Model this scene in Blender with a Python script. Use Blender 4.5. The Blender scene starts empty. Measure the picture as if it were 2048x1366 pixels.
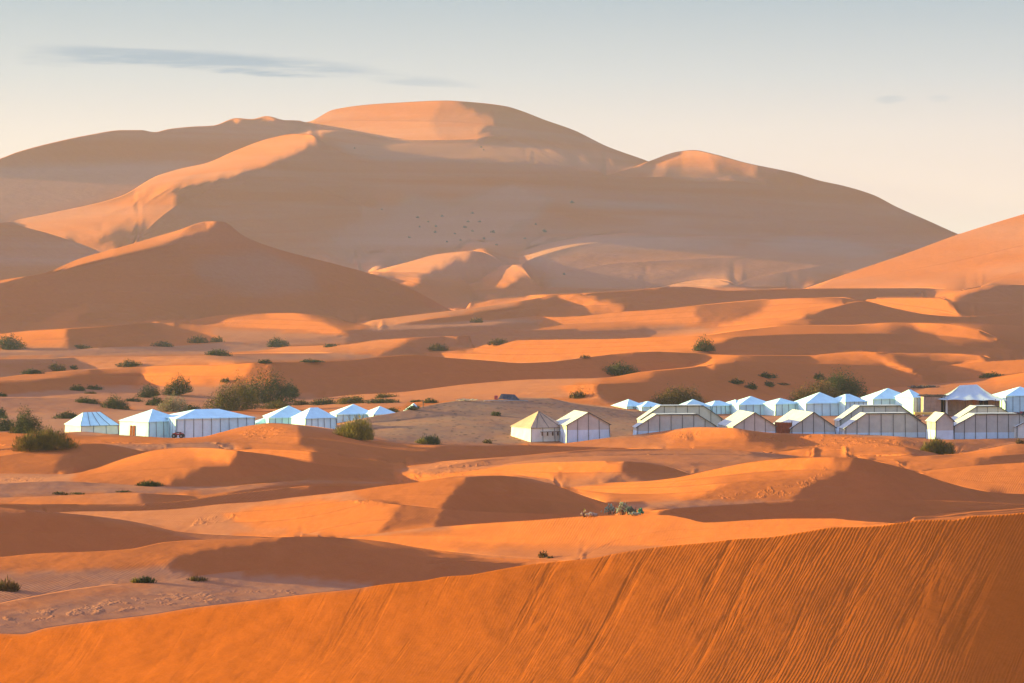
import bpy, math, random, time
import numpy as np
from mathutils import Vector
random.seed(7); rng = np.random.default_rng(7)
R = math.radians
scene = bpy.context.scene

# ------------------------------------------------------------------ camera
F, UC, VH, CAM_H = 5689.0, 1024.0, 550.0, 21.6      # focal length in 2048-px units, horizon row, camera height
cam_d = bpy.data.cameras.new('camera'); cam = bpy.data.objects.new('camera', cam_d)
scene.collection.objects.link(cam); scene.camera = cam
cam_d.sensor_width = 36.0; cam_d.lens = 100.0
cam_d.shift_y = -(683.0 - VH) / 2048.0
cam.location = (0, 0, CAM_H); cam.rotation_euler = (R(90), 0, 0)
cam_d.clip_start = 1.0; cam_d.clip_end = 40000.0

# ------------------------------------------------------------------ sun, sky, exposure
SUN_EL, SUN_AZ = 10.0, 14.0           # low sun on the left, slightly beyond the camp
el, az = R(SUN_EL), R(SUN_AZ)
S = Vector((-math.cos(el)*math.cos(az), math.cos(el)*math.sin(az), math.sin(el)))
ld = bpy.data.lights.new('sun', 'SUN'); ld.energy = 4.8; ld.angle = R(0.6); ld.color = (1.0, 0.91, 0.26)
sun = bpy.data.objects.new('sun', ld); scene.collection.objects.link(sun)
sun.rotation_euler = S.to_track_quat('Z', 'Y').to_euler()
scene.view_settings.view_transform = 'Standard'; scene.view_settings.look = 'None'
scene.view_settings.gamma = 1.0; scene.view_settings.use_curve_mapping = False
scene.view_settings.exposure = 1.38

w = bpy.data.worlds.new('World'); scene.world = w; w.use_nodes = True
nt = w.node_tree; nt.nodes.clear()
def N(tree, t, **kw):
    n = tree.nodes.new(t)
    for k, v in kw.items():
        if k in n.bl_rna.properties: setattr(n, k, v)
        else: n.inputs[k].default_value = v
    return n
def ramp(tree, stops, interp='LINEAR'):
    n = tree.nodes.new('ShaderNodeValToRGB'); e = n.color_ramp.elements; n.color_ramp.interpolation = interp
    while len(e) > 1: e.remove(e[0])
    e[0].position = stops[0][0]; c = stops[0][1]; e[0].color = (*c, 1) if len(c) == 3 else c
    for p, c in stops[1:]:
        x = e.new(p); x.color = (*c, 1)
    return n
def lin(c): return tuple(((x/255)/12.92 if x/255 <= .04045 else ((x/255+.055)/1.055)**2.4) for x in c)
out = N(nt, 'ShaderNodeOutputWorld'); bg = N(nt, 'ShaderNodeBackground')
sky = N(nt, 'ShaderNodeTexSky', sky_type='NISHITA', sun_disc=False, sun_elevation=el, sun_rotation=math.atan2(S.x, S.y))
sky.dust_density = 2.0; sky.air_density = 1.0; sky.ozone_density = 1.0
tc = N(nt, 'ShaderNodeTexCoord'); sep = N(nt, 'ShaderNodeSeparateXYZ'); nt.links.new(tc.outputs['Generated'], sep.inputs[0])
# the band of haze-lit sky over the horizon: cream at the horizon, pale grey-blue a few degrees up
DOME = (1.14, 1.13, 1.60)
HAZE = 0.9e-4
EXPO = 2 ** scene.view_settings.exposure; BG = 0.15
def skc(c): l = lin(c); return tuple(x/EXPO for x in l)
mr = N(nt, 'ShaderNodeMapRange'); mr.inputs['From Min'].default_value = 0; mr.inputs['From Max'].default_value = 0.12
nt.links.new(sep.outputs[2], mr.inputs['Value'])
low = ramp(nt, [(0.0, skc((252, 219, 205))), (0.22, skc((249, 220, 209))), (0.42, skc((234, 221, 216))), (0.58, skc((208, 211, 215))), (0.72, skc((188, 199, 208))), (0.82, skc((172, 190, 204))), (1.0, skc((168, 196, 212)))])
nt.links.new(mr.outputs[0], low.inputs[0])
# thin streaks of cloud, stretched sideways on the sphere of directions
def cloud(dx, z0, slope, half_w, half_h, seed):
    """mask of one wispy streak centred on direction x=dx, height z0"""
    ax = N(nt, 'ShaderNodeMath', operation='SUBTRACT'); nt.links.new(sep.outputs[0], ax.inputs[0]); ax.inputs[1].default_value = dx
    nz = N(nt, 'ShaderNodeTexNoise', Scale=1.0, Detail=5.0, Roughness=0.6)
    mp = N(nt, 'ShaderNodeMapping'); mp.inputs['Scale'].default_value = (34, 34, 420); mp.inputs['Location'].default_value = (seed, 0, seed*.7)
    nt.links.new(tc.outputs['Generated'], mp.inputs[0]); nt.links.new(mp.outputs[0], nz.inputs['Vector'])
    sl = N(nt, 'ShaderNodeMath', operation='MULTIPLY_ADD'); nt.links.new(ax.outputs[0], sl.inputs[0]); sl.inputs[1].default_value = -slope; sl.inputs[2].default_value = z0
    dz = N(nt, 'ShaderNodeMath', operation='SUBTRACT'); nt.links.new(sep.outputs[2], dz.inputs[0]); nt.links.new(sl.outputs[0], dz.inputs[1])
    w2 = N(nt, 'ShaderNodeMath', operation='MULTIPLY_ADD'); nt.links.new(nz.outputs[0], w2.inputs[0]); w2.inputs[1].default_value = half_h*1.6; w2.inputs[2].default_value = -half_h*.8
    dz2 = N(nt, 'ShaderNodeMath', operation='ADD'); nt.links.new(dz.outputs[0], dz2.inputs[0]); nt.links.new(w2.outputs[0], dz2.inputs[1])
    a1 = N(nt, 'ShaderNodeMath', operation='DIVIDE'); nt.links.new(ax.outputs[0], a1.inputs[0]); a1.inputs[1].default_value = half_w
    a2 = N(nt, 'ShaderNodeMath', operation='DIVIDE'); nt.links.new(dz2.outputs[0], a2.inputs[0]); a2.inputs[1].default_value = half_h
    p1 = N(nt, 'ShaderNodeMath', operation='POWER'); nt.links.new(a1.outputs[0], p1.inputs[0]); p1.inputs[1].default_value = 2
    p2 = N(nt, 'ShaderNodeMath', operation='POWER'); nt.links.new(a2.outputs[0], p2.inputs[0]); p2.inputs[1].default_value = 2
    s_ = N(nt, 'ShaderNodeMath', operation='ADD'); nt.links.new(p1.outputs[0], s_.inputs[0]); nt.links.new(p2.outputs[0], s_.inputs[1])
    m = N(nt, 'ShaderNodeMapRange', interpolation_type='SMOOTHSTEP'); nt.links.new(s_.outputs[0], m.inputs['Value'])
    m.inputs['From Min'].default_value = 1.15; m.inputs['From Max'].default_value = 0.05
    n2 = N(nt, 'ShaderNodeMapRange'); nt.links.new(nz.outputs[0], n2.inputs['Value']); n2.inputs['From Min'].default_value = .30; n2.inputs['From Max'].default_value = .62
    q = N(nt, 'ShaderNodeMath', operation='MULTIPLY'); nt.links.new(m.outputs[0], q.inputs[0]); nt.links.new(n2.outputs[0], q.inputs[1])
    return q
col = low.outputs[0]
for (u, v, sl, hw, hh, sd, op) in ((430, 126, .055, 370, 22, 1.3, 1.35), (330, 118, .06, 270, 17, 4.2, 1.1), (820, 160, .085, 150, 12, 7.7, .5), (150, 118, -.03, 110, 24, 2.2, .45), (1775, 202, 0, 35, 9, 9.1, .6), (1868, 202, 0, 28, 8, 5.1, .6)):
    c = cloud((u-UC)/F, (VH-v)/F, sl, hw/F, hh/F, sd)
    k = N(nt, 'ShaderNodeMath', operation='MULTIPLY', use_clamp=True); nt.links.new(c.outputs[0], k.inputs[0]); k.inputs[1].default_value = op
    mx = N(nt, 'ShaderNodeMixRGB'); nt.links.new(k.outputs[0], mx.inputs[0]); nt.links.new(col, mx.inputs[1]); mx.inputs[2].default_value = (*skc((154, 175, 196)), 1)
    col = mx.outputs[0]
sc_ = N(nt, 'ShaderNodeMixRGB', blend_type='MULTIPLY'); sc_.inputs[0].default_value = 1; sc_.inputs[2].default_value = (1/BG, 1/BG, 1/BG, 1); nt.links.new(col, sc_.inputs[1])
fac = N(nt, 'ShaderNodeMapRange', interpolation_type='SMOOTHSTEP'); nt.links.new(sep.outputs[2], fac.inputs['Value']); fac.inputs['From Min'].default_value = 0.15; fac.inputs['From Max'].default_value = 0.5
tint = N(nt, 'ShaderNodeMixRGB', blend_type='MULTIPLY'); tint.inputs[0].default_value = 1; nt.links.new(sky.outputs[0], tint.inputs[1]); tint.inputs[2].default_value = (*DOME, 1)
mix = N(nt, 'ShaderNodeMixRGB'); nt.links.new(fac.outputs[0], mix.inputs[0]); nt.links.new(sc_.outputs[0], mix.inputs[1]); nt.links.new(tint.outputs[0], mix.inputs[2])
nt.links.new(mix.outputs[0], bg.inputs[0]); bg.inputs[1].default_value = BG
nt.links.new(bg.outputs[0], out.inputs[0])
# ================================================================== terrain
# Dune crests traced as (column,row) sight lines, each at its own real distance; between them the sand
# surface is solved as a height field whose slopes turn towards or away from the sun.
# (distance m, [(u,v)...], [(jump u0,u1)...] = where the ground beyond drops out of sight)
CRESTS = [
 (118, [(-60,1272),(0,1267),(44,1268),(93,1256),(185,1243),(296,1230),(389,1215),(481,1204),(556,1195),(630,1186),(700,1179),(774,1168),(848,1161),(893,1153),(937,1150),(989,1141),(1052,1130),(1107,1124),(1193,1115),(1226,1108),(1293,1097),(1348,1091),(1415,1085),(1478,1078),(1533,1075),(1607,1064),(1666,1055),(1718,1054),(1755,1052),(1796,1046),(1848,1040),(1903,1040),(1948,1032),(1996,1030),(2048,1025),(2110,1016)], [(-999,3000)]),
 (172, [(-60,1222),(0,1206),(74,1191),(148,1178),(259,1166),(330,1164)], [(-999,230)]),
 (192, [(-60,1116),(0,1114),(74,1107),(185,1103),(259,1098),(333,1084),(389,1080),(481,1078),(574,1074),(630,1073),(700,1077),(756,1082),(848,1097),(959,1109),(1052,1116),(1107,1120),(1160,1124)], [(-999,1160)]),
 (206, [(640,1077),(700,1073),(737,1069),(848,1056),(959,1047),(1070,1040),(1181,1032),(1274,1030),(1330,1030),(1370,1036),(1411,1045),(1441,1044),(1504,1040),(1589,1037),(1663,1037),(1707,1041),(1774,1045),(1820,1050)], [(640,1820)]),
 (226, [(-60,1012),(0,1015),(74,1023),(148,1028),(222,1036),(296,1049),(352,1062),(407,1068),(519,1073),(600,1077)], [(-999,590)]),
 (236, [(740,1001),(811,1010),(878,1017),(959,1023),(1070,1027),(1193,1029),(1230,1032)], [(770,1230)]),
 (240, [(1260,1024),(1348,1017),(1422,1012),(1496,1007),(1607,1000),(1700,1000),(1867,1001),(1960,1004),(2048,1009),(2110,1012)], [(1290,3000)]),
 (248, [(90,1026),(156,1023),(259,1022),(352,1018),(444,1008),(519,1003),(593,994),(648,988),(700,982),(774,971),(830,965),(885,957),(941,953),(996,951),(1033,953),(1089,964),(1126,976),(1163,990),(1207,1004),(1240,1013)], [(90,1225)]),
 (264, [(-60,1004),(0,1006),(74,1008),(185,1008),(289,1007),(370,1001),(444,990),(556,978),(630,971),(700,971),(780,970)], [(-999,770)]),
 (272, [(-60,997),(0,995),(148,990),(259,985),(333,988),(407,991)], [(-999,380)]),
 (280, [(400,978),(437,975),(519,967),(630,960),(700,961),(800,966)], [(450,790)]),
 (284, [(1110,975),(1170,969),(1219,965),(1293,962),(1348,956),(1422,940),(1496,925),(1570,917),(1663,914),(1718,916),(1767,926),(1830,943),(1885,962),(1941,977),(1996,986),(2048,988),(2110,990)], [(1200,3000)]),
 (290, [(-60,970),(0,967),(111,962),(222,967),(333,973),(420,973)], [(-999,200)]),
 (300, [(1300,961),(1378,948),(1330,932),(1330,932)][:0] + [(830,958),(867,951),(959,940),(1033,928),(1107,924),(1219,922),(1274,924),(1330,932),(1385,949)], [(1220,1385)]),
 (305, [(-60,948),(0,947),(130,948),(159,945),(185,938),(222,925),(278,908),(315,899),(370,894),(419,895),(474,901),(556,912),(630,927),(700,934),(789,937),(850,938)], [(120,790)]),
 (310, [(1800,950),(1841,943),(1941,932),(2048,925),(2110,921)], [(1830,3000)]),
 (325, [(-60,924),(0,912),(74,899),(148,888),(196,887),(241,893),(289,902),(330,905)], [(-999,300)]),
 (326, [(1700,923),(1748,920),(1829,913),(1933,906),(1978,896),(2033,887),(2048,886),(2110,884)], [(1720,3000)]),
 (332, [(440,898),(470,899),(519,898),(593,900),(630,904),(700,914),(756,921),(810,925)], [(470,770)]),
 (334, [(800,928),(900,921),(959,917),(1033,912),(1107,905),(1219,898),(1348,897),(1441,898),(1515,904),(1570,909),(1620,914)], [(870,1610)]),
 (346, [(1530,907),(1555,904),(1626,895),(1681,891),(1755,885),(1792,890),(1848,902),(1885,908),(1920,912)], [(1560,1900)]),
 (354, [(-60,866),(0,864),(76,862),(119,865),(162,863),(190,865),(229,869),(279,872),(355,876),(400,874),(444,864),(482,854),(513,849),(543,846),(594,849),(632,853),(683,861),(734,877),(785,885),(861,890),(988,891),(1033,890),(1144,893),(1256,896),(1330,898),(1380,899)], [(-999,1330)]),
 (357, [(1060,889),(1110,888),(1150,884),(1211,876),(1273,869),(1328,862),(1398,854),(1445,855),(1469,856),(1501,861),(1554,866),(1651,868),(1720,869),(1800,873),(1858,878),(1912,879),(1992,877),(2048,876),(2110,876)], [(1120,3000)]),
 # --- beyond the tents
 (455, [(660,852),(700,842),(734,835),(792,825),(837,815),(912,802),(990,799),(1042,795),(1093,796),(1144,806),(1213,815),(1264,822),(1298,825),(1340,828)], [(690,1320)]),
 (475, [(-60,793),(0,794),(103,794),(171,801),(256,818),(300,823)], [(-999,270)]),
 (488, [(380,822),(417,821),(506,821),(581,811),(700,807),(780,804),(830,803)], [(430,800)]),
 (520, [(1780,775),(1850,770),(1910,763),(1957,759),(2000,752),(2048,744),(2110,735)], [(1950,3000)]),
 (560, [(600,797),(640,795),(700,790),(803,784),(939,768),(1076,758),(1213,755),(1281,744),(1373,735),(1424,729),(1470,724)], [(660,1424)]),
 (590, [(1830,738),(1877,732),(1957,724),(2048,719),(2110,714)], [(1880,3000)]),
 (640, [(-60,762),(0,755),(68,747),(154,740),(273,734),(342,730),(427,730),(513,725),(600,724),(700,720),(751,714),(830,710),(888,715),(973,721),(1042,726),(1093,724),(1178,714),(1264,705),(1315,703),(1400,707),(1483,710),(1610,711),(1665,706),(1720,702),(1756,704),(1800,712),(1860,722)], [(-999,1780)]),
 (680, [(1730,707),(1775,706),(1884,706),(1957,710),(1990,719),(2030,726)], [(1760,1990)]),
 (700, [(-60,717),(0,717),(68,717),(171,713),(308,712),(410,710),(513,706),(620,706),(700,706)], [(-999,660)]),
 (740, [(420,705),(480,703),(526,700),(581,692),(700,687),(768,678),(888,673),(940,671)], [(526,910)]),
 (770, [(790,712),(830,710),(905,697),(1008,685),(1042,680),(1110,679),(1213,678),(1315,674),(1400,671),(1483,660),(1592,650),(1702,650),(1775,644),(1884,646),(1957,660),(1994,675),(2060,690)], [(850,1994)]),
 (830, [(-60,698),(0,698),(103,702),(222,694),(342,692),(444,685),(560,680)], [(40,300)]),
 (900, [(1560,637),(1599,631),(1665,615),(1724,602),(1775,613),(1830,626),(1921,633),(2048,628),(2110,626)], [(1620,1950)]),
 (920, [(-60,671),(0,667),(68,660),(171,655),(308,644),(350,641)], [(-999,320)]),
 (930, [(1690,606),(1727,602),(1738,598),(1811,595),(1877,595),(1903,606),(1921,628),(1940,634)], [(1727,1925)]),
 (960, [(980,640),(1021,637),(1069,632),(1110,634),(1161,632),(1247,623),(1300,620),(1410,609),(1537,598),(1610,595),(1683,595),(1720,602),(1750,607)], [(1040,1710)]),
 (1010, [(379,640),(457,629),(580,625),(632,630),(699,644),(760,655)], [(379,740)]),
 (1060, [(690,648),(717,644),(803,633),(905,621),(1008,607),(1070,597),(1110,591),(1160,588)], [(717,1100)]),
 (1090, [(1850,597),(1884,593),(1939,578),(2012,569),(2048,570),(2110,573)], [(1900,3000)]),
 (1200, [(940,604),(963,601),(1042,591),(1144,587),(1247,582),(1332,574),(1366,573),(1453,581),(1607,577),(1848,576),(1903,579),(1960,581)], [(963,1890)]),
 (1380, [(-60,576),(0,561),(88,546),(158,518),(264,488),(351,462),(422,442),(443,443),(492,474),(562,500),(615,514),(675,529),(778,559),(853,593),(894,616),(940,632)], [(-999,925)]),
 (1500, [(1580,585),(1608,577),(1697,546),(1821,504),(1916,469),(2048,428),(2110,410)], [(1608,3000)]),
 (1440, [(1290,578),(1329,572),(1370,563),(1410,558),(1453,562),(1475,571)], [(1300,1470)]),
 (1470, [(940,567),(959,559),(1017,529),(1044,529),(1065,558),(1080,572)], [(1000,1065)]),
 (1502, [(720,550),(750,541),(805,527),(890,506),(942,502),(959,503),(1010,526),(1040,540)], [(750,990)]),
 (1620, [(-60,462),(0,446),(18,444),(26,447),(105,469),(197,502),(230,520),(275,548)], [(-999,255)]),
 (2050, [(-60,462),(21,442),(105,425),(239,393),(316,351),(369,335),(415,325),(474,300),(545,275),(590,267),(618,268),(643,282),(680,302),(730,322)], [(-999,660)]),
 (2400, [(-60,335),(0,318),(35,305),(123,282),(176,271),(246,261),(281,261),(309,265),(337,259),(386,254),(425,252),(474,238),(502,240),(534,234),(569,242),(597,243),(611,246),(644,259),(689,262),(750,272),(791,279),(860,280),(928,279),(990,272),(1060,290)], [(590,960)]),
 (2560, [(1210,352),(1262,336),(1299,322),(1357,303),(1386,300),(1432,309),(1490,325),(1589,346),(1639,361),(1689,372),(1747,390),(1792,413),(1862,444),(1916,468),(1980,492),(2048,515),(2110,535)], [(1268,3000)]),
 (2800, [(-60,334),(0,317),(35,304),(123,281),(176,270),(246,260),(281,260),(309,264),(337,258),(386,253),(425,251),(474,236),(502,238),(534,232),(569,240),(597,241),(611,244),(668,219),(737,209),(798,205),(890,201),(942,204),(1010,212),(1044,222),(1085,238),(1147,260),(1215,293),(1300,324),(1400,372),(1600,470),(1916,560),(2110,600)], [(-999,3000)]),
]
# faces: (target light r, [(u,v)...]); r < 0 = turned from the sun.  Later entries win.  r given for the land itself, slope via optional q
SH, = (-0.14,)
FACES = [
 (.30, None, [(-200,1000),(2300,1000),(2300,1500),(-200,1500)]),
 # foreground slope: bright on the left, rolling away from the sun to the right
 (.2, .42, [(-200,900),(2300,900),(2300,1700),(-200,1700)]),
 # lowland left
 (.15, .04, [(-200,1118),(0,1116),(259,1100),(333,1086),(356,1112),(333,1138),(400,1146),(600,1152),(760,1166),(700,1179),(0,1290),(-200,1290)]),
 (.20, .12, [(-200,1230),(0,1207),(148,1180),(259,1168),(320,1168),(250,1185),(0,1225),(-200,1240)]),
 (.17, .25, [(-200,1114),(185,1103),(333,1084),(574,1074),(700,1076),(350,1112),(330,1135),(150,1140),(-200,1150)]),
 (SH, .30, [(333,1138),(356,1112),(444,1097),(556,1082),(640,1078),(700,1083),(790,1097),(870,1110),(960,1122),(1050,1128),(1150,1122),(1052,1134),(989,1142),(937,1152),(890,1153),(848,1163),(774,1169),(700,1165),(600,1152),(481,1149),(400,1146)]),
 (.42, .32, [(640,1078),(700,1073),(848,1056),(1070,1040),(1274,1030),(1340,1031),(1411,1045),(1504,1040),(1663,1037),(1774,1045),(1800,1050),(1600,1070),(1300,1100),(1193,1118),(959,1110),(848,1098),(700,1078)]),
 (.25, .15, [(860,1100),(1050,1093),(1250,1090),(1350,1092),(1193,1122),(959,1115)]),
 (.22, .10, [(640,1078),(700,1072),(848,1055),(959,1046),(900,1058),(800,1068)]),
 (SH, .35, [(-200,1020),(0,1021),(150,1034),(222,1041),(296,1054),(352,1067),(389,1079),(333,1086),(259,1099),(185,1104),(0,1116),(-200,1120)]),
 (.08, .15, [(-200,1010),(0,1014),(222,1035),(407,1067),(600,1075),(480,1079),(380,1080),(296,1055),(148,1033),(-200,1020)]),
 # orange flat behind it
 (.28, .10, [(100,1025),(352,1018),(519,1003),(700,983),(774,971),(885,957),(940,954),(922,970),(885,1008),(811,1010),(740,1002),(680,1000),(600,1010),(640,1070),(407,1067),(296,1048)]),
 (.42, .22, [(560,1005),(667,1000),(740,1001),(800,1010),(840,1035),(780,1060),(700,1068),(520,1060),(440,1030)]),
 (.12, .25, [(800,1010),(878,1018),(900,1020),(880,1048),(800,1056),(760,1062)]),
 (SH, .25, [(890,1018),(959,1023),(1193,1029),(1230,1030),(1070,1040),(959,1047),(870,1052)]),
 (.27, .25, [(700,983),(774,971),(885,957),(940,954),(922,970),(885,1008),(811,1009),(740,1001)]),
 (SH, .40, [(943,953),(922,971),(885,1008),(878,1016),(959,1022),(1070,1026),(1215,1026),(1193,1012),(1163,999),(1126,982),(1089,968),(1033,955),(996,952)]),
 (SH, .3, [(1260,1024),(1348,1017),(1496,1008),(1607,1001),(1867,1002),(2048,1010),(2300,1012),(2300,1015),(2048,1025),(1948,1031),(1848,1038),(1774,1044),(1663,1036),(1504,1039),(1411,1044),(1330,1029),(1274,1029)]),
 (SH, .3, [(-200,1008),(185,1010),(289,1009),(370,1003),(444,992),(556,980),(630,973),(700,972),(780,971),(700,981),(593,994),(519,1003),(352,1018),(156,1023),(60,1020),(-200,1016)]),
 (.22, .15, [(-200,995),(148,989),(259,985),(333,988),(407,991),(400,996),(289,1006),(0,1005),(-200,1004)]),
 (SH, .2, [(270,990),(300,986),(350,988),(420,990),(370,998),(280,1000)]),
 (.20, .1, [(400,978),(519,967),(630,960),(800,966),(600,970),(470,982),(400,990)]),
 (SH, .2, [(470,984),(556,970),(640,964),(700,966),(780,968),(630,970),(556,977),(450,989)]),
 (.14, .05, [(-200,968),(111,962),(222,967),(333,973),(444,973),(519,968),(400,980),(333,987),(259,984),(0,994),(-200,995)]),
 (.26, .06, [(-200,946),(130,947),(165,948),(140,962),(0,965),(-200,970)]),
 (.24, .25, [(159,945),(222,925),(315,899),(419,895),(470,901),(440,925),(350,965),(222,966),(140,960)]),
 (.54, .3, [(159,944),(222,924),(278,907),(315,898),(370,893),(419,894),(468,900),(475,925),(430,930),(370,917),(300,917),(222,935)]),
 (SH, .3, [(478,902),(556,912),(700,934),(787,938),(789,960),(630,959),(444,972),(340,973),(345,960),(400,938),(460,930)]),
 (.13, .2, [(-200,925),(0,912),(148,888),(170,890),(120,920),(160,944),(0,946),(-200,948)]),
 (SH, .25, [(165,889),(196,887),(241,893),(300,902),(222,924),(165,944),(110,940),(130,910)]),
 (.38, .3, [(466,899),(519,898),(593,900),(625,903),(625,924),(556,911),(474,901)]),
 (SH, .25, [(625,904),(700,914),(790,924),(790,937),(700,933),(625,925)]),
 (.20, .12, [(790,938),(900,921),(1033,912),(1219,898),(1441,898),(1520,905),(1600,912),(1496,924),(1348,955),(1293,961),(1170,968),(1110,972),(996,951),(885,956),(800,968)]),
 (.54, .25, [(790,944),(867,948),(959,938),(1033,928),(1107,924),(1237,922),(1240,945),(1150,950),(1100,958),(1050,953),(996,951),(941,952),(870,958),(820,966),(790,966)]),
 (SH, .3, [(1245,923),(1274,924),(1330,932),(1380,948),(1320,957),(1280,955),(1248,945)]),
 (SH, .1, [(1500,903),(1540,904),(1600,911),(1570,915),(1510,912)]),
 (.27, .12, [(1126,965),(1219,966),(1348,997),(1400,1012),(1240,1012),(1163,990)]),
 (.17, .25, [(1500,935),(1663,930),(1720,918),(1660,960),(1600,998),(1400,1005),(1300,1003),(1400,980)]),
 (.54, .3, [(1144,975),(1219,967),(1348,957),(1496,925),(1600,916),(1663,914),(1668,930),(1600,938),(1533,947),(1459,965),(1400,988),(1348,997),(1256,1001),(1207,1002),(1170,990)]),
 (.10, .08, [(1230,1008),(1348,1000),(1500,1001),(1600,998),(1496,1006),(1348,1016),(1250,1020)]),
 (SH, .4, [(1712,918),(1767,926),(1830,944),(1885,963),(1941,978),(2048,988),(2300,990),(2300,1010),(2048,1007),(1867,1000),(1718,1000),(1585,998),(1607,978),(1644,960),(1695,940)]),
 (.27, .2, [(1760,925),(1841,943),(1941,932),(2048,925),(2300,920),(2300,990),(2048,986),(1941,977),(1830,943)]),
 (.22, .2, [(1730,922),(1829,913),(1933,906),(2048,900),(2300,895),(2300,920),(2048,924),(1941,931),(1841,942),(1767,926)]),
 (.42, .2, [(1933,905),(1978,895),(2033,887),(2300,882),(2300,893),(2048,896),(1990,908)]),
 (SH, .2, [(1945,926),(1990,912),(2048,900),(2300,898),(2300,915),(2048,921)]),
 (.17, .12, [(1860,905),(1900,882),(2048,878),(2300,878),(2300,882),(1990,894),(1930,905)]),
 (.30, .25, [(1540,907),(1626,895),(1755,885),(1805,893),(1810,914),(1740,920),(1640,913)]),
 (SH, .15, [(1815,895),(1848,902),(1885,908),(1920,911),(1829,913)]),
 # tent-front dunes
 (.25, .2, [(-200,864),(119,864),(229,869),(355,876),(444,864),(480,870),(440,893),(315,899),(196,887),(0,911),(-200,925)]),
 (.10, .06, [(200,888),(300,888),(420,884),(480,888),(470,898),(340,896),(289,901)]),
 (.42, .3, [(430,868),(482,854),(543,845),(596,849),(600,880),(560,875),(500,866)]),
 (.22, .2, [(430,872),(500,866),(600,876),(600,898),(480,897)]),
 (SH, .3, [(603,850),(632,853),(683,861),(734,877),(785,885),(861,890),(1033,891),(1144,893),(1256,896),(1330,898),(1219,899),(1107,905),(1000,914),(900,921),(788,924),(700,914),(660,906),(600,890)]),
 (.24, .15, [(1060,889),(1150,884),(1273,869),(1328,862),(1360,875),(1330,896),(1256,895),(1144,892)]),
 (.52, .3, [(1273,869),(1328,861),(1398,853),(1468,855),(1475,872),(1440,878),(1380,872)]),
 (.18, .2, [(1340,875),(1475,872),(1500,862),(1560,868),(1600,870),(1540,905),(1441,897),(1348,896)]),
 (.30, .25, [(1590,868),(1689,868),(1800,873),(1810,885),(1755,884),(1640,893),(1600,895)]),
 (SH, .2, [(1500,866),(1580,870),(1600,885),(1560,895),(1500,890)]),
 (.02, .15, [(1800,875),(1912,880),(2048,877),(2060,880),(1990,888),(1930,905),(1860,903),(1800,890)]),
 # camp plain
 (.16, .0, [(-200,824),(0,824),(256,818),(417,822),(700,845),(1000,880),(1300,826),(1700,800),(2300,780),(2300,876),(1912,879),(1554,866),(1398,853),(1150,883),(1000,890),(734,876),(543,845),(355,875),(0,863),(-200,864)]),
 (.11, .10, [(690,846),(792,826),(912,803),(1093,797),(1144,807),(1298,826),(1300,868),(1150,883),(1000,890),(785,884),(700,860)]),
 (.04, .14, [(1042,796),(1093,797),(1213,816),(1320,828),(1300,840),(1200,835),(1060,812)]),
 (.13, .05, [(-200,800),(0,795),(103,795),(171,802),(256,819),(200,826),(-200,830)]),
 # beyond
 (.15, .06, [(-200,760),(300,770),(700,770),(700,806),(581,811),(417,821),(300,822),(171,800),(-200,793)]),
 (.28, .1, [(417,821),(506,821),(581,811),(700,807),(820,803),(800,815),(700,830),(560,822)]),
 (.26, .1, [(600,797),(700,790),(803,784),(939,768),(1076,758),(1200,757),(1200,800),(1093,795),(912,801),(830,803),(700,806),(640,806)]),
 (.40, .25, [(1120,775),(1170,765),(1200,765),(1190,795),(1150,795)]),
 (SH, .2, [(1190,768),(1250,762),(1330,748),(1424,733),(1424,729),(1483,711),(1640,712),(1760,730),(1830,760),(1850,772),(1700,795),(1400,806),(1290,808),(1200,800)]),
 (.28, .2, [(1213,755),(1281,744),(1373,735),(1420,730),(1340,746),(1250,758)]),
 (.14, .12, [(1180,800),(1300,806),(1700,795),(1850,772),(1900,765),(1957,760),(1900,790),(1500,828),(1300,826)]),
 (.42, .25, [(1610,711),(1665,706),(1720,702),(1760,706),(1830,725),(1860,745),(1790,738),(1740,728),(1670,724),(1620,716)]),
 (.24, .15, [(1880,770),(1957,759),(2048,744),(2300,730),(2300,790),(2048,790),(1900,780)]),
 (.52, .3, [(1975,757),(2048,745),(2300,730),(2300,758),(2048,762),(1975,765)]),
 (.30, .2, [(1877,732),(1957,724),(2048,719),(2300,712),(2300,735),(2048,744),(1990,752),(1957,758),(1914,744)]),
 (SH, .2, [(1800,722),(1877,733),(1940,753),(1957,759),(1860,770),(1830,745)]),
 (SH, .2, [(1756,704),(1800,712),(1877,722),(1940,727),(1877,732),(1800,722)]),
 (.40, .2, [(1765,706),(1884,706),(1957,710),(1985,716),(1960,722),(1890,722),(1830,714)]),
 # band 640: left strip, shade, orange, long shade
 (.22, .15, [(-200,765),(0,755),(154,740),(300,733),(342,730),(290,742),(188,742),(68,763),(-200,775)]),
 (SH, .2, [(-200,772),(68,763),(188,743),(284,743),(288,754),(267,771),(205,772),(0,790),(-200,792)]),
 (.52, .25, [(292,737),(376,730),(520,725),(505,746),(444,760),(342,770),(266,773)]),
 (.10, .2, [(505,728),(560,724),(560,760),(460,765),(490,750)]),
 (SH, .25, [(548,726),(700,722),(830,711),(973,722),(1042,727),(1178,715),(1300,705),(1400,708),(1420,728),(1281,743),(1213,754),(1076,757),(939,767),(803,783),(700,788),(600,792),(548,775)]),
 (.14, .08, [(-200,717),(0,717),(171,713),(410,710),(700,706),(760,713),(700,719),(513,724),(342,729),(154,739),(0,754),(-200,762)]),
 (SH, .15, [(-200,722),(0,720),(68,719),(140,717),(175,737),(100,743),(0,752),(-200,758)]),
 (.30, .12, [(150,717),(308,713),(380,713),(460,716),(470,724),(342,729),(180,737)]),
 (.06, .05, [(430,711),(620,707),(750,709),(690,718),(513,723),(440,720)]),
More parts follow.
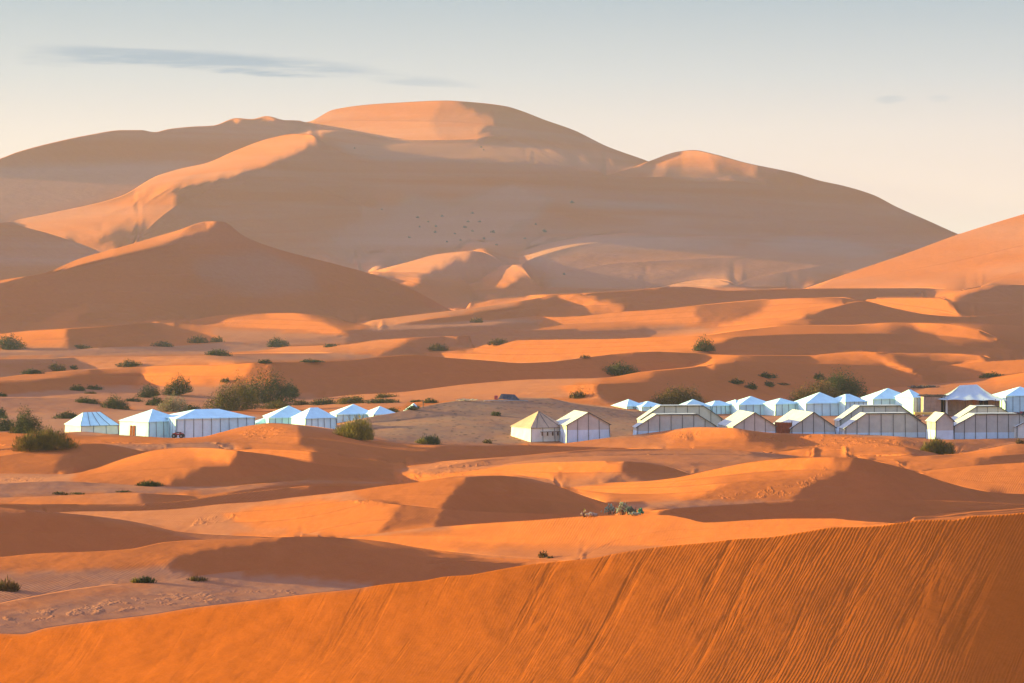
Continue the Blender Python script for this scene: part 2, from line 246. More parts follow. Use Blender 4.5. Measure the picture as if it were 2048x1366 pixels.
 (.30, .15, [(526,700),(581,692),(700,687),(768,678),(820,676),(800,690),(760,700),(700,705),(560,706)]),
 (SH, .15, [(840,676),(940,672),(1042,672),(1020,683),(905,696),(830,709),(760,711),(790,697)]),
 (.13, .05, [(-200,700),(222,694),(444,686),(560,690),(526,700),(480,703),(410,709),(171,712),(-200,716)]),
 (.42, .25, [(826,711),(905,698),(1042,681),(1213,678),(1400,671),(1483,660),(1592,650),(1702,650),(1775,644),(1884,646),(1957,660),(1994,676),(1903,677),(1811,661),(1610,662),(1490,668),(1439,684),(1391,700),(1264,704),(1178,713),(1093,723),(1042,725),(973,720),(888,714)]),
 (SH, .2, [(1397,702),(1439,686),(1490,670),(1610,664),(1811,662),(1903,679),(2060,680),(2300,690),(2300,712),(2048,718),(1990,718),(1957,709),(1884,705),(1775,705),(1720,701),(1665,705),(1610,710),(1406,707)]),
 # low land right of the big left dune
 (SH, .15, [(700,660),(800,650),(1040,640),(1080,645),(1080,660),(1400,655),(1400,668),(1213,676),(1042,678),(940,671),(800,676),(700,686),(640,688)]),
 (.10, .06, [(740,650),(900,640),(1030,636),(1090,640),(1060,646),(900,655),(740,662)]),
 (.12, .1, [(1300,650),(1410,655),(1440,662),(1400,669),(1300,672)]),
 (.24, .1, [(717,644),(803,633),(905,621),(1008,607),(1100,592),(1008,614),(905,630),(803,645),(740,655)]),
 (SH, .2, [(800,650),(905,631),(1008,615),(1100,594),(1150,604),(1160,620),(1069,631),(1021,636),(900,645)]),
 (SH, .2, [(980,602),(1042,592),(1144,588),(1247,583),(1366,574),(1453,582),(1607,578),(1848,577),(1890,580),(1884,592),(1811,594),(1727,600),(1683,594),(1537,597),(1410,608),(1247,622),(1161,631),(1140,610),(1100,592)]),
 (.40, .25, [(1106,592),(1144,589),(1202,600),(1233,606),(1260,611),(1240,620),(1172,626),(1134,605)]),
 (.36, .2, [(1075,634),(1161,632),(1247,623),(1300,620),(1400,611),(1400,650),(1250,657),(1090,660),(1110,645)]),
 (.12, .2, [(1390,612),(1410,609),(1537,599),(1525,622),(1460,645),(1400,648)]),
 (.22, .2, [(1400,648),(1460,645),(1525,625),(1600,635),(1560,645),(1483,656),(1420,662)]),
 (.45, .25, [(1537,599),(1610,595),(1683,595),(1724,603),(1665,616),(1603,629),(1556,637),(1483,650),(1420,657),(1440,648),(1519,628)]),
 (SH, .2, [(1606,632),(1665,616),(1724,603),(1775,613),(1830,626),(1921,634),(2048,630),(2300,628),(2300,680),(2060,679),(1994,676),(1957,660),(1884,646),(1775,644),(1702,650),(1636,650)]),
 (.52, .25, [(1727,602),(1738,598),(1811,595),(1877,595),(1903,606),(1921,630),(1870,630),(1830,626),(1775,613)]),
 (SH, .2, [(1905,600),(1939,580),(2012,571),(2048,571),(2300,575),(2300,626),(2048,627),(1925,632)]),
 (.38, .2, [(1840,590),(1870,580),(1930,578),(1975,571),(2012,569),(1960,580),(1900,595)]),
 # left middle
 (.34, .2, [(-200,672),(0,667),(68,660),(130,657),(127,690),(50,695),(-200,700)]),
 (SH, .25, [(133,658),(171,655),(308,644),(420,660),(350,680),(270,692),(140,692)]),
 (.38, .25, [(379,640),(492,628),(580,625),(600,628),(668,653),(696,671),(597,662),(457,651)]),
 (.03, .2, [(600,626),(632,630),(699,644),(717,648),(700,668),(660,650)]),
 (.12, .08, [(420,660),(600,664),(700,672),(700,685),(560,690),(444,684)]),
 # left big dune
 (SH, .42, [(-200,600),(0,561),(158,519),(422,443),(443,444),(562,501),(778,560),(894,617),(803,632),(717,643),(632,630),(580,624),(379,638),(308,643),(68,659),(0,666),(-200,672)]),
 (.46, .35, [(-200,610),(-60,577),(0,561),(88,546),(158,518),(264,488),(351,462),(422,442),(443,443),(422,457),(387,464),(274,491),(211,515),(98,543),(0,566),(-200,615)]),
 (.34, .25, [(39,657),(116,627),(184,609),(140,646),(116,655)]),
 (SH, .45, [(20,446),(26,447),(105,469),(200,503),(158,518),(88,545),(0,560),(-200,575),(-200,470)]),
 (.42, .3, [(-200,500),(-200,460),(0,445),(16,444),(12,460),(0,467)]),
 # the great dune and the slopes before it
 (SH, .40, [(-200,320),(123,282),(246,261),(474,238),(611,246),(689,262),(791,279),(928,279),(1000,240),(900,201),(1010,212),(1085,238),(1215,293),(1300,322),(1589,346),(1747,390),(1916,468),(2300,560),(1608,577),(1366,573),(1042,591),(894,616),(778,560),(562,501),(443,443),(264,488),(105,469),(-200,460)]),
 (-.26, .42, [(443,440),(351,374),(439,360),(527,336),(597,308),(643,286),(700,322),(750,400),(700,470),(640,500),(560,498),(500,470)]),
 (-.26, .42, [(1080,345),(1290,352),(1560,372),(1740,395),(1905,468),(1740,474),(1500,452),(1320,425),(1150,392),(1040,365)]),
 (-.22, .42, [(-200,330),(176,283),(310,272),(560,255),(590,262),(480,296),(370,318),(200,322),(-200,350)]),
 (.05, .13, [(-200,355),(0,345),(250,325),(400,322),(316,350),(239,392),(105,424),(-200,450)]),
 (.02, .13, [(680,285),(928,283),(1060,290),(1280,325),(1200,330),(950,322),(760,315),(690,300)]),
 (.04, .10, [(1050,480),(1250,470),(1480,490),(1600,475),(1700,485),(1800,510),(1690,545),(1600,572),(1250,578),(1100,575),(1080,520)]),
 (.03, .10, [(760,400),(900,420),(1020,370),(1100,400),(1000,470),(900,490),(780,500),(650,480)]),
 (.03, .12, [(1270,335),(1330,329),(1500,345),(1560,365),(1400,365),(1290,350)]),
 (.31, .35, [(614,242),(668,219),(737,209),(798,205),(880,201),(870,225),(862,250),(880,268),(905,279),(791,279),(750,272),(689,262),(644,259)]),
 (.25, .25, [(880,268),(935,262),(990,266),(930,279),(890,279)]),
 (.40, .3, [(425,251),(474,236),(500,238),(480,246)]), (.42, .3, [(502,238),(534,232),(569,240),(540,241)]), (.40, .3, [(-200,340),(-60,334),(0,317),(38,303),(30,313),(0,322),(-200,350)]),
 (.42, .3, [(1299,322),(1357,303),(1386,300),(1432,309),(1448,316),(1366,324),(1324,328)]),
 (.42, .35, [(239,393),(316,351),(369,335),(415,325),(474,300),(545,275),(590,267),(618,268),(643,282),(597,305),(527,333),(439,358),(351,374),(281,386)]),
 (.30, .3, [(21,443),(105,425),(239,394),(316,379),(348,384),(352,407),(334,428),(281,451),(197,470),(116,472),(70,460)]),
 (.22, .2, [(116,474),(197,470),(246,462),(197,481),(176,495),(158,488)]),
 (.42, .3, [(750,541),(805,527),(890,506),(942,502),(959,504),(920,520),(860,542),(810,548),(778,546)]),
 (.36, .3, [(774,558),(839,549),(840,567),(819,573)]),
 (.42, .3, [(957,560),(1017,529),(1044,529),(1066,558),(1041,552),(1017,573),(969,573)]),
 (.38, .3, [(962,602),(976,585),(991,590),(986,602)]),
 (.42, .3, [(1325,574),(1410,558),(1453,562),(1461,568),(1410,576),(1366,573)]),
 (.36, .3, [(613,511),(650,510),(675,529),(645,521)]),
 (.33, .42, [(1600,578),(1697,546),(1821,504),(1916,469),(2048,428),(2300,350),(2300,575),(2012,568),(1939,578),(1848,577)]),
]

NFG = 1
NIT = 1500
def pchip(xs, ys, x):
    xs = np.array(xs, float); ys = np.array(ys, float); h = np.diff(xs); d = np.diff(ys)/h
    m = np.zeros_like(xs); m[0], m[-1] = d[0], d[-1]
    for i in range(1, len(xs)-1):
        if d[i-1]*d[i] > 0:
            w1, w2 = 2*h[i]+h[i-1], h[i]+2*h[i-1]; m[i] = (w1+w2)/(w1/d[i-1]+w2/d[i])
    i = np.clip(np.searchsorted(xs, x)-1, 0, len(xs)-2); t = (x-xs[i])/h[i]
    return ys[i]*(1+2*t)*(1-t)**2 + m[i]*h[i]*t*(1-t)**2 + ys[i+1]*t*t*(3-2*t) + m[i+1]*h[i]*t*t*(t-1)

U0, U1 = -108.0, 2156.0
KC = len(CRESTS)
DIST = np.array([90.0]+[c[0] for c in CRESTS])
al, be, ga = math.cos(el)*math.cos(az), math.cos(el)*math.sin(az), math.sin(el)
Sv = np.array([-al, be, ga])
def curves(U):
    """row of every crest line at every column; outside its traced range a line runs on between its neighbours"""
    n = len(U); V = np.full((KC+2, n), np.nan); V[0] = 1620.0; VT = np.zeros((KC+2, n), bool); VT[0] = True; VT[-1] = True
    for k, (_, pts, _) in enumerate(CRESTS):
        xs = [p[0] for p in pts]; ys = [p[1] for p in pts]
        a = -1e9 if xs[0] <= -60 else xs[0]; b = 1e9 if xs[-1] >= 2110 else xs[-1]
        inn = (U >= a) & (U <= b); v = pchip(xs, ys, np.clip(U, xs[0], xs[-1]))
        V[k+1, inn] = v[inn]; VT[k+1] = inn
    V[-1] = V[KC] - 1.0
    V = V[:-1]; VT = VT[:-1]
    # clamp traced: nothing rises in front of a nearer line
    hid = np.zeros_like(V)
    run = V[0].copy()
    for k in range(1, KC+1):
        t = VT[k]; lim = run
        over = t & (V[k] > lim); hid[k] = np.where(over, V[k]-lim, 0); V[k] = np.where(over, lim, V[k])
        run = np.where(t, np.minimum(run, V[k]), run)
    for k in range(1, KC+1): V[k] = np.where(VT[k], V[k], np.nan)
    return V, VT
def fill(V, VT):
    """untraced stretches of the lines relax like stretched strings kept in order between their neighbours"""
    n = V.shape[1]; W = V.copy()
    for j in range(n):
        t = VT[:, j]; W[:, j] = np.interp(np.arange(KC+1), np.where(t)[0], V[t, j])
    free = ~VT; h = 560.0
    for it in range(2400):
        Wp = np.pad(W, ((0, 1), (1, 1)), mode='edge')
        nb = .5*(Wp[:-1, :-2]+Wp[:-1, 2:]); vt = W.copy(); vt[1:-1] = .5*(W[:-2]+W[2:]); vt[-1] = W[-1]
        T = (h*nb+vt)/(h+1); W = np.where(free, W+1.0*(T-W), W)
        for k in range(KC-1, 0, -1): W[k] = np.where(free[k], np.maximum(W[k], W[k+1]+.0), W[k])
        for k in range(1, KC+1): W[k] = np.where(free[k], np.minimum(W[k], W[k-1]), W[k])
    for j in range(n):                       # keep free lines a little apart where there is room
        tr = np.where(VT[:, j])[0]; ends = list(tr)+[KC+0]
        for a_, b_ in zip(tr[:-1], tr[1:]):
            m_ = b_-a_-1
            if m_ > 0:
                g_ = min(2.5, max(0.0, (V[a_, j]-V[b_, j])/(m_+1)))
                for k in range(a_+1, b_): W[k, j] = min(W[k, j], W[k-1, j]-g_)
                for k in range(b_-1, a_, -1): W[k, j] = max(W[k, j], W[k+1, j]+g_)
    for k in range(1, KC+1): W[k] = np.minimum(W[k], W[k-1])
    return W

def rowsV(V, band, tt): return V[band-1]*(1-tt[:, None]) + V[band]*tt[:, None]
def inpoly(poly, X, Y):
    r = np.zeros(X.shape, bool); n = len(poly); j = n-1
    for i in range(n):
        xi, yi = poly[i]; xj, yj = poly[j]
        if yi != yj: r ^= ((yi > Y) != (yj > Y)) & (X < (xj-xi)*(Y-yi)/(yj-yi)+xi)
        j = i
    return r
def catmull(A, x):
    """cubic interpolation of A (rows) at fractional row positions x"""
    n = A.shape[0]; i = np.clip(np.floor(x).astype(int), 0, n-2); t = (x-i)[:, None]
    P1, P2 = A[i], A[i+1]; P0 = np.where((i > 0)[:, None], A[np.maximum(i-1, 0)], 2*P1-P2); P3 = np.where((i < n-2)[:, None], A[np.minimum(i+2, n-1)], 2*P2-P1)
    return .5*((2*P1)+(-P0+P2)*t+(2*P0-5*P1+4*P2-P3)*t*t+(-P0+3*P1-3*P2+P3)*t**3)

def hats(n, step):
    k = max(2, int(round((n-1)/step))+1) if n > 1 else 1; c = np.linspace(0, n-1, k)
    x = np.arange(n)[:, None]; h = (n-1)/max(k-1, 1)
    return np.clip(1-np.abs(x-c[None])/max(h, 1), 0, 1)
U6 = np.arange(U0, U1+.1, 4.0)[:565]; V6, VT6 = curves(U6); VC6 = fill(V6, VT6)
class Grid: pass
def resample(G, U, n_rows, VN):
    """L of grid G at new columns and rows; VN[k-1] = the new rows' heights, band by band"""
    out_ = []
    for k in range(1, KC+1):
        a = G.first[k-1]; n = G.rows_n[k-1]; t = np.linspace(0, 1, n_rows[k-1])*(n-1)
        Lf = catmull(catmull(G.L[a:a+n], t).T.copy(), (U-U0)/G.DU).T; x = np.clip((U-U0)/G.DU, 0, G.NC-1)
        Vo = catmull(catmull(G.VV[a:a+n], t).T.copy(), (U-U0)/G.DU).T
        gl = np.gradient(Lf, axis=0); gv = np.gradient(Vo, axis=0); s_ = np.where(gv < -.3, gl/np.minimum(gv, -.3), -1/(F*.35)); s_ = np.clip(s_, -1/(F*.04), -1/(F*.9))
        out_.append(Lf+s_*np.clip(VN[k-1]-Vo, -2, 2))
    return out_
def solve_grid(DU, rstep, rmin, rmax, iters, prev=None, MU=.03, WQ=.02, PRW=.08):
    """log-distance L of every node so that each cell's normal meets the sun as painted"""
    G = Grid(); G.DU = DU; UCOL = G.U = np.arange(U0, U1+.1, DU); NC = len(UCOL)
    st = int(round(DU/4)); UCOL = G.U = U6[::st]; NC = len(UCOL); VC = G.VC = VC6[:, ::st]; VTR = VT6[:, ::st]
    JUMP = np.zeros((KC+1, NC), bool)
    for k, (_, pts, js) in enumerate(CRESTS):
        for a, b in js: JUMP[k+1] |= (UCOL >= a) & (UCOL <= b) & (VTR[k+1] | (a < -900) & (UCOL < 100) | (b > 2500) & (UCOL > 1900))
    rows_n = []
    for k in range(1, KC+1):
        th = np.percentile(VC[k-1]-VC[k], 92); rows_n.append(int(np.clip(th/rstep, rmin, rmax)) if k > 1 else int(rmax*1.3))
    BAND = np.concatenate([[k]*n for k, n in zip(range(1, KC+1), rows_n)]); TT = np.concatenate([np.linspace(0, 1, n) for n in rows_n]); NR = len(BAND)
    VV = rowsV(VC, BAND, TT); UU = np.broadcast_to(UCOL, VV.shape)
    first = np.array([0]+[i for i in range(1, NR) if BAND[i] != BAND[i-1]])
    lf = np.log(DIST); L0 = np.zeros_like(VV)
    for i in range(NR):
        k = BAND[i]; a = lf[k-1] + .35*(lf[k]-lf[k-1]) if k > 1 else math.log(62.0); L0[i] = a*(1-TT[i]) + lf[k]*TT[i]
    far_foot = np.zeros(VV.shape, bool); kk_ = [i for i, c_ in enumerate(CRESTS) if 1430 < c_[0] < 1700]
    for k_ in kk_: sel_ = (BAND == k_+1)[:, None] & ((UCOL > 435) & (UCOL < 735))[None]; far_foot |= sel_; L0 = np.where(sel_, math.log(1790.0+12*(k_-kk_[0])), L0)
    RT = np.full(VV.shape, .2); QT = np.full(VV.shape, .25)
    VS = rowsV(VC, BAND, np.clip(TT, .12, .88)); nearb = (BAND == 1)[:, None]
    for fi, (r_, q_, poly) in enumerate(FACES):
        m = inpoly(poly, UU, VS) & (nearb if 1 <= fi <= NFG else ~nearb); RT[m] = r_
        if q_ is not None: QT[m] = q_
    RT = np.where((QT > 0) & (QT <= .13) & (RT > .1) & (RT < .21), RT*.6, RT); FLAT = (QT == 0.0); flatL = np.log(np.clip(F*CAM_H/np.maximum(VV-VH, 60), 10, 5000)); L0[FLAT] = flatL[FLAT]
    fgt = np.interp(UU, [-100, 0, 700, 1200, 1600, 2048, 2150], [.24, .26, .24, .16, .075, .0, -.01])-np.clip((VV-1130)/230, 0, 1)*.018*np.clip(UU/2048, 0, 1)
    RT = np.where(nearb, fgt, RT); QT = np.where(nearb, .42, QT)
    cell = np.zeros_like(VV)
    for k in range(1, KC+1):
        idx = np.where(BAND == k)[0]; th = (VC[k-1]-VC[k])/(len(idx)-1); cell[idx] = np.clip(th, .25, 30)
    VE = VV.copy()                       # slivers get a minimum height, downwards, out of sight
    for k in range(1, KC+1):
        a_ = first[k-1]
        for m_ in range(rows_n[k-1]-2, -1, -1): VE[a_+m_] = np.maximum(VE[a_+m_], VE[a_+m_+1]+.5)
    RX = (UU-UC)/F; RZ = -(VE-VH)/F; RAY = np.stack([RX, np.ones_like(UU), RZ], -1)
    rowc = np.array([i for i in range(NR-1) if BAND[i] == BAND[i+1]]); NRC = len(rowc)
    def avg(A): return .25*(A[rowc][:, 1:]+A[rowc][:, :-1]+A[rowc+1][:, 1:]+A[rowc+1][:, :-1])
    RTc, QTc = avg(RT), avg(QT)
    AR = np.clip(.5*(np.abs(VV[rowc]-VV[rowc+1])[:, 1:]+np.abs(VV[rowc]-VV[rowc+1])[:, :-1]), .15, 30)*DU
    for a_ in range(NRC):
        k_ = BAND[rowc[a_]]; nj_ = ~(JUMP[k_] | JUMP[k_-1]) if k_ > 1 else np.zeros(NC, bool); nj_ = nj_[1:] & nj_[:-1]; AR[a_] = np.where(nj_, np.maximum(AR[a_], 1.5*DU), AR[a_])
    RAYc = -avg(RAY); RAYc /= np.linalg.norm(RAYc, axis=-1, keepdims=True)
    HINGE = RTc < -.03
    lnk = np.ones((NRC-1, NC-1))
    for a_ in range(NRC-1):
        if rowc[a_+1] != rowc[a_]+1: Jn = JUMP[BAND[rowc[a_+1]]-1]; lnk[a_] = ~(Jn[1:] | Jn[:-1])
    smV = lnk*np.minimum(AR[1:], AR[:-1]); smH = np.minimum(AR[:, 1:], AR[:, :-1])
    smH = smH*np.where(np.abs(RTc[:, 1:]-RTc[:, :-1]) < .05, 1, .15); smV = smV*np.where(np.abs(RTc[1:]-RTc[:-1]) < .05, 1, .15)
    TIE = [(i, ~JUMP[BAND[i]-1]) for i in first[1:]]
    SOFT = []
    for i in first[1:]:
        J = JUMP[BAND[i]-1]; w_ = np.zeros(NC)
        for d_ in (1, 2, 3, 4):
            near_ = np.zeros(NC, bool); near_[d_:] |= ~J[:-d_]; near_[:-d_] |= ~J[d_:]; w_ = np.where(near_ & J & (w_ == 0), 3e4*DU/6/4.0**d_, w_)
        SOFT.append(w_)
    FLC = avg(FLAT*1.) > .9; PWR = DU*cell*np.where(FLAT, 300.0, PRW); WQA = AR*np.where(FLC, .3, np.where(HINGE, .05, WQ)); WQA = np.where((~HINGE) & (RTc < .1), AR*.04, WQA)
    for d_, pts in (((346, [(-60,358),(700,352),(1000,354),(1400,356),(2110,354)])), ((354, [(-60,376),(200,374),(400,368),(500,371),(600,374),(700,380),(900,370),(1330,374)])), ((357, [(1060,380),(1300,377),(1600,375),(2110,371)])), (1470, [(1000,1440),(1060,1440)]), (1502, [(770,1470),(980,1470)])):
        k_ = [c_[0] for c_ in CRESTS].index(d_)+1; i_ = first[k_-1]+rows_n[k_-1]-1; m_ = (UCOL > pts[0][0]-40) & (UCOL < pts[-1][0]+40)
        L0[i_] = np.where(m_, np.log(np.interp(UCOL, [q[0] for q in pts], [q[1] for q in pts])), L0[i_]); PWR[i_] = np.where(m_, DU*5*(150.0 if d_ > 350 else 20.0), PWR[i_])
    PWR = np.where(far_foot, DU*5*6.0, PWR)
    MUs = MU*(6.0/DU); KX = .004*AR/(np.clip(AR/DU, .5, 30)/(F*.35))**2
    def energy(L):
        L = L.copy()
        for i, t in TIE: L[i] = np.where(t, L[i-1], L[i])
        D = np.exp(L); X = RX*D; Z = RZ*D; Dr, Dr1, Xr, Xr1, Zr, Zr1 = D[rowc], D[rowc+1], X[rowc], X[rowc+1], Z[rowc], Z[rowc+1]
        ax, ay, az_ = Xr1[:, 1:]-Xr[:, :-1], Dr1[:, 1:]-Dr[:, :-1], Zr1[:, 1:]-Zr[:, :-1]
        bx, by, bz = Xr1[:, :-1]-Xr[:, 1:], Dr1[:, :-1]-Dr[:, 1:], Zr1[:, :-1]-Zr[:, 1:]
        nx, ny, nz = ay*bz-az_*by, az_*bx-ax*bz, ax*by-ay*bx
        il = 1/(np.sqrt(nx*nx+ny*ny+nz*nz)+1e-9); nx = nx*il; ny = ny*il; nz = nz*il
        d = nx*Sv[0]+ny*Sv[1]+nz*Sv[2]-RTc; d = np.where(HINGE, np.maximum(d, 0), d)
        En = (AR*d*d).sum(); t2 = 2*AR*d; gx = t2*Sv[0]; gy = t2*Sv[1]; gz = t2*Sv[2]
        zc = np.maximum(nz, .05); q = -ny/zc; dq = q-QTc; En += (WQA*dq*dq).sum(); t2 = 2*WQA*dq/zc; gy -= t2; gz += t2*ny/zc
        st = np.maximum(.84-nz, 0); t2 = AR*st; En += 8*(t2*st).sum(); gz -= 16*t2
        vv = np.maximum(.03-(nx*RAYc[..., 0]+ny*RAYc[..., 1]+nz*RAYc[..., 2]), 0); t2 = AR*vv; En += 100*(t2*vv).sum(); t2 *= 200
        gx -= t2*RAYc[..., 0]; gy -= t2*RAYc[..., 1]; gz -= t2*RAYc[..., 2]
        for n_, g_ in ((nx, gx), (ny, gy), (nz, gz)):
            dh = n_[:, 1:]-n_[:, :-1]; t2 = MUs*smH*dh; En += (t2*dh).sum(); t2 *= 2; g_[:, 1:] += t2; g_[:, :-1] -= t2
            dh = n_[1:]-n_[:-1]; t2 = MUs*smV*dh; En += (t2*dh).sum(); t2 *= 2; g_[1:] += t2; g_[:-1] -= t2
        dt = gx*nx+gy*ny+gz*nz; gx = (gx-dt*nx)*il; gy = (gy-dt*ny)*il; gz = (gz-dt*nz)*il
        ux, uy, uz = by*gz-bz*gy, bz*gx-bx*gz, bx*gy-by*gx          # dE/da = b x g
        vx, vy, vz = gy*az_-gz*ay, gz*ax-gx*az_, gx*ay-gy*ax        # dE/db = g x a
        G = np.zeros_like(L)
        def acc(rows, sl, sg, wx, wy, wz): G[rows, sl] += sg*(wx*RX[rows, sl]+wy+wz*RZ[rows, sl])
        lo, hi = slice(None, -1), slice(1, None)
        acc(rowc, lo, -1, ux, uy, uz); acc(rowc+1, hi, 1, ux, uy, uz); acc(rowc, hi, -1, vx, vy, vz); acc(rowc+1, lo, 1, vx, vy, vz)
        G *= D
        mx = L[rowc][:, 1:]-L[rowc][:, :-1]-L[rowc+1][:, 1:]+L[rowc+1][:, :-1]; t2 = KX*mx; En += (t2*mx).sum(); t2 *= 2; G[rowc, 1:] += t2; G[rowc, :-1] -= t2; G[rowc+1, 1:] -= t2; G[rowc+1, :-1] += t2
        dl = L-L0; En += (PWR*dl*dl).sum(); G += 2*PWR*dl
        for i, t in TIE:
            dd = np.where(t, 0, np.minimum(L[i]-L[i-1]-.008, 0)); En += 4e4*(dd*dd).sum(); G[i] += 8e4*dd; G[i-1] -= 8e4*dd
        for (i, t), w_ in zip(TIE, SOFT):
            dd = L[i]-L[i-1]; En += (w_*dd*dd).sum(); G[i] += 2*w_*dd; G[i-1] -= 2*w_*dd
        for i, t in TIE: G[i-1] += np.where(t, G[i], 0); G[i] = np.where(t, 0, G[i])
        return En, G
    def precon(L_):
        """diagonal of the Gauss-Newton matrix at the start"""
        D = np.exp(L_); P = RAY*D[..., None]; A_, B_, C_, E_ = P[rowc][:, :-1], P[rowc][:, 1:], P[rowc+1][:, :-1], P[rowc+1][:, 1:]
        e1 = E_-A_; e2 = C_-B_; n = np.cross(e1, e2); n2 = (n*n).sum(-1)+1e-12
        k1 = 2*AR*(e2*e2).sum(-1)/n2; k2 = 2*AR*(e1*e1).sum(-1)/n2
        H = np.zeros_like(L_); H[rowc, :-1] += k1; H[rowc+1, 1:] += k1; H[rowc, 1:] += k2; H[rowc+1, :-1] += k2
        return 1/(H*D*D*(.3+4*MU)+2*PWR)
    def mlpre(pre):
        dg = 1/pre; data = []
        for l in range(1, 4 if prev is not None else 7):
            C = hats(NC, 2**l); blocks = []
            for k in range(1, KC+1):
                H = hats(rows_n[k-1], 2**l); B = np.zeros((NR, H.shape[1])); B[first[k-1]:first[k-1]+rows_n[k-1]] = H; blocks.append(B)
            for Rm in (np.concatenate(blocks, 1), hats(NR, 2**l*1.5)):
                data.append((Rm, np.ascontiguousarray(Rm.T), C, np.ascontiguousarray(C.T), 1/((Rm.T@dg@C)/(Rm.T@np.ones_like(dg)@C)+1e-12)))
        def ap(g):
            o_ = pre*g
            for Rm, RmT, C, CT, Di in data: o_ = o_ + Rm@((Di*(RmT@(g@C)))@CT)
            return o_
        return ap
    def lbfgs(x, iters, m=12):
        T0 = time.time(); f, g = energy(x); Sx, Yx = [], []; gam = .3; ap = mlpre(precon(x))
        for it in range(iters):
            qv = g.copy(); als = []
            for s_, y_, rho in reversed(list(zip(Sx, Yx, RHO))) if Sx else []:
                a = (s_*qv).sum()*rho; als.append(a); qv -= a*y_
            qv = gam*ap(qv)
            for (s_, y_, rho), a in zip(zip(Sx, Yx, RHO), reversed(als)) if Sx else []:
                qv += s_*(a-(y_*qv).sum()*rho)
            dr = -qv; gd = (g*dr).sum()
            if gd >= 0: Sx, Yx = [], []; continue
            t = min(1.0, .05/np.abs(dr).max())
            for _ in range(12):
                xn = x+t*dr; fn, gn = energy(xn)
                if fn <= f+1e-4*t*gd: break
                t *= .4
            else:
                if not Sx: break
                Sx, Yx = [], []; continue
            s_, y_ = xn-x, gn-g; sy = (s_*y_).sum()
            if sy > 1e-12:
                if not Sx: RHO = []
                gam = sy/(y_*ap(y_)).sum()
                Sx.append(s_); Yx.append(y_); RHO.append(1/sy)
            if len(Sx) > m: Sx.pop(0); Yx.pop(0); RHO.pop(0)
            x, f, g = xn, fn, gn
            if it % 100 == 0: print('   DU %g it %d E %.0f t %.1f' % (DU, it, f, time.time()-T0))
        print('   DU %g end E %.0f t %.1f' % (DU, f, time.time()-T0))
        return x
    def first_guess():
        # links
        VWL = np.ones((NR-1, NC))
        for i in first[1:]:
            VWL[i-1] = np.where(JUMP[BAND[i]-1], 0.0, 1.0)
        dvV = VV[1:]-VV[:-1]; dvH = VV[:, 1:]-VV[:, :-1]
        WH = .5*(cell[:, 1:]+cell[:, :-1])/DU
        WH = WH/(1+(dvH/DU)**2)
        WV = DU/np.clip(np.abs(dvV), 1.0, 20)*VWL
        PW = DU*cell*(1/260.0)**2
        PW = np.where(FLAT, DU*cell*(1/12.0)**2, PW)
        for i in first[1:]: pass
        tie = np.zeros_like(WV)
        for i in first[1:]: tie[i-1] = np.where(JUMP[BAND[i]-1], 0, 1)
        def slopes(L):
            """p=dz/dx, q=dz/dy of the surface at every node"""
            D = np.exp(L); X = (UU-UC)*D/F; Z = CAM_H-(VV-VH)*D/F
            def dcol(A):
                g = np.zeros_like(A); g[:, 1:-1] = A[:, 2:]-A[:, :-2]; g[:, 0] = A[:, 1]-A[:, 0]; g[:, -1] = A[:, -1]-A[:, -2]; return g
            def drow(A):
                g = np.zeros_like(A)
                for k in range(1, KC+1):
                    a = first[k-1]; b = first[k] if k < KC else NR
                    B = A[a:b]; G = np.zeros_like(B); G[1:-1] = B[2:]-B[:-2]; G[0] = B[1]-B[0]; G[-1] = B[-1]-B[-2]; g[a:b] = G
                return g
            xa, ya, za, xb, yb, zb = dcol(X), dcol(D), dcol(Z), drow(X), drow(D), drow(Z)
            det = xa*yb-xb*ya; det = np.where(np.abs(det) < 1e-9, 1e-9, det)
            return (za*yb-zb*ya)/det, (xa*zb-xb*za)/det
        def target_grad(p, q):
            a = (VV-VH)/F; den = F*np.maximum(q + a + p*(UU-UC)/F, .035)
            return -p/den, -1/den
        def project(p, q, wq):
            lim = -(VV-VH)/F+.045
            q = (1-wq)*q + wq*QT; p = np.clip(p, -.7, .7); q = np.clip(q, lim, .62)
            for _ in range(3):
                nn = np.sqrt(1+p*p+q*q); r = (al*p-be*q+ga)/nn
                dr = RT-r; act = np.where(RT < -.03, np.where(r > RT, dr, 0), dr)
                gp = al/nn - r*p/nn**2; gq = (-be/nn - r*q/nn**2)*.35
                g2 = gp*gp+gq*gq+1e-6; p = p + act*gp/g2; q = q + act*gq/g2
                p = np.clip(p, -.7, .7); q = np.clip(q, lim, .62)
            return p, q
        def soften(A, n):
            for _ in range(n):
                B = A.copy(); B[:, 1:-1] = .5*A[:, 1:-1]+.25*(A[:, :-2]+A[:, 2:])
                up = np.pad(B, ((1, 0), (0, 0)), mode='edge')[:-1]; dn = np.pad(B, ((0, 1), (0, 0)), mode='edge')[1:]
                cu = np.pad(VWL, ((1, 0), (0, 0)))*.25; cd = np.pad(VWL, ((0, 1), (0, 0)))*.25
                A = B*(1-cu-cd)+up*cu+dn*cd
            return A
        WH0, WV0 = WH, WV; WW = [WH, WV]
        def applyA(x, EX):
            WH, WV = WW
            y = PW*x
            d = WH*(x[:, 1:]-x[:, :-1]); y[:, 1:] += d; y[:, :-1] -= d
            d = (WV+EX)*(x[1:]-x[:-1]); y[1:] += d; y[:-1] -= d
            return y
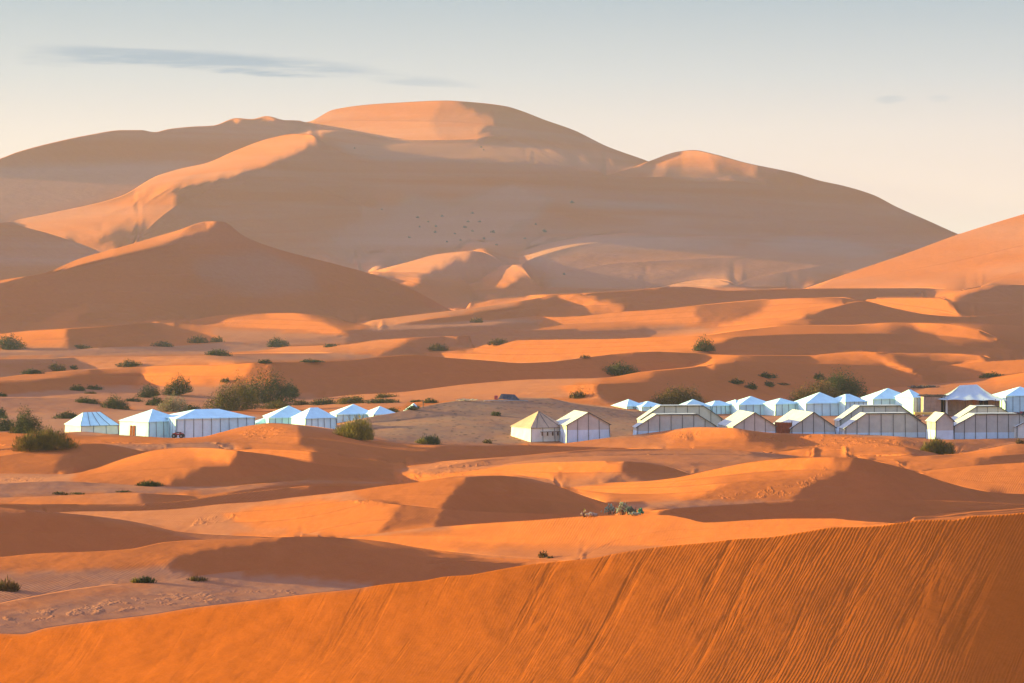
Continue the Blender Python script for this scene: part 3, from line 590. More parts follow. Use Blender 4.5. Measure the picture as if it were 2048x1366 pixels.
        def solve(L, p, q, iters):
            c = np.clip((q+(VV-VH)/F)/.3, .2, 1.2)**2; WW[0] = WH = WH0*.5*(c[:, 1:]+c[:, :-1]); WW[1] = WV = WV0*.5*(c[1:]+c[:-1])
            gu, gv = target_grad(p, q)
            tH = .5*(gu[:, 1:]+gu[:, :-1])*DU + .5*(gv[:, 1:]+gv[:, :-1])*dvH
            tV = .5*(gv[1:]+gv[:-1])*dvV
            lim = .9
            EX = np.zeros_like(WV); gap = L[1:]-L[:-1]
            for i in first[1:]:
                J = JUMP[BAND[i]-1]; viol = J & (gap[i-1] < .006); EX[i-1] = np.where(viol, 3.0, 0); 
                tV[i-1] = np.where(J, .01, 0)
            b = PW*L0
            d = WH*tH; b[:, 1:] += d; b[:, :-1] -= d
            d = (WV+EX)*tV; b[1:] += d; b[:-1] -= d
            dg = PW.copy(); dg[:, 1:] += WH; dg[:, :-1] += WH; W_ = WV+EX; dg[1:] += W_; dg[:-1] += W_
            x = L.copy(); r = b-applyA(x, EX); z = r/dg; s = z.copy(); rz = (r*z).sum()
            for _ in range(iters):
                As = applyA(s, EX); al_ = rz/((s*As).sum()+1e-30); x += al_*s; r -= al_*As; z = r/dg; rz2 = (r*z).sum(); s = z+(rz2/rz)*s; rz = rz2
            return x
        L_ = L0.copy(); p = np.where(RT < 0, -.25, .12)*np.ones_like(L_); q = QT.copy(); p, q = project(p, q, 1.0)
        for it in range(16):
            L_ = solve(L_, p, q, 130 if it < 3 else 60); p, q = slopes(L_); p, q = project(p, q, .35 if it < 6 else .2); n_ = 3 if it < 8 else 1; p = soften(p, n_); q = soften(q, n_)
        return L_
    Lx = WARM if WARM is not None and WARM.shape == L0.shape else first_guess() if prev is None else np.concatenate(resample(prev, UCOL, rows_n, [VV[first[k-1]:first[k-1]+rows_n[k-1]] for k in range(1, KC+1)]))
    Lx = lbfgs(Lx, iters)
    for i, t in TIE: Lx[i] = np.where(t, Lx[i-1], Lx[i])
    G.L = Lx; G.first = first; G.rows_n = rows_n; G.BAND = BAND; G.TT = TT; G.VV = VV; G.RT = RT; G.QT = QT; G.JUMP = JUMP; G.NR = NR; G.RTc = RTc; G.NC = NC
    D = np.exp(Lx); P = RAY*D[..., None]; e1 = P[rowc+1][:, 1:]-P[rowc][:, :-1]; e2 = P[rowc+1][:, :-1]-P[rowc][:, 1:]
    n = np.cross(e1, e2); n /= np.linalg.norm(n, axis=-1, keepdims=True)+1e-9; r = n@Sv
    G.r = np.zeros_like(VV); G.r[rowc, :-1] = r; G.r[rowc+1, :-1] = r; G.r[:, -1] = G.r[:, -2]
    e = np.abs(np.where(HINGE, np.maximum(r-RTc, 0), r-RTc)); print('DU %g rows %d mean err %.3f' % (DU, NR, (e*AR).sum()/AR.sum()), 'order violations', sum(int((~t & (Lx[i]-Lx[i-1] < 0)).sum()) for i, t in TIE))
    return G
# The full descent (NIT = 1500 on this grid, WARM = None) takes some minutes; these are its distances on a 148 x 142 sub-grid,
# as integer second differences of log-distance in steps of 1/5000, from which the descent below starts.
START = np.array([2128,-5,-5,-6,-5,-5,-6,-5,-6,-5,-6,-5,-6,-5,-5,-6,-5,-5,-6,-5,-5,-5,-5,-6,-5,-5,-5,-5,-5,-5,-5,-5,-5,-5,-5,-5,-4,-5,-5,-5,-4,-5,-5,-5,-4,-5,-5,-4,-5,-4,-5,-4,-5,-4,-4,-4,-4,-4,-4,-4,-4,-4,-3,-4,-3,-3,-4,-3,-3,-3,-3,-3,-2,-3,-3,-2,-3,-2,-2,-2,-2,-2,-2,-2,-2,-2,-1,-2,-1,-1,-1,-1,-1,-1,-1,0,-1,0,-1,0,0,0,0,0,0,0,1,0,1,0,1,1,0,1,1,1,1,1,2,1,1,2,1,2,2,1,2,2,2,2,2,3,2,3,2,3,2,3,3,3,2,3,
46,0,0,1,0,-1,1,0,0,-1,1,0,1,0,0,1,0,0,1,0,0,0,0,1,0,0,0,0,1,0,0,1,0,0,1,0,-1,1,0,1,-1,1,0,1,-1,1,0,0,1,-1,1,0,1,0,0,0,0,0,0,1,0,1,0,1,-1,0,1,0,1,0,1,0,0,0,1,0,1,-1,0,0,0,1,0,1,0,1,0,1,0,0,0,0,0,0,1,-1,1,0,0,0,0,0,0,1,0,1,-1,1,0,1,0,0,1,0,0,0,0,1,-1,1,1,0,0,0,0,1,0,0,1,0,0,0,0,0,1,0,0,0,0,0,1,0,
48,0,0,0,0,1,0,-1,0,1,-1,1,1,0,0,1,0,0,0,0,0,1,0,0,0,1,0,1,-1,1,1,-1,1,0,0,1,0,0,0,0,1,0,0,0,1,0,1,-1,0,1,0,0,0,0,1,0,1,0,0,0,1,0,0,0,1,0,0,1,-1,1,0,1,0,1,0,-1,0,1,0,1,0,-1,1,0,1,0,0,1,0,0,0,0,1,0,0,0,0,0,1,0,1,0,0,-1,1,0,1,0,0,1,0,0,0,0,0,1,0,0,1,0,0,0,1,0,0,-1,0,1,0,1,0,0,0,1,0,1,2,1,2,2,1,1,
50,0,0,-1,1,0,0,0,0,0,0,0,1,1,0,0,0,1,0,1,0,-1,1,0,1,-1,1,0,1,0,0,1,0,1,-1,0,1,0,1,0,-1,0,1,0,0,1,0,1,0,-1,1,0,0,1,0,0,0,0,1,-1,0,1,1,0,0,0,0,0,1,0,0,1,0,0,0,1,0,1,0,-1,1,0,1,0,0,1,0,0,0,1,0,1,-1,1,-1,1,0,1,0,0,-1,0,1,0,0,1,0,1,0,0,1,0,0,0,0,-1,1,0,0,1,1,1,0,1,0,2,1,2,2,1,3,1,2,1,3,1,2,2,1,0,0,1,
51,0,-1,1,0,0,0,1,0,-1,0,1,0,1,1,-1,1,0,0,0,1,0,0,1,-1,1,0,1,0,0,1,0,0,0,1,0,0,0,0,0,1,1,0,0,0,0,0,0,0,1,-1,1,1,0,0,0,0,1,-1,1,0,0,0,1,0,0,0,1,0,1,0,0,0,1,0,0,1,-1,0,1,-1,1,-1,1,1,0,0,0,1,-1,1,0,0,0,1,0,0,0,0,1,0,0,0,1,0,0,1,0,2,1,1,1,1,1,2,1,1,2,2,2,2,1,3,0,1,1,0,1,1,1,-1,0,0,-1,-2,0,-2,-1,-2,-2,-1,-2,
51,-1,1,0,-1,1,0,0,0,0,0,1,1,-1,1,1,0,0,1,0,-1,1,0,0,1,0,0,0,1,0,0,1,0,0,0,1,0,0,0,1,0,-1,1,0,1,-1,1,0,0,0,1,-1,0,0,1,1,0,-1,1,0,0,1,0,-1,0,0,1,0,0,0,1,0,1,-1,1,0,0,0,1,-1,1,0,1,1,0,1,1,1,0,1,1,0,2,0,1,1,2,0,2,1,1,2,0,2,2,1,2,2,2,1,1,1,1,0,0,0,0,0,0,-1,0,-1,-1,-1,-1,-2,-1,-2,-1,-2,-2,-1,-2,-1,-1,-1,-1,-1,0,0,-1,0,
52,1,0,-1,1,0,0,0,-1,0,0,0,1,1,0,0,0,0,0,0,1,0,0,0,0,0,1,-1,0,1,0,0,0,1,0,-1,1,0,1,-1,1,0,0,0,0,1,-1,1,0,1,-1,1,0,1,0,0,0,1,0,0,1,0,1,1,0,1,0,0,2,1,1,1,1,1,1,1,0,2,0,2,1,1,1,2,2,1,1,1,2,1,0,2,0,1,1,0,0,2,0,0,1,-1,1,-1,-1,1,-1,0,-2,0,-1,-1,-2,-1,-2,0,-1,-2,-1,-1,-2,0,-2,-1,-1,0,-1,0,0,0,0,-1,1,0,1,0,1,1,0,1,1,0,
50,0,-1,1,0,0,0,0,1,-1,1,0,1,0,0,1,1,0,1,0,0,1,0,0,1,0,0,2,0,1,1,0,1,0,1,1,0,1,0,1,0,1,0,1,1,0,1,0,1,0,1,0,1,1,1,1,1,0,0,1,1,1,1,1,1,-1,1,2,1,1,1,1,1,1,0,0,1,0,1,0,0,0,1,0,1,0,1,-1,-1,0,0,-1,0,0,-2,0,0,-2,-1,0,-2,0,-2,-1,0,-2,0,-2,0,-1,0,-1,0,-1,0,-1,0,0,0,1,0,0,1,0,1,0,0,1,1,0,1,1,0,1,0,0,1,0,1,0,0,-1,
55,0,0,0,0,1,1,-1,0,0,0,2,1,2,1,1,0,1,1,1,1,0,1,1,0,2,1,0,2,1,0,2,1,0,1,0,0,1,1,0,1,1,0,1,0,1,0,1,0,0,0,1,1,0,1,0,0,1,0,0,0,1,1,0,-1,1,0,0,0,0,0,0,0,-1,0,0,0,-1,-1,-1,0,0,-1,-1,-1,-1,-1,0,-1,-1,0,-1,-1,-1,0,-1,-1,0,0,-1,0,0,0,0,0,0,0,1,0,1,0,1,0,0,0,1,0,0,1,0,1,1,0,1,0,-1,1,1,0,1,-1,0,1,0,0,1,0,0,1,0,0,1,
82,0,0,-1,1,0,0,0,-1,-1,-1,2,3,1,1,0,0,1,-1,1,0,0,0,0,1,-1,1,0,0,0,1,-1,0,0,0,0,0,0,-1,1,-1,0,0,0,0,-1,1,-1,0,0,0,0,-1,0,-1,0,0,-1,1,-1,0,-1,-1,-1,0,0,0,-1,-1,-1,0,-1,-1,1,-1,0,-1,0,0,0,-1,0,0,0,-1,1,0,0,0,1,-1,0,0,1,0,0,0,1,0,0,1,-1,1,0,0,1,1,0,1,0,1,0,0,2,0,-1,1,1,0,1,0,1,0,-1,0,1,0,0,1,0,1,0,0,0,1,0,0,1,1,0,0,0,
71,0,0,0,0,0,0,1,0,1,1,-2,-1,-1,0,0,0,-1,1,-1,0,0,0,0,-1,1,-1,0,-1,0,0,0,-1,1,-1,0,1,-1,1,-1,1,-1,1,-1,0,1,-1,0,1,0,0,-1,1,0,0,0,0,0,-1,1,-1,1,0,0,1,-1,0,0,1,0,0,0,1,-1,1,0,0,0,0,0,1,0,0,1,0,0,1,0,1,0,0,1,1,-1,1,1,0,0,1,1,0,1,0,0,1,1,0,2,0,1,1,0,1,-1,0,1,-1,1,1,0,1,0,1,0,0,0,0,1,0,1,0,0,0,0,1,0,1,1,-1,1,0,0,
57,-1,1,0,0,0,0,-1,1,0,-1,1,0,1,-1,0,1,0,0,0,0,0,1,0,0,0,0,0,1,0,0,0,1,0,0,1,-1,1,-1,1,-1,1,0,1,0,-1,1,0,-1,1,0,1,-1,1,0,0,0,1,0,0,0,0,0,1,-1,1,0,0,0,1,0,1,0,1,-1,1,0,1,0,1,0,0,1,1,2,0,0,2,0,1,1,0,0,2,0,0,1,1,1,0,0,0,0,1,1,0,1,0,1,1,0,0,0,0,0,0,1,-1,1,0,1,0,0,0,0,0,0,0,2,-1,0,1,-1,1,0,0,1,-1,1,0,0,0,
54,0,-1,1,0,0,0,1,-1,0,1,0,0,0,1,0,0,1,0,0,1,0,-1,1,0,0,0,1,0,0,0,1,0,0,1,-1,1,0,0,0,1,0,0,0,0,1,0,0,0,0,0,0,1,0,0,1,0,-1,1,0,1,0,1,0,0,0,0,1,1,1,1,1,0,1,1,0,1,0,1,0,1,1,1,1,0,2,1,0,1,0,1,0,1,-1,0,1,0,0,0,0,1,-1,1,0,-1,1,1,0,0,0,0,1,0,0,0,0,0,1,0,1,-1,1,0,1,-1,0,0,1,-1,1,0,-1,1,0,0,0,0,1,0,0,0,0,
1932,13,13,12,19,20,18,14,12,11,15,27,29,24,19,20,18,17,17,18,17,17,18,17,19,21,23,26,31,34,35,33,32,30,29,29,26,25,25,22,19,17,18,16,17,17,17,18,19,20,26,34,43,45,43,20,15,15,14,14,15,15,14,14,13,12,12,11,10,8,7,5,3,0,-3,-17,-24,-42,-39,-4,139,52,28,20,11,3,1,-3,-3,-5,-7,-10,-12,-11,-10,-12,-11,-11,-11,-11,-12,-11,-12,-12,-11,-12,-13,-11,-12,-12,-14,-13,-13,-13,-17,-28,-48,-101,-139,-87,264,434,172,95,23,21,13,34,57,21,9,9,17,17,18,15,3,7,8,12,12,17,
91,0,0,0,4,3,5,5,5,6,3,-4,-5,-2,0,0,1,2,3,3,5,6,5,7,7,5,5,3,5,2,-2,-3,-5,-7,-8,-9,-10,-10,-8,-6,-4,0,-1,4,5,6,8,9,10,3,-2,-16,-27,-32,-29,-7,-1,-1,-1,-1,-2,-2,-2,-2,-1,-1,-1,-3,-2,-2,-2,-2,0,-1,-1,8,6,9,6,6,-3,-4,-5,-6,-4,-2,-1,2,0,-2,-3,0,0,1,-1,1,0,-1,-1,0,0,1,0,0,-1,0,-1,-2,0,-1,-1,0,0,1,3,6,8,13,14,17,15,-4,-6,-10,-8,-4,0,-4,-2,-4,-2,-4,-4,-7,-10,-8,1,0,1,-1,1,1,
88,0,0,-1,4,4,2,5,7,5,4,-2,-1,2,7,7,9,10,10,12,8,6,2,-2,-4,-5,-7,-10,-5,-7,-10,-10,-11,-8,-6,-2,1,2,1,5,6,3,4,-1,-8,-9,-11,-14,-16,-11,-11,-5,-4,-1,-2,-1,-1,-1,-1,-1,-2,-3,-2,-2,0,-2,-2,-1,-3,-1,-2,-1,1,-2,-1,2,6,8,9,6,-4,-6,-5,-4,-3,1,1,1,-4,-3,0,0,1,0,1,-1,0,0,0,-1,0,0,0,1,0,-2,0,-1,-1,-2,1,0,0,0,1,5,9,11,15,15,17,-7,-6,-7,-9,-4,-2,-4,-13,-8,-1,0,-5,-5,-2,0,0,0,0,1,0,1,
96,-2,-3,-1,4,5,7,8,9,12,12,10,11,14,14,11,4,0,-4,-7,-6,-1,4,-13,-15,-14,-15,-13,-14,-12,-9,1,11,2,-1,-4,-5,-6,-5,-9,-9,-8,-9,-8,-2,-2,-2,0,0,0,0,-1,-1,-2,-1,-2,-1,-1,-1,-2,-1,-3,-3,-1,-2,0,-1,-3,-1,-3,2,5,-8,-3,0,0,3,9,8,10,0,-7,-2,-2,1,-1,-4,-9,-2,1,0,0,1,0,0,1,-1,0,-1,0,1,0,0,0,-1,0,-2,0,-2,0,-1,0,1,0,1,2,9,12,12,14,13,-15,-7,-1,-5,-5,-2,-5,-19,-4,-1,1,-1,1,0,-1,0,1,1,0,0,0,
232,1,1,1,-2,-4,-3,-4,-6,-7,-10,-14,-19,-20,-21,-20,-16,-15,-11,-12,-12,-18,-21,0,0,0,0,0,0,0,0,0,0,0,0,0,0,0,0,0,0,0,0,0,0,0,0,0,0,0,0,0,0,0,0,0,0,0,0,0,0,0,0,0,0,0,0,0,0,0,0,0,0,0,0,0,0,0,0,0,0,0,0,0,0,0,0,0,0,0,0,0,0,0,0,0,0,0,0,0,0,0,0,0,0,0,0,0,0,0,0,0,0,0,0,0,0,0,0,0,0,0,0,0,0,0,0,0,0,0,0,0,0,0,0,0,0,0,0,0,0,0,
123,-1,1,-1,-6,-5,-5,-4,-2,-3,-2,-3,-3,-4,-6,-4,-4,-2,-4,-2,-1,1,3,0,2,1,2,0,-7,-4,-1,-8,-13,-5,-2,-2,0,1,-1,0,0,0,0,1,0,0,0,-1,-1,0,-1,0,0,-1,-1,-1,-2,-2,-2,-1,-2,-1,-1,-2,-1,-1,-2,5,7,7,-7,-13,-3,0,-1,0,0,5,9,8,-7,0,1,-1,0,-3,-5,0,0,-1,0,1,-1,0,-1,0,0,-1,0,0,0,0,0,-1,0,-1,1,-1,0,-1,0,0,-1,0,0,1,6,15,13,28,33,-72,-5,3,7,-4,3,-12,-16,0,1,0,0,0,0,0,1,0,0,0,0,1,
120,-1,-1,0,-4,-5,-5,-5,-3,-3,-3,-3,-4,-3,-2,-3,-2,-3,0,-1,-2,-1,-5,-4,-3,-2,-3,-4,-5,-3,-1,-2,-2,-1,0,0,-1,0,1,-1,0,0,0,0,0,0,0,0,-1,-2,0,1,-1,0,-1,-2,-2,-2,-2,-1,-2,-1,-2,5,7,14,10,-5,-15,-16,-6,-2,0,-2,0,0,1,2,10,9,-11,1,2,1,-3,-6,0,0,0,1,0,-1,0,-1,0,-1,0,0,0,0,-1,0,0,0,0,0,-1,0,0,-1,0,0,0,0,-1,1,1,15,16,31,24,-65,-9,-9,5,3,-5,-6,-1,0,0,0,0,0,0,0,0,0,0,0,1,1,
146,-3,-4,-4,-6,-5,-4,-3,-1,2,-1,-1,-4,-6,-7,-6,-7,-5,-8,-7,-7,-6,-2,-2,0,2,5,6,4,-1,-7,-7,-5,-4,-7,-1,-1,-1,-2,0,1,-1,0,1,0,-1,0,-1,0,1,9,18,5,2,-4,0,3,5,11,11,3,9,4,-13,-20,-27,-23,-11,-5,-2,-1,0,-1,0,-1,-1,1,2,16,5,-14,3,1,-2,-5,1,0,0,0,0,-1,0,0,0,-1,0,0,0,0,-1,0,0,0,-1,0,0,-1,0,-1,1,-1,-1,0,0,1,-1,0,12,17,39,17,-63,-6,-13,-2,0,0,0,0,0,-1,1,0,0,0,0,1,0,0,0,0,0,
174,-2,-3,-3,-10,-10,-12,-10,-13,-13,-10,-9,-7,-6,-4,-4,-3,-2,-2,0,1,1,2,4,8,10,10,9,3,0,2,2,-1,-3,-4,-9,-8,-8,-5,-3,-10,-11,-10,0,0,0,1,9,33,68,108,87,-45,-45,-18,-19,-24,-36,-40,-29,-17,-25,-19,-8,-2,-1,0,-1,-1,0,-1,-1,-1,0,-1,0,0,12,12,-3,-15,4,-1,-3,0,0,1,0,0,-1,0,0,-1,-1,1,-1,-1,0,0,0,0,-1,0,1,-1,-1,1,-1,0,-1,0,0,0,-1,0,1,0,5,20,50,6,-69,5,-15,-3,0,1,0,-1,1,0,0,-1,1,-1,1,0,0,1,0,1,0,
733,9,9,9,8,8,9,8,8,8,7,8,9,10,9,9,10,8,10,7,8,8,6,5,1,-2,-4,-3,-1,1,0,-5,-4,-1,3,4,4,6,3,7,19,34,58,35,-3,24,-31,-97,-175,-159,-139,-136,17,20,-2,-4,-4,7,4,-8,-10,-10,-12,-23,-35,-23,-25,-24,-17,-12,-12,-12,-11,-10,-8,-7,-7,-20,-41,-39,-34,0,0,0,0,0,0,0,0,0,0,0,0,0,0,0,0,0,0,0,0,0,0,0,0,0,0,0,0,0,0,0,0,0,0,0,0,0,0,0,0,0,0,0,0,0,0,0,0,0,0,0,0,0,0,0,0,0,0,0,0,0,
31,-1,0,0,0,0,0,-1,0,-2,-1,-1,0,-1,-1,0,0,-1,-1,0,-1,-1,0,-1,-2,-3,-2,-3,-1,-2,-1,0,1,0,0,0,1,2,2,5,4,6,5,0,1,-2,1,3,2,-14,-12,-4,0,1,3,4,4,3,4,4,3,5,6,18,28,16,18,16,10,3,6,5,5,2,2,0,0,-1,-1,-7,-45,-42,-23,-12,-5,-3,-4,-2,-2,-2,-1,-3,-3,-2,-4,-2,1,-1,0,1,0,0,0,-1,1,0,-1,0,-1,0,0,-1,-1,0,-1,-1,0,1,17,38,9,-21,-29,-14,0,-1,0,1,0,-1,1,0,0,0,0,1,0,0,0,0,0,1,
30,1,0,0,0,-1,0,-1,-1,-1,0,-1,-2,0,0,-1,-1,1,-1,-1,0,-2,-1,-1,-2,-2,-3,-2,-1,-1,-1,0,0,0,1,1,1,2,4,2,6,5,4,0,2,-1,0,5,2,-12,-12,-6,-3,1,3,3,4,3,4,3,4,2,3,2,3,2,2,2,2,3,1,1,2,2,2,2,3,4,0,-2,-12,-8,-6,-3,-4,-3,-3,-2,-2,-1,-2,-2,-3,-3,-4,-1,-1,0,0,0,0,1,-1,1,-1,0,0,0,0,-1,0,0,-1,-1,-1,-1,0,1,26,36,7,-25,-37,-7,-1,1,0,0,-1,1,0,-1,1,0,0,0,1,-1,1,0,0,0,
31,0,0,0,-1,1,-1,0,-1,-1,-2,-1,0,-1,0,-1,0,-1,0,-1,-1,0,-1,-2,-1,-3,-2,-2,-2,-1,-1,1,0,0,0,1,3,2,3,4,4,5,3,1,3,-1,3,7,3,-4,-4,-1,-1,0,3,6,9,11,11,11,11,11,11,12,-25,-27,-16,-8,-3,-1,0,0,0,2,0,3,0,1,1,0,-6,-6,-5,-5,-4,-3,-2,-3,-2,-3,0,-2,-3,-3,-3,-3,0,1,0,0,0,0,0,0,0,2,0,-3,0,0,-1,0,-1,-2,0,6,14,20,50,57,37,2,-63,-21,-29,-32,-30,-11,0,-1,1,0,0,0,0,0,0,2,-1,0,2,1,
0,0,0,0,0,0,0,0,0,0,0,0,0,0,0,0,0,0,0,0,0,0,0,0,0,0,0,0,0,0,0,0,0,0,0,0,0,0,0,0,0,0,0,0,0,0,0,36,110,95,35,26,11,5,1,2,1,-3,-3,-2,-2,0,36,21,51,53,43,33,29,26,25,25,24,23,24,21,23,22,21,21,20,19,20,-50,-90,-154,-183,-70,-168,-151,129,129,75,35,26,17,21,19,18,20,19,19,19,19,19,16,19,21,18,19,19,19,18,18,16,15,4,-3,-61,-244,-435,-69,0,0,0,0,0,0,0,0,0,0,0,0,0,0,0,0,0,0,0,0,
47,0,0,1,-1,-1,-1,-1,-1,-2,-1,-1,-1,-1,-1,1,-1,-1,-1,-1,-2,-2,-2,-2,-3,-1,0,-1,-2,-5,-4,-1,0,1,1,2,2,3,4,3,2,2,-2,-8,-4,-2,12,16,6,5,-5,-5,-3,-4,-4,-5,2,6,5,5,4,3,-24,-7,-1,-1,-2,-1,-1,-1,-1,-1,-1,-1,-1,-1,-1,-1,-1,0,-1,1,3,27,14,4,1,1,-2,-8,-1,-9,-13,-7,-2,5,-2,-1,0,-1,-1,-1,0,-1,0,1,-1,0,1,0,0,0,2,2,3,-1,0,2,0,8,-3,-12,-1,12,33,34,34,19,14,16,15,15,15,14,15,19,22,21,21,15,11,3,
96,0,2,0,-2,-4,-5,-7,-11,-12,-11,-3,-1,0,-1,-1,1,7,22,27,1,0,-3,-6,-9,-13,-23,-15,-11,-5,-1,-1,0,1,2,2,2,3,2,2,3,0,-3,-11,-1,-3,4,11,5,5,3,1,0,-1,1,-8,-6,0,1,0,0,1,-7,-1,-1,-2,-1,-1,-1,-1,-1,-1,-1,-1,-1,-1,-1,-2,-1,0,1,-1,5,22,20,5,6,5,-3,-19,-9,-14,-11,0,3,2,0,-1,0,-2,0,0,-1,0,0,-1,1,0,0,0,0,0,1,3,1,0,2,0,2,0,1,-9,1,-1,0,1,0,0,-3,-1,0,0,-2,-2,0,2,-1,1,-1,0,0,0,
770,-1,-1,-2,1,2,4,7,18,19,35,21,4,-17,-1,-11,-17,-26,-42,-47,-23,-21,-19,-17,-13,-13,-10,-17,-21,-15,-12,-7,-15,-18,-21,-24,-31,-39,-42,-51,-60,-70,-80,-43,-34,0,0,0,0,0,0,0,0,0,0,0,0,0,0,0,0,0,0,0,0,0,0,0,0,0,0,0,0,0,0,0,0,0,0,0,0,0,0,0,0,0,0,0,0,0,0,0,0,0,0,0,0,0,0,0,0,0,0,0,0,0,0,0,0,0,0,0,0,0,0,0,0,0,0,0,0,0,0,0,0,0,0,0,0,0,0,0,0,0,0,0,0,0,0,0,0,0,
4,0,-1,0,0,0,1,1,-1,5,9,9,-1,-9,-10,-3,1,2,1,0,2,3,4,5,5,7,13,15,15,9,3,-3,4,5,6,6,11,8,8,8,7,8,3,4,16,-34,-8,-5,0,2,5,7,9,16,-10,-19,-33,-23,-9,-7,-7,-7,-9,-8,-4,-3,-3,-3,-3,-2,-2,-1,-2,-2,-2,-1,-2,-1,-1,-2,-2,0,9,30,36,31,39,30,-2,-71,-41,-30,-20,-1,2,1,1,1,0,1,0,0,1,1,0,0,0,0,1,1,1,0,1,0,0,1,0,1,1,1,1,1,-2,-3,0,1,-1,-2,-2,-2,-2,-2,-1,-2,-3,-1,-2,-2,-1,0,0,0,
0,0,0,0,0,0,0,0,0,0,0,0,0,0,0,0,0,0,0,0,0,0,0,0,0,0,0,0,0,0,0,0,0,0,0,0,0,0,0,0,0,0,0,0,0,0,0,0,0,0,0,0,0,0,0,24,28,10,-4,-6,-6,-7,-1,4,6,10,12,13,11,9,9,6,8,8,6,5,1,1,-1,-2,-9,-13,-38,-54,-30,0,0,0,0,0,0,0,0,0,0,0,0,0,0,0,0,0,0,0,0,0,0,0,0,0,0,0,0,0,0,0,0,0,0,0,0,0,0,0,0,0,0,0,0,0,0,0,0,0,0,0,0,0,0,0,0,0,
27,-5,-4,-7,-7,0,0,0,1,3,6,-8,8,-8,-1,0,1,1,1,4,5,3,2,4,3,4,3,3,4,2,3,3,3,2,2,1,-5,1,1,2,2,0,1,0,-1,0,-2,-2,-3,-5,-4,-4,0,-1,16,5,4,5,3,4,4,4,-1,-17,5,5,-1,-3,-3,-2,-2,0,-3,-2,-2,-3,-3,-4,0,8,26,29,3,13,34,39,69,32,5,-95,-140,-54,-3,1,1,1,0,1,1,1,1,1,5,6,2,0,-6,-1,0,-1,0,0,0,-1,1,0,1,1,1,2,-1,-1,-1,1,10,10,6,2,-1,-3,-4,-5,-6,-6,-6,-7,-8,-4,-1,-2,0,-1,
0,0,0,0,0,0,0,0,0,0,0,0,0,0,0,0,0,0,0,0,0,0,0,0,0,0,0,0,0,0,0,0,0,0,0,0,0,0,0,0,0,0,0,0,0,0,0,0,0,0,0,0,0,0,0,0,0,0,0,0,0,0,0,0,0,0,0,0,0,0,0,0,0,0,0,0,0,0,0,0,0,0,0,0,0,0,0,0,180,414,130,49,27,9,0,-5,-3,-1,-3,-4,-6,-6,-10,-13,-10,-7,-1,-4,-3,4,-1,-1,-2,-1,-1,-2,-3,-2,2,5,8,7,10,8,-1,-3,2,0,1,1,4,6,-4,1,5,-1,-1,-35,-42,-8,-4,-3,
71,-12,-5,-5,-12,-15,-8,-4,-4,6,-2,-2,4,-9,1,2,0,2,3,3,1,2,3,2,2,3,4,2,3,4,3,6,5,5,4,4,6,4,5,9,10,10,9,8,5,0,-4,-7,-9,-5,-5,-3,-3,-6,2,3,3,3,4,6,7,7,6,5,-24,-27,-12,1,3,11,36,90,68,-10,-26,-38,-41,-20,-16,-26,-38,-37,-3,10,4,83,92,24,11,-50,-53,-53,-32,-7,4,-2,-3,-5,-5,-4,-3,-4,-4,-3,-1,-2,-3,1,2,-4,-1,0,1,0,-1,0,0,1,1,0,0,0,-1,0,-2,0,-1,0,0,1,2,9,16,12,7,1,-3,18,23,1,-3,-3,
0,0,0,0,0,0,0,0,0,0,0,0,0,30,5,20,22,19,16,16,16,16,16,15,16,16,14,17,17,17,17,16,15,17,17,16,19,19,19,15,16,17,17,18,20,22,28,39,43,41,39,45,73,96,97,122,103,110,8,-14,-13,-7,-10,-10,-8,-11,-19,-32,-34,-44,-71,-131,-121,-54,-66,-48,0,-19,-10,-17,-46,-94,-187,-252,-94,0,0,0,0,0,0,0,0,0,0,0,0,0,0,0,0,0,0,0,0,0,0,0,0,0,0,0,0,0,0,0,0,0,0,0,0,0,0,0,0,0,0,0,0,0,0,0,0,0,0,0,0,0,0,0,0,0,
59,-1,-1,1,2,1,2,2,0,-4,-8,-9,-21,10,9,-3,2,9,0,-1,0,-2,-2,-2,-6,-10,3,1,1,0,2,-1,2,2,1,2,1,2,2,2,0,-1,1,8,-3,-5,-5,-2,-4,-3,2,15,21,0,-11,-12,-5,-6,-14,-1,0,-5,-2,-1,-1,0,-4,-2,-2,0,0,4,17,18,6,-12,-19,-16,5,20,36,72,151,204,64,-32,-31,-28,-27,-29,-37,-56,-77,-75,-69,-40,-8,-4,-3,-2,-1,0,0,-1,-2,0,-1,-4,-4,-1,1,0,-2,0,0,-1,1,2,0,1,0,0,-1,-1,0,-1,-1,-1,1,0,5,-7,-2,1,-1,-2,-3,1,1,1,-1,0,
362,6,-3,0,5,2,-6,-11,-15,-31,-44,-22,-7,-11,-15,-20,-24,-29,-16,-14,-12,-12,-11,-10,-10,4,2,6,14,24,36,56,22,21,11,7,15,16,4,-2,-4,-3,-1,-4,10,11,8,-8,-4,-4,-5,-21,-65,-78,-59,-61,0,0,0,0,0,0,0,0,0,0,0,0,0,0,0,0,0,0,0,0,0,0,0,0,0,0,0,0,0,0,0,0,0,0,0,0,0,0,0,0,0,0,0,0,0,0,0,0,0,0,0,0,0,0,0,0,0,0,0,0,0,0,0,0,0,0,0,0,0,0,0,0,0,0,0,0,0,0,0,0,0,0,0,0,0,0,
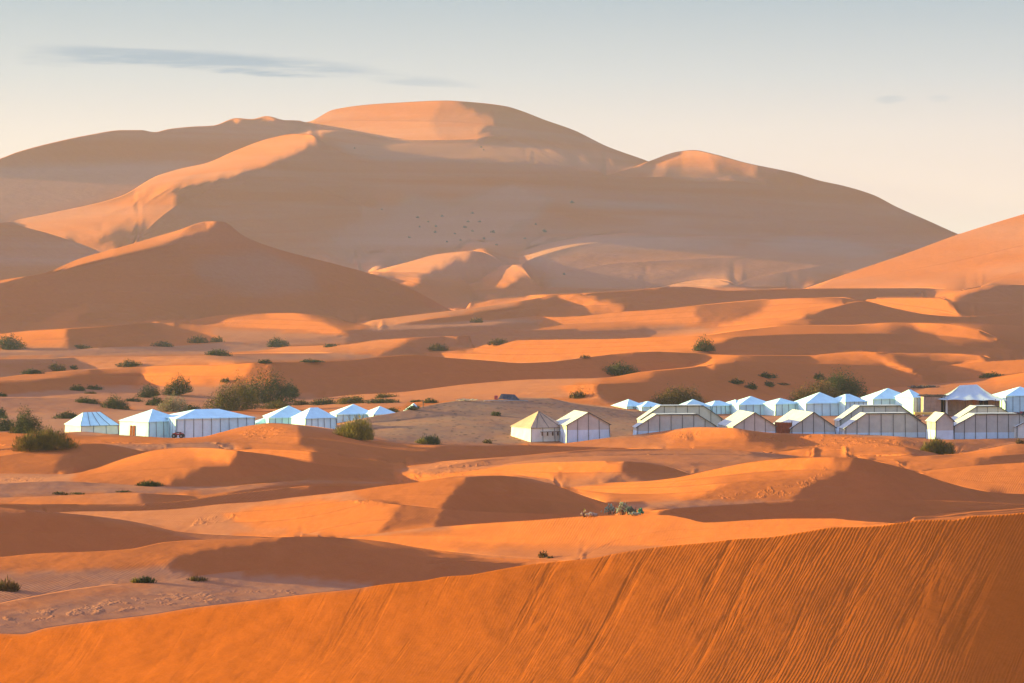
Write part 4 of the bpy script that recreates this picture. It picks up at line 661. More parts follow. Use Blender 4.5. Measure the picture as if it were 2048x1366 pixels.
21,0,1,1,3,4,2,2,1,6,5,4,4,5,4,6,5,7,7,5,3,4,0,-1,-1,5,6,6,4,2,-6,-24,-28,-7,-5,-2,-13,-17,-7,0,2,3,-1,-3,-4,-1,2,6,5,6,7,8,10,19,11,-7,-26,-38,-6,-2,0,0,0,1,-1,1,0,0,1,1,0,0,0,6,32,-2,-19,-21,5,0,6,14,18,22,5,-14,-20,-8,0,6,17,37,53,33,5,-31,-66,-38,-8,-2,-1,2,4,4,4,-1,1,-3,-5,-10,-5,0,0,0,-1,-1,1,2,2,0,-1,-1,-1,-2,-2,-1,-1,2,-4,-3,-6,-1,1,-1,0,-2,0,0,1,0,0,-1,
37,1,1,1,5,6,7,15,15,6,6,8,9,9,9,10,10,11,12,11,13,13,11,8,11,-5,-18,-27,-36,-45,-57,-57,0,0,0,0,0,0,0,0,0,0,0,0,0,0,0,0,0,0,0,0,0,0,0,0,0,0,0,0,0,0,0,0,0,0,0,0,0,0,0,0,0,0,0,0,0,0,0,0,0,0,0,0,0,0,0,0,0,0,0,0,0,0,0,0,0,0,0,0,0,0,0,0,0,0,0,0,0,0,0,0,0,0,0,0,0,0,0,0,0,0,0,0,0,0,0,0,0,0,0,0,0,0,0,0,0,0,0,0,0,0,
26,7,7,7,3,2,3,-6,-4,2,3,2,0,0,-1,-2,-1,-4,-5,-4,-5,-6,-1,2,3,2,3,8,10,11,16,17,1,-16,-6,-17,-10,-3,1,0,4,7,11,11,3,7,5,4,2,3,2,1,-8,-12,-13,-15,-25,-27,1,-3,0,0,0,0,1,-1,1,1,1,-1,0,0,0,0,11,25,-17,-21,4,0,2,3,10,10,13,7,-7,-12,-9,-3,0,3,5,17,37,55,57,24,-3,-11,-12,-14,-17,-15,-16,-11,-15,-18,-13,-6,-10,-14,-10,-6,-2,3,4,3,0,-2,-2,-2,-3,-2,-2,-4,-3,3,-12,2,0,0,-1,0,-1,-1,-1,0,2,-1,1,-1,
0,0,0,0,0,0,0,0,0,0,0,0,0,0,0,0,0,0,0,0,0,0,0,0,0,0,0,0,0,0,0,0,0,0,0,21,16,1,-1,6,4,2,-1,-3,5,-1,-8,-2,0,-1,0,3,24,17,-15,-14,-25,-28,0,0,0,0,0,0,0,0,0,0,0,0,0,0,0,0,0,0,0,0,0,0,0,0,0,0,0,0,0,0,0,0,0,0,0,0,0,0,0,0,0,0,0,0,0,0,0,0,0,0,0,0,0,0,0,0,0,0,0,0,0,0,0,0,0,0,0,0,0,0,0,0,0,0,0,0,0,0,0,0,0,0,0,0,
34,1,2,1,1,1,-1,1,-1,1,1,-1,0,-1,0,-1,-1,-1,-1,-2,-2,-1,-1,-1,-3,-2,-2,-3,-3,-2,2,1,0,0,11,-6,-9,0,-1,-2,1,0,-1,0,-1,1,8,5,5,6,9,11,3,-7,0,-5,-14,-22,-3,-2,0,0,0,0,0,1,0,0,1,0,1,0,0,0,2,15,-1,-11,23,16,20,23,-8,-17,-11,-6,-13,-10,-9,-5,-1,1,2,2,4,4,3,5,2,3,3,0,1,0,1,0,3,8,1,-2,-5,-4,2,-1,3,9,1,-4,-3,-4,-5,-4,-5,-7,-2,-12,-1,4,-7,1,-2,0,1,0,-2,-1,0,0,1,0,-1,0,
0,0,0,0,0,0,0,0,0,0,0,0,0,0,0,0,0,0,0,0,0,0,0,0,0,0,0,0,0,0,0,0,0,0,0,0,0,0,0,0,0,0,0,0,0,0,0,0,0,0,0,0,0,0,0,0,0,0,0,0,0,0,0,0,0,0,0,0,0,0,0,0,0,0,0,0,0,0,0,0,0,0,26,44,47,55,63,51,49,43,36,38,42,28,81,52,49,57,65,69,61,55,46,47,59,76,60,31,10,114,20,7,-14,-83,-82,-106,-79,-30,-33,-38,-60,-95,-55,-35,-39,-26,-37,-51,-23,-50,-51,-28,-21,-33,-32,-29,-27,-22,-29,-29,-27,-25,
31,0,0,-1,2,2,2,2,2,3,2,4,3,2,2,2,1,3,4,8,7,-11,-12,-12,-10,-10,-9,-7,-2,3,5,2,-2,-7,0,2,2,1,3,2,1,0,1,-1,0,-1,1,0,1,4,6,1,-11,-12,-2,-1,0,1,-2,-2,1,-1,0,0,0,1,0,1,0,1,-1,0,0,1,9,29,70,86,-36,-25,-22,-23,-12,-13,-12,-9,2,6,0,-5,-3,-5,-8,-5,-2,-4,3,4,3,1,1,-1,-2,0,1,1,1,3,8,-3,-4,-4,0,-1,-8,-9,-11,-2,4,4,-2,1,-5,9,11,8,8,9,9,14,16,-9,-20,-6,-3,0,2,-3,-1,-2,-3,-3,
303,-11,-11,-7,-1,-4,-3,-7,-6,-17,-20,-22,-22,-23,-24,-23,-20,-16,-18,-23,-25,0,0,0,0,0,0,0,0,0,0,0,0,0,0,0,0,0,0,0,0,0,0,0,0,0,0,0,0,0,0,0,0,0,0,0,0,0,0,0,0,0,0,0,0,0,0,0,0,0,0,0,0,0,0,0,0,0,0,0,0,0,0,0,0,0,0,0,0,0,0,0,0,0,0,0,0,0,0,0,0,0,0,0,0,0,0,0,0,0,0,0,0,0,0,0,0,0,0,0,0,0,0,0,0,0,0,0,0,0,0,0,0,0,0,0,0,0,0,0,0,0,
208,-7,-8,-11,-18,-16,-15,-13,-12,-4,1,3,4,7,7,-6,-1,4,10,8,4,-4,-1,3,2,2,4,2,-6,-15,-21,-10,-11,0,-20,-15,-12,-3,3,2,-2,-2,-3,-2,-3,-1,-1,1,4,6,3,-9,-17,-7,-2,0,0,-4,2,-5,0,0,1,-1,1,-1,1,0,2,5,7,8,6,8,2,3,3,-1,-1,0,1,2,-3,-2,-5,0,9,3,-4,-4,-3,1,-9,-12,1,2,5,3,3,2,-2,-2,-2,4,8,7,-2,-3,0,-15,-13,-2,5,8,13,-6,-17,-9,0,5,-4,16,-11,0,1,4,5,4,5,4,3,3,3,1,1,0,-1,0,0,0,-1,0,
0,0,0,0,0,0,0,0,0,0,0,0,0,0,0,0,0,0,0,0,0,0,0,0,0,0,0,0,0,0,0,0,0,0,0,0,0,0,0,0,0,0,0,0,0,0,0,0,0,0,0,0,0,0,0,0,0,0,0,0,0,0,0,0,0,0,0,0,0,0,0,0,0,0,0,0,0,0,0,0,0,0,0,32,59,43,17,11,0,-4,-20,-43,-42,-25,-28,0,0,0,0,0,0,0,0,0,0,0,0,0,0,0,0,0,0,0,0,0,0,0,0,0,0,0,0,0,0,0,0,0,0,0,0,0,0,0,0,0,0,0,0,0,0,0,
41,10,11,12,12,12,10,11,9,11,9,9,9,7,9,-7,11,32,61,54,34,4,-9,-14,-15,-16,-17,-10,-10,-8,-9,-19,-18,-28,-32,-35,-54,-15,1,-3,-3,-3,-4,-6,-5,-4,-1,4,6,5,-6,-15,-6,0,8,34,55,20,-33,-14,-12,1,13,15,15,17,16,17,14,13,17,17,7,-2,-6,-7,-8,-7,-7,-6,-7,-6,-5,-13,-21,-21,-17,-12,-5,-2,7,20,30,30,-25,-20,-23,-28,-29,-17,-2,1,0,3,0,-3,12,-6,-8,-16,-3,-1,0,6,18,2,-13,-7,-7,-1,-3,17,2,-4,-2,2,1,2,3,3,2,3,3,2,3,2,2,1,1,0,1,0,
0,0,0,0,0,0,0,0,0,0,0,0,0,0,0,39,22,13,-25,-15,6,31,42,44,46,95,73,36,59,29,26,23,22,22,25,19,18,-34,-54,-41,-38,-39,-42,-43,-42,-36,-24,-27,-34,-42,-38,-21,-16,-1,-1,-19,-29,-29,0,0,0,0,0,0,0,0,0,0,0,0,0,0,0,0,0,0,0,0,0,0,0,0,0,0,0,0,0,0,0,0,0,0,0,0,0,0,0,0,0,0,0,0,0,0,0,0,0,0,0,0,0,0,0,0,0,0,0,0,0,0,0,0,0,0,0,0,0,0,0,0,0,0,0,0,0,0,0,0,0,0,0,0,
38,3,3,3,3,2,4,5,6,5,6,5,6,6,2,2,-3,-22,-13,-12,-9,-6,-8,-8,-2,4,2,-3,-5,-2,-1,-1,0,-1,-1,-6,3,2,0,0,1,1,3,8,8,0,-10,2,1,2,0,-1,4,2,16,28,23,12,-34,-3,-6,-16,-26,-6,1,0,-2,-3,-1,-1,-3,2,12,20,20,12,6,2,1,1,2,4,5,-4,-8,-6,-3,0,5,6,10,10,10,6,-4,-7,-9,-12,-16,-24,-12,-4,-1,-7,-11,0,13,-4,-4,-5,1,-1,-1,-2,11,5,-3,-2,-3,-9,-4,10,9,4,6,6,3,2,0,1,1,1,0,1,0,2,2,2,3,5,2,1,
0,0,0,0,0,0,0,0,0,0,0,0,0,0,0,0,0,0,0,0,0,0,0,0,0,0,0,0,0,0,0,0,0,0,0,0,0,0,0,0,0,0,0,0,0,0,0,0,0,0,0,0,0,0,0,0,0,0,0,0,0,0,0,0,0,0,0,0,0,0,0,0,0,0,0,0,0,0,0,0,0,0,0,0,0,0,0,0,0,0,0,0,0,0,0,0,0,0,0,0,0,0,0,0,0,0,0,0,0,0,0,0,0,0,0,0,0,0,0,0,0,0,47,26,15,8,9,7,8,9,18,16,18,17,16,16,16,18,21,24,14,8,
28,0,0,-1,8,9,8,7,6,7,8,10,6,5,4,-5,-16,-20,-7,-3,-5,-9,-8,-8,-3,2,-2,-9,-1,0,-1,-1,-1,0,-1,-5,7,0,-1,-1,0,-1,1,2,0,1,1,1,0,0,0,0,3,6,13,16,5,6,-1,12,6,-1,-22,-33,-15,0,1,2,-1,0,0,-3,1,0,5,14,19,16,11,4,4,2,4,-1,-5,-3,0,0,2,1,1,1,-1,-1,-4,-4,-5,-5,-7,-10,-16,-10,-5,-2,0,1,11,-5,-6,-1,1,0,-2,-4,13,6,3,2,-1,-2,35,31,2,-11,-8,-7,-4,-3,-1,-1,-3,-5,-1,2,2,2,0,0,-6,-11,-1,5,
300,0,-1,0,-1,-3,-4,-9,-7,-7,-8,-9,-3,5,19,20,14,3,-19,-27,-36,-35,-17,-17,-30,-83,-45,0,0,0,0,0,0,0,0,0,0,0,0,0,0,0,0,0,0,0,0,0,0,0,0,0,0,0,0,0,0,0,0,0,0,0,0,0,0,0,0,0,0,0,0,0,0,0,0,0,0,0,0,0,0,0,0,0,0,0,0,0,0,0,0,0,0,0,0,0,0,0,0,0,0,0,0,0,0,0,0,0,0,0,0,0,0,0,0,0,0,0,0,0,0,0,0,0,0,0,0,0,0,0,0,0,0,0,0,0,0,0,0,0,0,0,
137,-14,-11,-10,-15,-12,-9,-3,-3,-2,-1,-1,-3,-6,-4,-2,-6,-4,-4,-1,2,-1,0,4,8,1,-7,-9,-12,-2,-2,0,0,-1,1,-6,7,2,-1,-1,-2,0,2,1,0,0,-1,1,0,-1,0,1,5,13,16,11,-10,4,11,13,10,9,-8,-21,-31,-22,-3,-1,2,1,0,-1,-2,1,0,0,1,8,14,19,17,17,14,5,-4,-7,-6,-6,-5,-5,-4,-3,-3,-3,-3,-3,-4,-4,-4,-5,-13,-8,0,0,-1,0,-1,-2,2,-1,2,2,-1,-7,11,12,5,4,4,11,21,7,0,-1,12,27,33,18,25,24,2,-18,-21,-8,-11,-8,-12,-25,-23,-18,-16,-11,
0,0,0,0,0,0,0,0,0,0,0,0,0,0,0,0,0,0,0,0,0,0,0,0,0,0,0,0,0,0,0,0,0,0,0,0,0,0,0,0,0,0,0,0,0,0,0,0,0,0,0,0,0,0,0,0,0,0,0,0,0,0,0,0,0,0,0,0,0,0,0,0,0,0,0,0,0,0,0,0,0,0,0,0,0,0,0,0,0,0,0,0,0,0,0,0,0,0,0,0,0,0,0,0,0,0,0,0,0,0,0,0,0,0,0,63,86,27,19,14,3,4,53,56,40,29,-12,32,-6,0,25,35,29,10,7,0,4,14,13,9,8,5,
182,4,1,-3,-8,-7,-8,-8,-9,-10,-11,-11,-12,-13,-19,-13,-6,-4,0,0,1,3,0,-4,-4,-6,-8,-6,-7,3,-1,-4,-3,0,-3,-4,9,-1,2,-1,0,3,3,1,2,-1,-2,-3,-2,-2,-1,4,10,13,12,3,-28,3,26,18,18,15,-1,-13,-17,-24,-26,-13,-3,1,1,0,0,0,0,0,2,1,1,2,3,4,5,4,3,3,2,3,2,3,2,1,-1,-2,-3,-4,-3,-3,-4,-5,-7,-8,2,2,-3,2,-6,-2,4,-1,2,2,2,3,7,6,4,-4,-5,-4,-5,0,1,-2,-1,1,8,7,-1,-4,-9,-3,0,-3,-1,-2,-1,0,0,-1,0,0,
0,0,0,0,0,0,0,0,0,0,0,0,0,0,0,0,0,0,0,0,0,0,0,0,0,0,0,0,0,0,0,0,0,0,0,0,0,38,34,23,17,12,10,10,9,12,-5,-14,3,6,33,7,-18,-41,-63,-73,0,0,0,0,0,0,0,0,0,0,0,0,0,0,0,0,0,0,0,0,0,0,0,0,0,0,0,0,0,0,0,0,0,0,0,0,0,0,0,0,0,0,0,0,0,0,0,0,0,0,0,0,0,0,0,0,0,0,0,0,0,0,0,0,0,0,0,0,0,0,0,0,0,0,0,0,0,0,0,0,0,0,0,0,0,0,
40,3,3,5,6,4,3,2,2,1,1,-1,-1,-2,-8,-17,-7,0,1,1,5,15,1,0,-2,-1,-2,-3,-17,-1,4,2,-2,-5,-8,19,2,-5,-4,-2,-2,-1,-1,-2,-1,7,28,20,1,-3,-33,-15,-5,-1,-3,-1,-14,1,40,23,20,21,2,-9,-11,-13,-16,-18,-19,-13,-6,-1,2,2,2,2,1,0,0,4,6,4,3,3,1,2,2,2,3,5,7,-5,-5,-4,-2,-1,-1,-2,-2,-6,-7,-9,1,0,-1,-2,-7,-3,6,-1,1,3,2,16,3,3,2,-2,-3,-6,-3,2,-1,-4,-5,-2,6,-6,-3,3,-1,0,-2,-2,-1,0,-1,-1,-1,0,1,0,
0,0,0,0,0,0,0,0,0,0,0,0,0,0,0,0,0,0,0,0,0,0,0,0,0,0,0,0,0,0,0,0,0,0,0,0,0,0,0,0,0,0,0,0,0,0,0,0,0,0,0,0,0,0,0,0,0,0,0,0,0,0,83,139,120,79,58,41,29,19,12,8,5,4,4,5,4,5,5,0,-3,-4,-5,-4,-5,-8,-41,-54,-33,-31,4,-10,-14,-21,16,-8,-7,-6,-7,-9,-12,-25,-39,-76,-24,-85,-79,-12,-18,0,0,0,0,0,0,0,0,0,0,0,0,0,0,0,0,0,0,0,0,0,0,0,0,0,0,0,0,0,0,0,0,0,
45,-5,-3,-1,-2,-1,0,0,0,1,1,2,3,3,7,17,24,22,6,3,-12,-10,-4,-1,1,2,3,0,-5,-6,-2,2,8,17,23,18,5,-1,-3,-8,-15,-32,-27,-15,-6,4,-2,-4,-3,-2,0,1,2,2,3,2,1,11,16,-5,-8,20,21,-25,-37,-14,-7,-4,-3,-1,-2,-2,-2,-2,-1,-3,-2,-1,-1,-2,-1,0,0,-1,-1,2,14,6,1,2,1,2,0,2,-2,-3,-2,-1,0,2,5,6,1,-2,9,14,4,7,15,-35,0,2,5,35,3,2,-1,-7,-14,-11,-13,3,-11,-14,-7,-8,1,-5,2,0,-1,-1,-2,0,-2,0,-1,1,0,0,-1,0,
0,0,0,0,0,0,0,0,0,0,0,0,0,0,0,0,0,0,0,0,0,0,0,0,0,0,0,0,0,0,0,0,0,0,0,0,0,0,0,0,0,0,0,0,0,0,0,0,0,0,0,0,0,0,0,0,0,0,0,0,0,0,0,0,0,0,0,0,0,0,0,0,0,0,0,0,0,0,0,0,0,0,0,0,0,0,0,0,0,0,0,0,0,0,0,0,0,0,0,0,0,0,0,0,0,56,43,40,22,-21,5,-1,4,28,2,0,0,5,14,16,16,-17,-51,-36,-40,-50,-35,0,0,0,0,0,0,0,0,0,0,0,0,0,0,0,
147,0,2,3,7,6,5,5,4,5,9,7,4,-2,5,18,16,-15,-6,-1,-7,-18,-7,-1,0,-2,-2,-2,-2,-5,-4,-3,-1,7,22,5,-8,-3,3,7,21,42,26,13,14,35,27,12,8,6,-4,-33,-17,-25,-16,-11,-10,-16,-17,-32,-47,-63,-54,-27,-5,-2,-1,-2,0,-2,0,0,-1,-1,-2,-1,-2,-2,-2,-1,-1,-2,0,-2,1,0,12,14,8,4,-3,-5,-1,0,7,16,13,8,9,10,11,21,19,57,-5,-27,-23,-30,-25,-12,-8,-7,-8,-8,-9,-7,-5,-4,-4,-3,7,13,13,7,8,13,8,-34,-8,-16,-14,-5,-2,-1,-1,0,2,0,0,0,-1,-1,
138,15,9,7,11,10,11,10,11,10,4,3,-4,-16,-22,-23,-19,6,-11,-18,4,12,2,-4,-7,-6,-9,-6,-4,0,9,13,13,27,37,64,82,68,48,42,38,1,-2,-9,-23,-68,-73,-56,-76,-32,-72,-47,-48,-16,2,0,2,6,13,26,40,37,13,3,1,1,0,1,-1,-1,-1,-2,-5,-31,-5,-10,-9,-10,-9,-11,-11,-10,-10,-9,-8,-8,-4,11,-3,-3,-29,0,0,0,0,0,0,0,0,0,0,0,0,0,0,0,0,0,0,0,0,0,0,0,0,0,0,0,0,0,0,0,0,0,0,0,0,0,0,0,0,0,0,0,0,0,0,0,0,0,0,0,
399,0,0,-1,-8,-8,-9,-9,-9,-11,-10,-9,-1,13,8,-15,-24,-17,4,8,12,9,3,1,2,4,7,9,6,0,-6,-6,-8,-33,-55,-58,-56,-43,-24,-11,-7,-3,-1,2,2,1,5,5,11,41,51,56,42,17,-11,-12,-14,-9,-7,-6,-5,-3,-2,-2,-3,-4,-7,-10,-13,-19,-29,-39,-39,-16,0,3,5,-2,-3,5,7,9,8,9,8,10,17,21,15,4,4,2,5,9,-34,-19,-19,-16,-15,-9,1,15,12,1,-5,-19,-15,-8,0,2,2,10,14,19,22,14,12,15,-3,-13,0,-3,-7,-6,-7,-10,-12,-13,-12,-9,-6,-7,-5,0,1,-1,-2,-1,-1,-1,0,0,
0,0,0,0,0,0,0,0,0,0,0,0,0,0,0,0,0,0,0,0,0,0,0,0,0,0,0,0,0,0,0,0,0,0,0,0,0,0,0,0,0,0,0,0,0,0,0,0,0,0,0,0,0,0,0,0,0,0,0,0,0,0,0,0,0,0,0,0,0,0,0,0,0,0,0,0,0,31,49,37,29,22,16,12,8,3,-2,-8,-31,-1,27,41,46,39,25,11,8,7,4,-8,-42,-54,-48,-37,-27,-15,-3,3,4,3,3,-1,-6,-13,-14,-8,-6,-10,5,10,-17,-25,-18,-9,-1,-1,1,2,7,8,3,1,-1,-4,1,-1,0,0,1,1,1,3,
139,-1,1,0,-2,0,-1,-1,-1,-1,-1,-1,-1,0,-2,-2,-4,-3,-4,-2,-3,-3,-3,-3,-3,-2,-2,-2,-2,-2,-4,-2,-3,-6,-5,-4,-8,-6,-8,-10,-9,-3,0,2,0,1,-1,-2,-7,2,5,18,20,19,20,19,17,12,8,3,1,-1,-2,-1,-2,-1,0,3,5,9,14,18,11,4,7,7,3,-22,-37,-29,-21,-14,-7,-4,-3,1,7,16,48,19,-8,-14,-16,-12,-8,-3,-3,-2,0,2,8,6,4,2,0,-1,-2,-1,-2,-1,-1,-2,-1,0,-1,1,1,2,3,4,4,6,5,2,-1,1,1,3,1,-2,0,0,-1,1,-1,1,1,1,1,1,1,0,
75,1,2,2,4,3,4,5,6,7,5,5,4,5,4,-2,-1,-5,-3,-4,-4,-4,-4,-2,-3,-3,-1,-3,-2,-3,-2,-5,-4,-3,-6,-6,-5,-7,-5,-9,-12,-4,1,0,0,1,1,0,-7,9,-5,-10,2,3,3,2,3,3,5,5,6,6,8,7,7,6,7,7,9,12,16,20,23,27,3,4,1,-5,-7,-1,0,0,0,-1,0,1,0,4,5,-1,-10,-17,-18,-16,-9,-4,-2,-2,-2,1,10,6,5,3,0,-1,-1,-3,-1,-1,-2,-1,-1,-1,-1,0,2,2,3,3,5,6,7,4,2,1,2,0,-1,-1,-1,-1,0,0,0,1,2,1,0,1,0,0,
28,2,1,2,1,1,1,1,-1,0,2,4,7,6,9,14,15,14,7,4,0,-3,-5,-5,-3,-3,-3,-1,-3,-2,-4,-3,-4,-6,-4,-6,-6,-6,-6,-8,-11,-3,-1,-1,1,-1,1,0,5,23,21,-31,-21,-4,3,3,3,6,6,8,10,12,14,12,10,7,8,8,9,12,16,19,20,22,4,4,-2,-7,-5,-4,-3,-2,-3,-3,-4,-5,-4,-7,-7,11,4,-13,-15,-17,-10,-5,-3,-3,-1,3,8,7,5,3,1,-2,-2,-1,-2,-2,-1,-1,-1,-2,0,0,1,3,3,3,5,8,6,4,1,2,2,0,0,-1,-1,-1,0,-1,1,1,1,1,1,0,0,0,
0,0,0,0,0,0,0,0,0,0,0,0,0,0,0,0,0,0,0,0,0,0,0,0,0,0,0,0,0,0,0,0,0,0,0,0,0,0,0,0,0,0,0,0,0,0,0,0,0,0,38,93,65,37,21,17,15,15,16,19,25,30,23,19,4,-5,-5,-10,-14,-17,-20,-20,-18,-20,-25,-25,-21,-15,-13,-13,-15,-19,-22,-23,-20,-16,-19,-14,-12,-18,-18,0,0,0,0,0,0,0,0,0,0,0,0,0,0,0,0,0,0,0,0,0,0,0,0,0,0,0,0,0,0,0,0,0,0,0,0,0,0,0,0,0,0,0,0,0,0,0,0,0,0,0,
150,-2,-4,-4,-5,3,4,6,7,7,7,8,7,8,5,-3,-6,-2,6,3,5,11,12,8,9,-9,-5,-3,-4,-7,-10,-9,-1,-1,-3,-1,2,5,11,24,30,32,27,19,15,16,18,22,49,-58,-42,-56,-52,-41,-29,-20,-17,-15,-10,-4,-9,-14,-13,-8,-5,-4,-6,-5,-5,-7,-8,-6,-4,-3,1,2,8,15,11,0,-5,-1,9,25,32,29,22,15,12,15,27,26,24,22,23,25,24,18,14,15,19,16,12,10,1,-9,-12,-14,-5,-2,-2,-1,0,2,1,3,4,4,6,7,7,8,9,7,9,7,7,7,6,7,5,6,6,6,5,5,5,4,4,2,2,1,
260,12,13,7,7,2,2,1,-2,-5,-8,-11,-16,-20,-26,-27,-28,-25,-27,-20,-22,-18,-11,-8,-30,0,0,0,0,0,0,0,0,0,0,0,0,0,0,0,0,0,0,0,0,0,0,0,0,0,0,0,0,0,0,0,0,0,0,0,0,0,0,0,0,0,0,0,0,0,0,0,0,0,0,0,0,0,0,0,0,0,0,0,0,0,0,0,0,0,0,0,0,0,0,0,0,0,0,0,0,0,0,0,0,0,0,0,0,0,0,0,0,0,0,0,0,0,0,0,0,0,0,0,0,0,0,0,0,0,0,0,0,0,0,0,0,0,0,0,0,0,
25,-1,1,5,6,2,2,1,5,6,6,3,9,13,16,20,20,17,17,13,17,11,4,4,22,7,-2,-11,-17,-28,-37,-15,18,26,16,11,8,9,10,16,24,21,12,-2,-12,-9,-6,-7,-7,-12,-10,-5,-1,2,2,-1,-4,-8,-28,-15,-9,-16,-19,-23,-14,-9,-7,-5,-4,-3,-4,-6,-5,0,-1,-2,0,-1,-8,-10,-3,-4,12,13,2,-1,6,3,4,2,3,3,8,15,13,12,11,18,23,25,30,38,45,50,55,58,60,60,50,45,33,28,24,19,9,-19,-34,-56,-45,-38,-43,-46,-13,5,11,14,17,17,12,6,3,0,-4,-9,-9,-10,-11,-10,-8,-10,-14,-17,
0,0,0,0,0,0,0,0,0,0,0,0,0,0,0,0,0,0,0,0,0,0,0,0,0,0,0,0,0,0,0,0,0,0,30,38,35,17,7,-5,0,14,26,32,34,28,21,7,-8,-11,-12,-23,-30,-33,-38,-43,-43,-43,0,0,0,0,0,0,0,0,0,0,0,0,0,0,0,0,0,0,0,0,0,0,0,0,0,0,0,0,0,0,0,0,0,0,0,0,0,0,0,0,0,0,0,0,0,0,0,0,0,0,0,0,0,0,0,0,0,0,0,0,0,0,0,0,0,0,0,0,0,0,0,0,0,0,0,0,0,0,0,0,0,0,0,0,
23,0,-1,-1,0,1,1,2,0,1,5,9,9,10,14,19,19,22,18,19,21,21,19,17,17,22,26,34,41,48,50,22,-15,-18,-37,-43,-39,-24,-22,-27,-47,-52,-48,-27,-13,-1,-1,7,19,18,17,22,24,22,21,23,23,23,-3,-20,-26,-21,-16,-12,-7,-2,-3,-3,-2,-3,-4,-6,-6,-8,-10,-10,-12,-13,-16,-15,-19,-14,-3,1,4,4,3,5,3,8,9,11,9,6,6,8,19,34,42,18,6,-5,-13,-17,-17,-13,-15,-14,-13,-8,9,15,18,18,24,48,63,85,72,67,62,67,21,-5,8,12,-1,1,-1,-39,-25,-37,-62,-51,-42,-33,-27,-21,-10,-7,-7,-2,
0,0,0,0,0,0,0,0,0,0,0,0,0,0,0,0,0,0,0,0,0,0,0,0,0,0,0,0,0,0,0,0,0,0,0,0,0,0,0,0,0,0,0,0,0,0,0,0,0,0,0,0,0,0,0,0,0,0,0,0,0,0,0,0,0,0,0,0,0,0,0,0,0,0,0,0,0,0,0,0,0,0,0,0,0,0,0,0,0,0,0,0,0,0,0,0,0,0,0,0,0,0,0,0,0,0,0,0,0,0,0,0,0,0,0,0,0,0,0,0,0,0,0,0,0,0,0,0,0,26,8,22,52,45,38,31,26,20,9,7,8,6,
22,0,-2,1,2,1,2,0,1,1,0,2,1,2,7,11,23,36,42,54,64,72,68,45,10,-27,-27,-37,-60,-70,-52,-26,-17,-8,-5,-8,-6,-8,-7,-8,-10,-11,-13,-11,-12,6,16,24,-1,4,5,5,4,6,8,9,10,11,9,7,7,6,9,8,10,9,8,9,9,10,11,10,10,8,7,4,1,1,6,2,-6,-14,-36,-15,-1,4,-6,-13,-20,5,16,17,22,28,43,38,-22,-44,-18,-23,-33,-24,-17,-11,-7,-2,2,3,4,0,-5,-9,-10,-7,-4,-6,-10,-13,-13,-14,-12,-27,-9,27,11,1,5,-16,-22,-11,0,-1,-2,-1,-2,-3,-3,-2,-4,-1,1,1,
0,0,0,0,0,0,0,0,0,0,0,0,0,0,0,0,0,0,0,0,0,0,0,0,0,0,0,0,0,0,0,0,0,0,0,0,0,0,0,0,0,0,0,0,0,0,0,0,25,17,15,17,18,19,20,19,19,17,14,9,6,6,4,6,6,9,11,12,13,14,14,16,19,21,24,28,31,32,37,44,52,52,42,3,-8,-11,-1,4,10,-19,-33,-36,-45,-60,-111,-177,-224,0,0,0,0,0,0,0,0,0,0,0,0,0,0,0,0,0,0,0,0,0,0,0,0,0,0,0,0,0,0,0,0,0,0,0,0,0,0,0,0,0,0,0,0,0,
104,-10,-8,-9,3,0,0,1,-2,-3,-4,-11,-12,-3,1,13,16,17,12,22,2,-22,-31,-21,5,13,-11,0,26,41,33,9,-4,-19,-23,-20,-22,-15,-4,0,2,4,14,13,17,-4,-7,-8,-6,-2,-2,0,0,0,-1,0,-1,-1,-2,-2,-4,-4,-4,-4,-3,-4,-2,-3,-3,-4,-2,-1,-3,0,-1,0,1,2,1,1,2,2,1,1,-3,-3,-4,-3,-2,-1,-1,0,3,15,54,136,52,-133,-87,-8,12,12,10,8,9,7,6,7,5,-2,-5,-12,-10,-7,-10,2,6,-3,-24,-28,-21,-4,46,35,50,-5,-41,-24,-12,-5,-8,-5,-4,-4,-3,-2,-1,-1,4,15,19,12,
0,0,0,0,0,0,0,0,0,0,0,0,0,0,0,0,0,0,0,0,0,0,0,0,0,0,0,0,0,0,0,0,0,0,0,0,0,0,0,0,0,0,0,0,0,0,0,0,0,0,0,0,0,0,0,0,0,0,0,0,0,0,0,0,0,0,0,0,0,0,0,0,0,0,0,0,0,0,0,0,0,0,0,0,0,0,0,0,0,0,0,0,0,0,0,0,0,0,0,0,0,0,0,0,0,0,0,0,0,0,0,0,0,0,0,0,0,0,0,0,0,0,0,0,0,63,52,25,-7,-39,-58,257,216,139,173,91,122,158,131,108,96,102,
78,-1,2,6,13,21,23,22,25,24,25,29,26,16,7,-5,-9,-13,-16,6,-24,-32,-25,-13,-3,9,-7,-16,-28,-50,-22,-4,-3,-1,0,4,4,0,-12,0,3,4,9,3,1,1,1,0,0,0,0,0,3,2,2,0,1,0,-1,-2,-4,-5,-6,-4,-4,-4,-4,-3,-4,-4,-4,-4,-2,-1,0,0,1,2,2,3,1,2,2,6,4,-2,-6,-1,3,12,11,5,15,52,80,7,118,10,-87,-84,-10,-2,3,13,24,45,67,90,73,-57,-38,-28,-36,-34,-28,-35,-34,-22,15,21,43,18,-33,-40,-28,-60,-33,-14,4,15,12,16,-12,-20,-15,-12,-7,-4,-4,-2,0,-2,
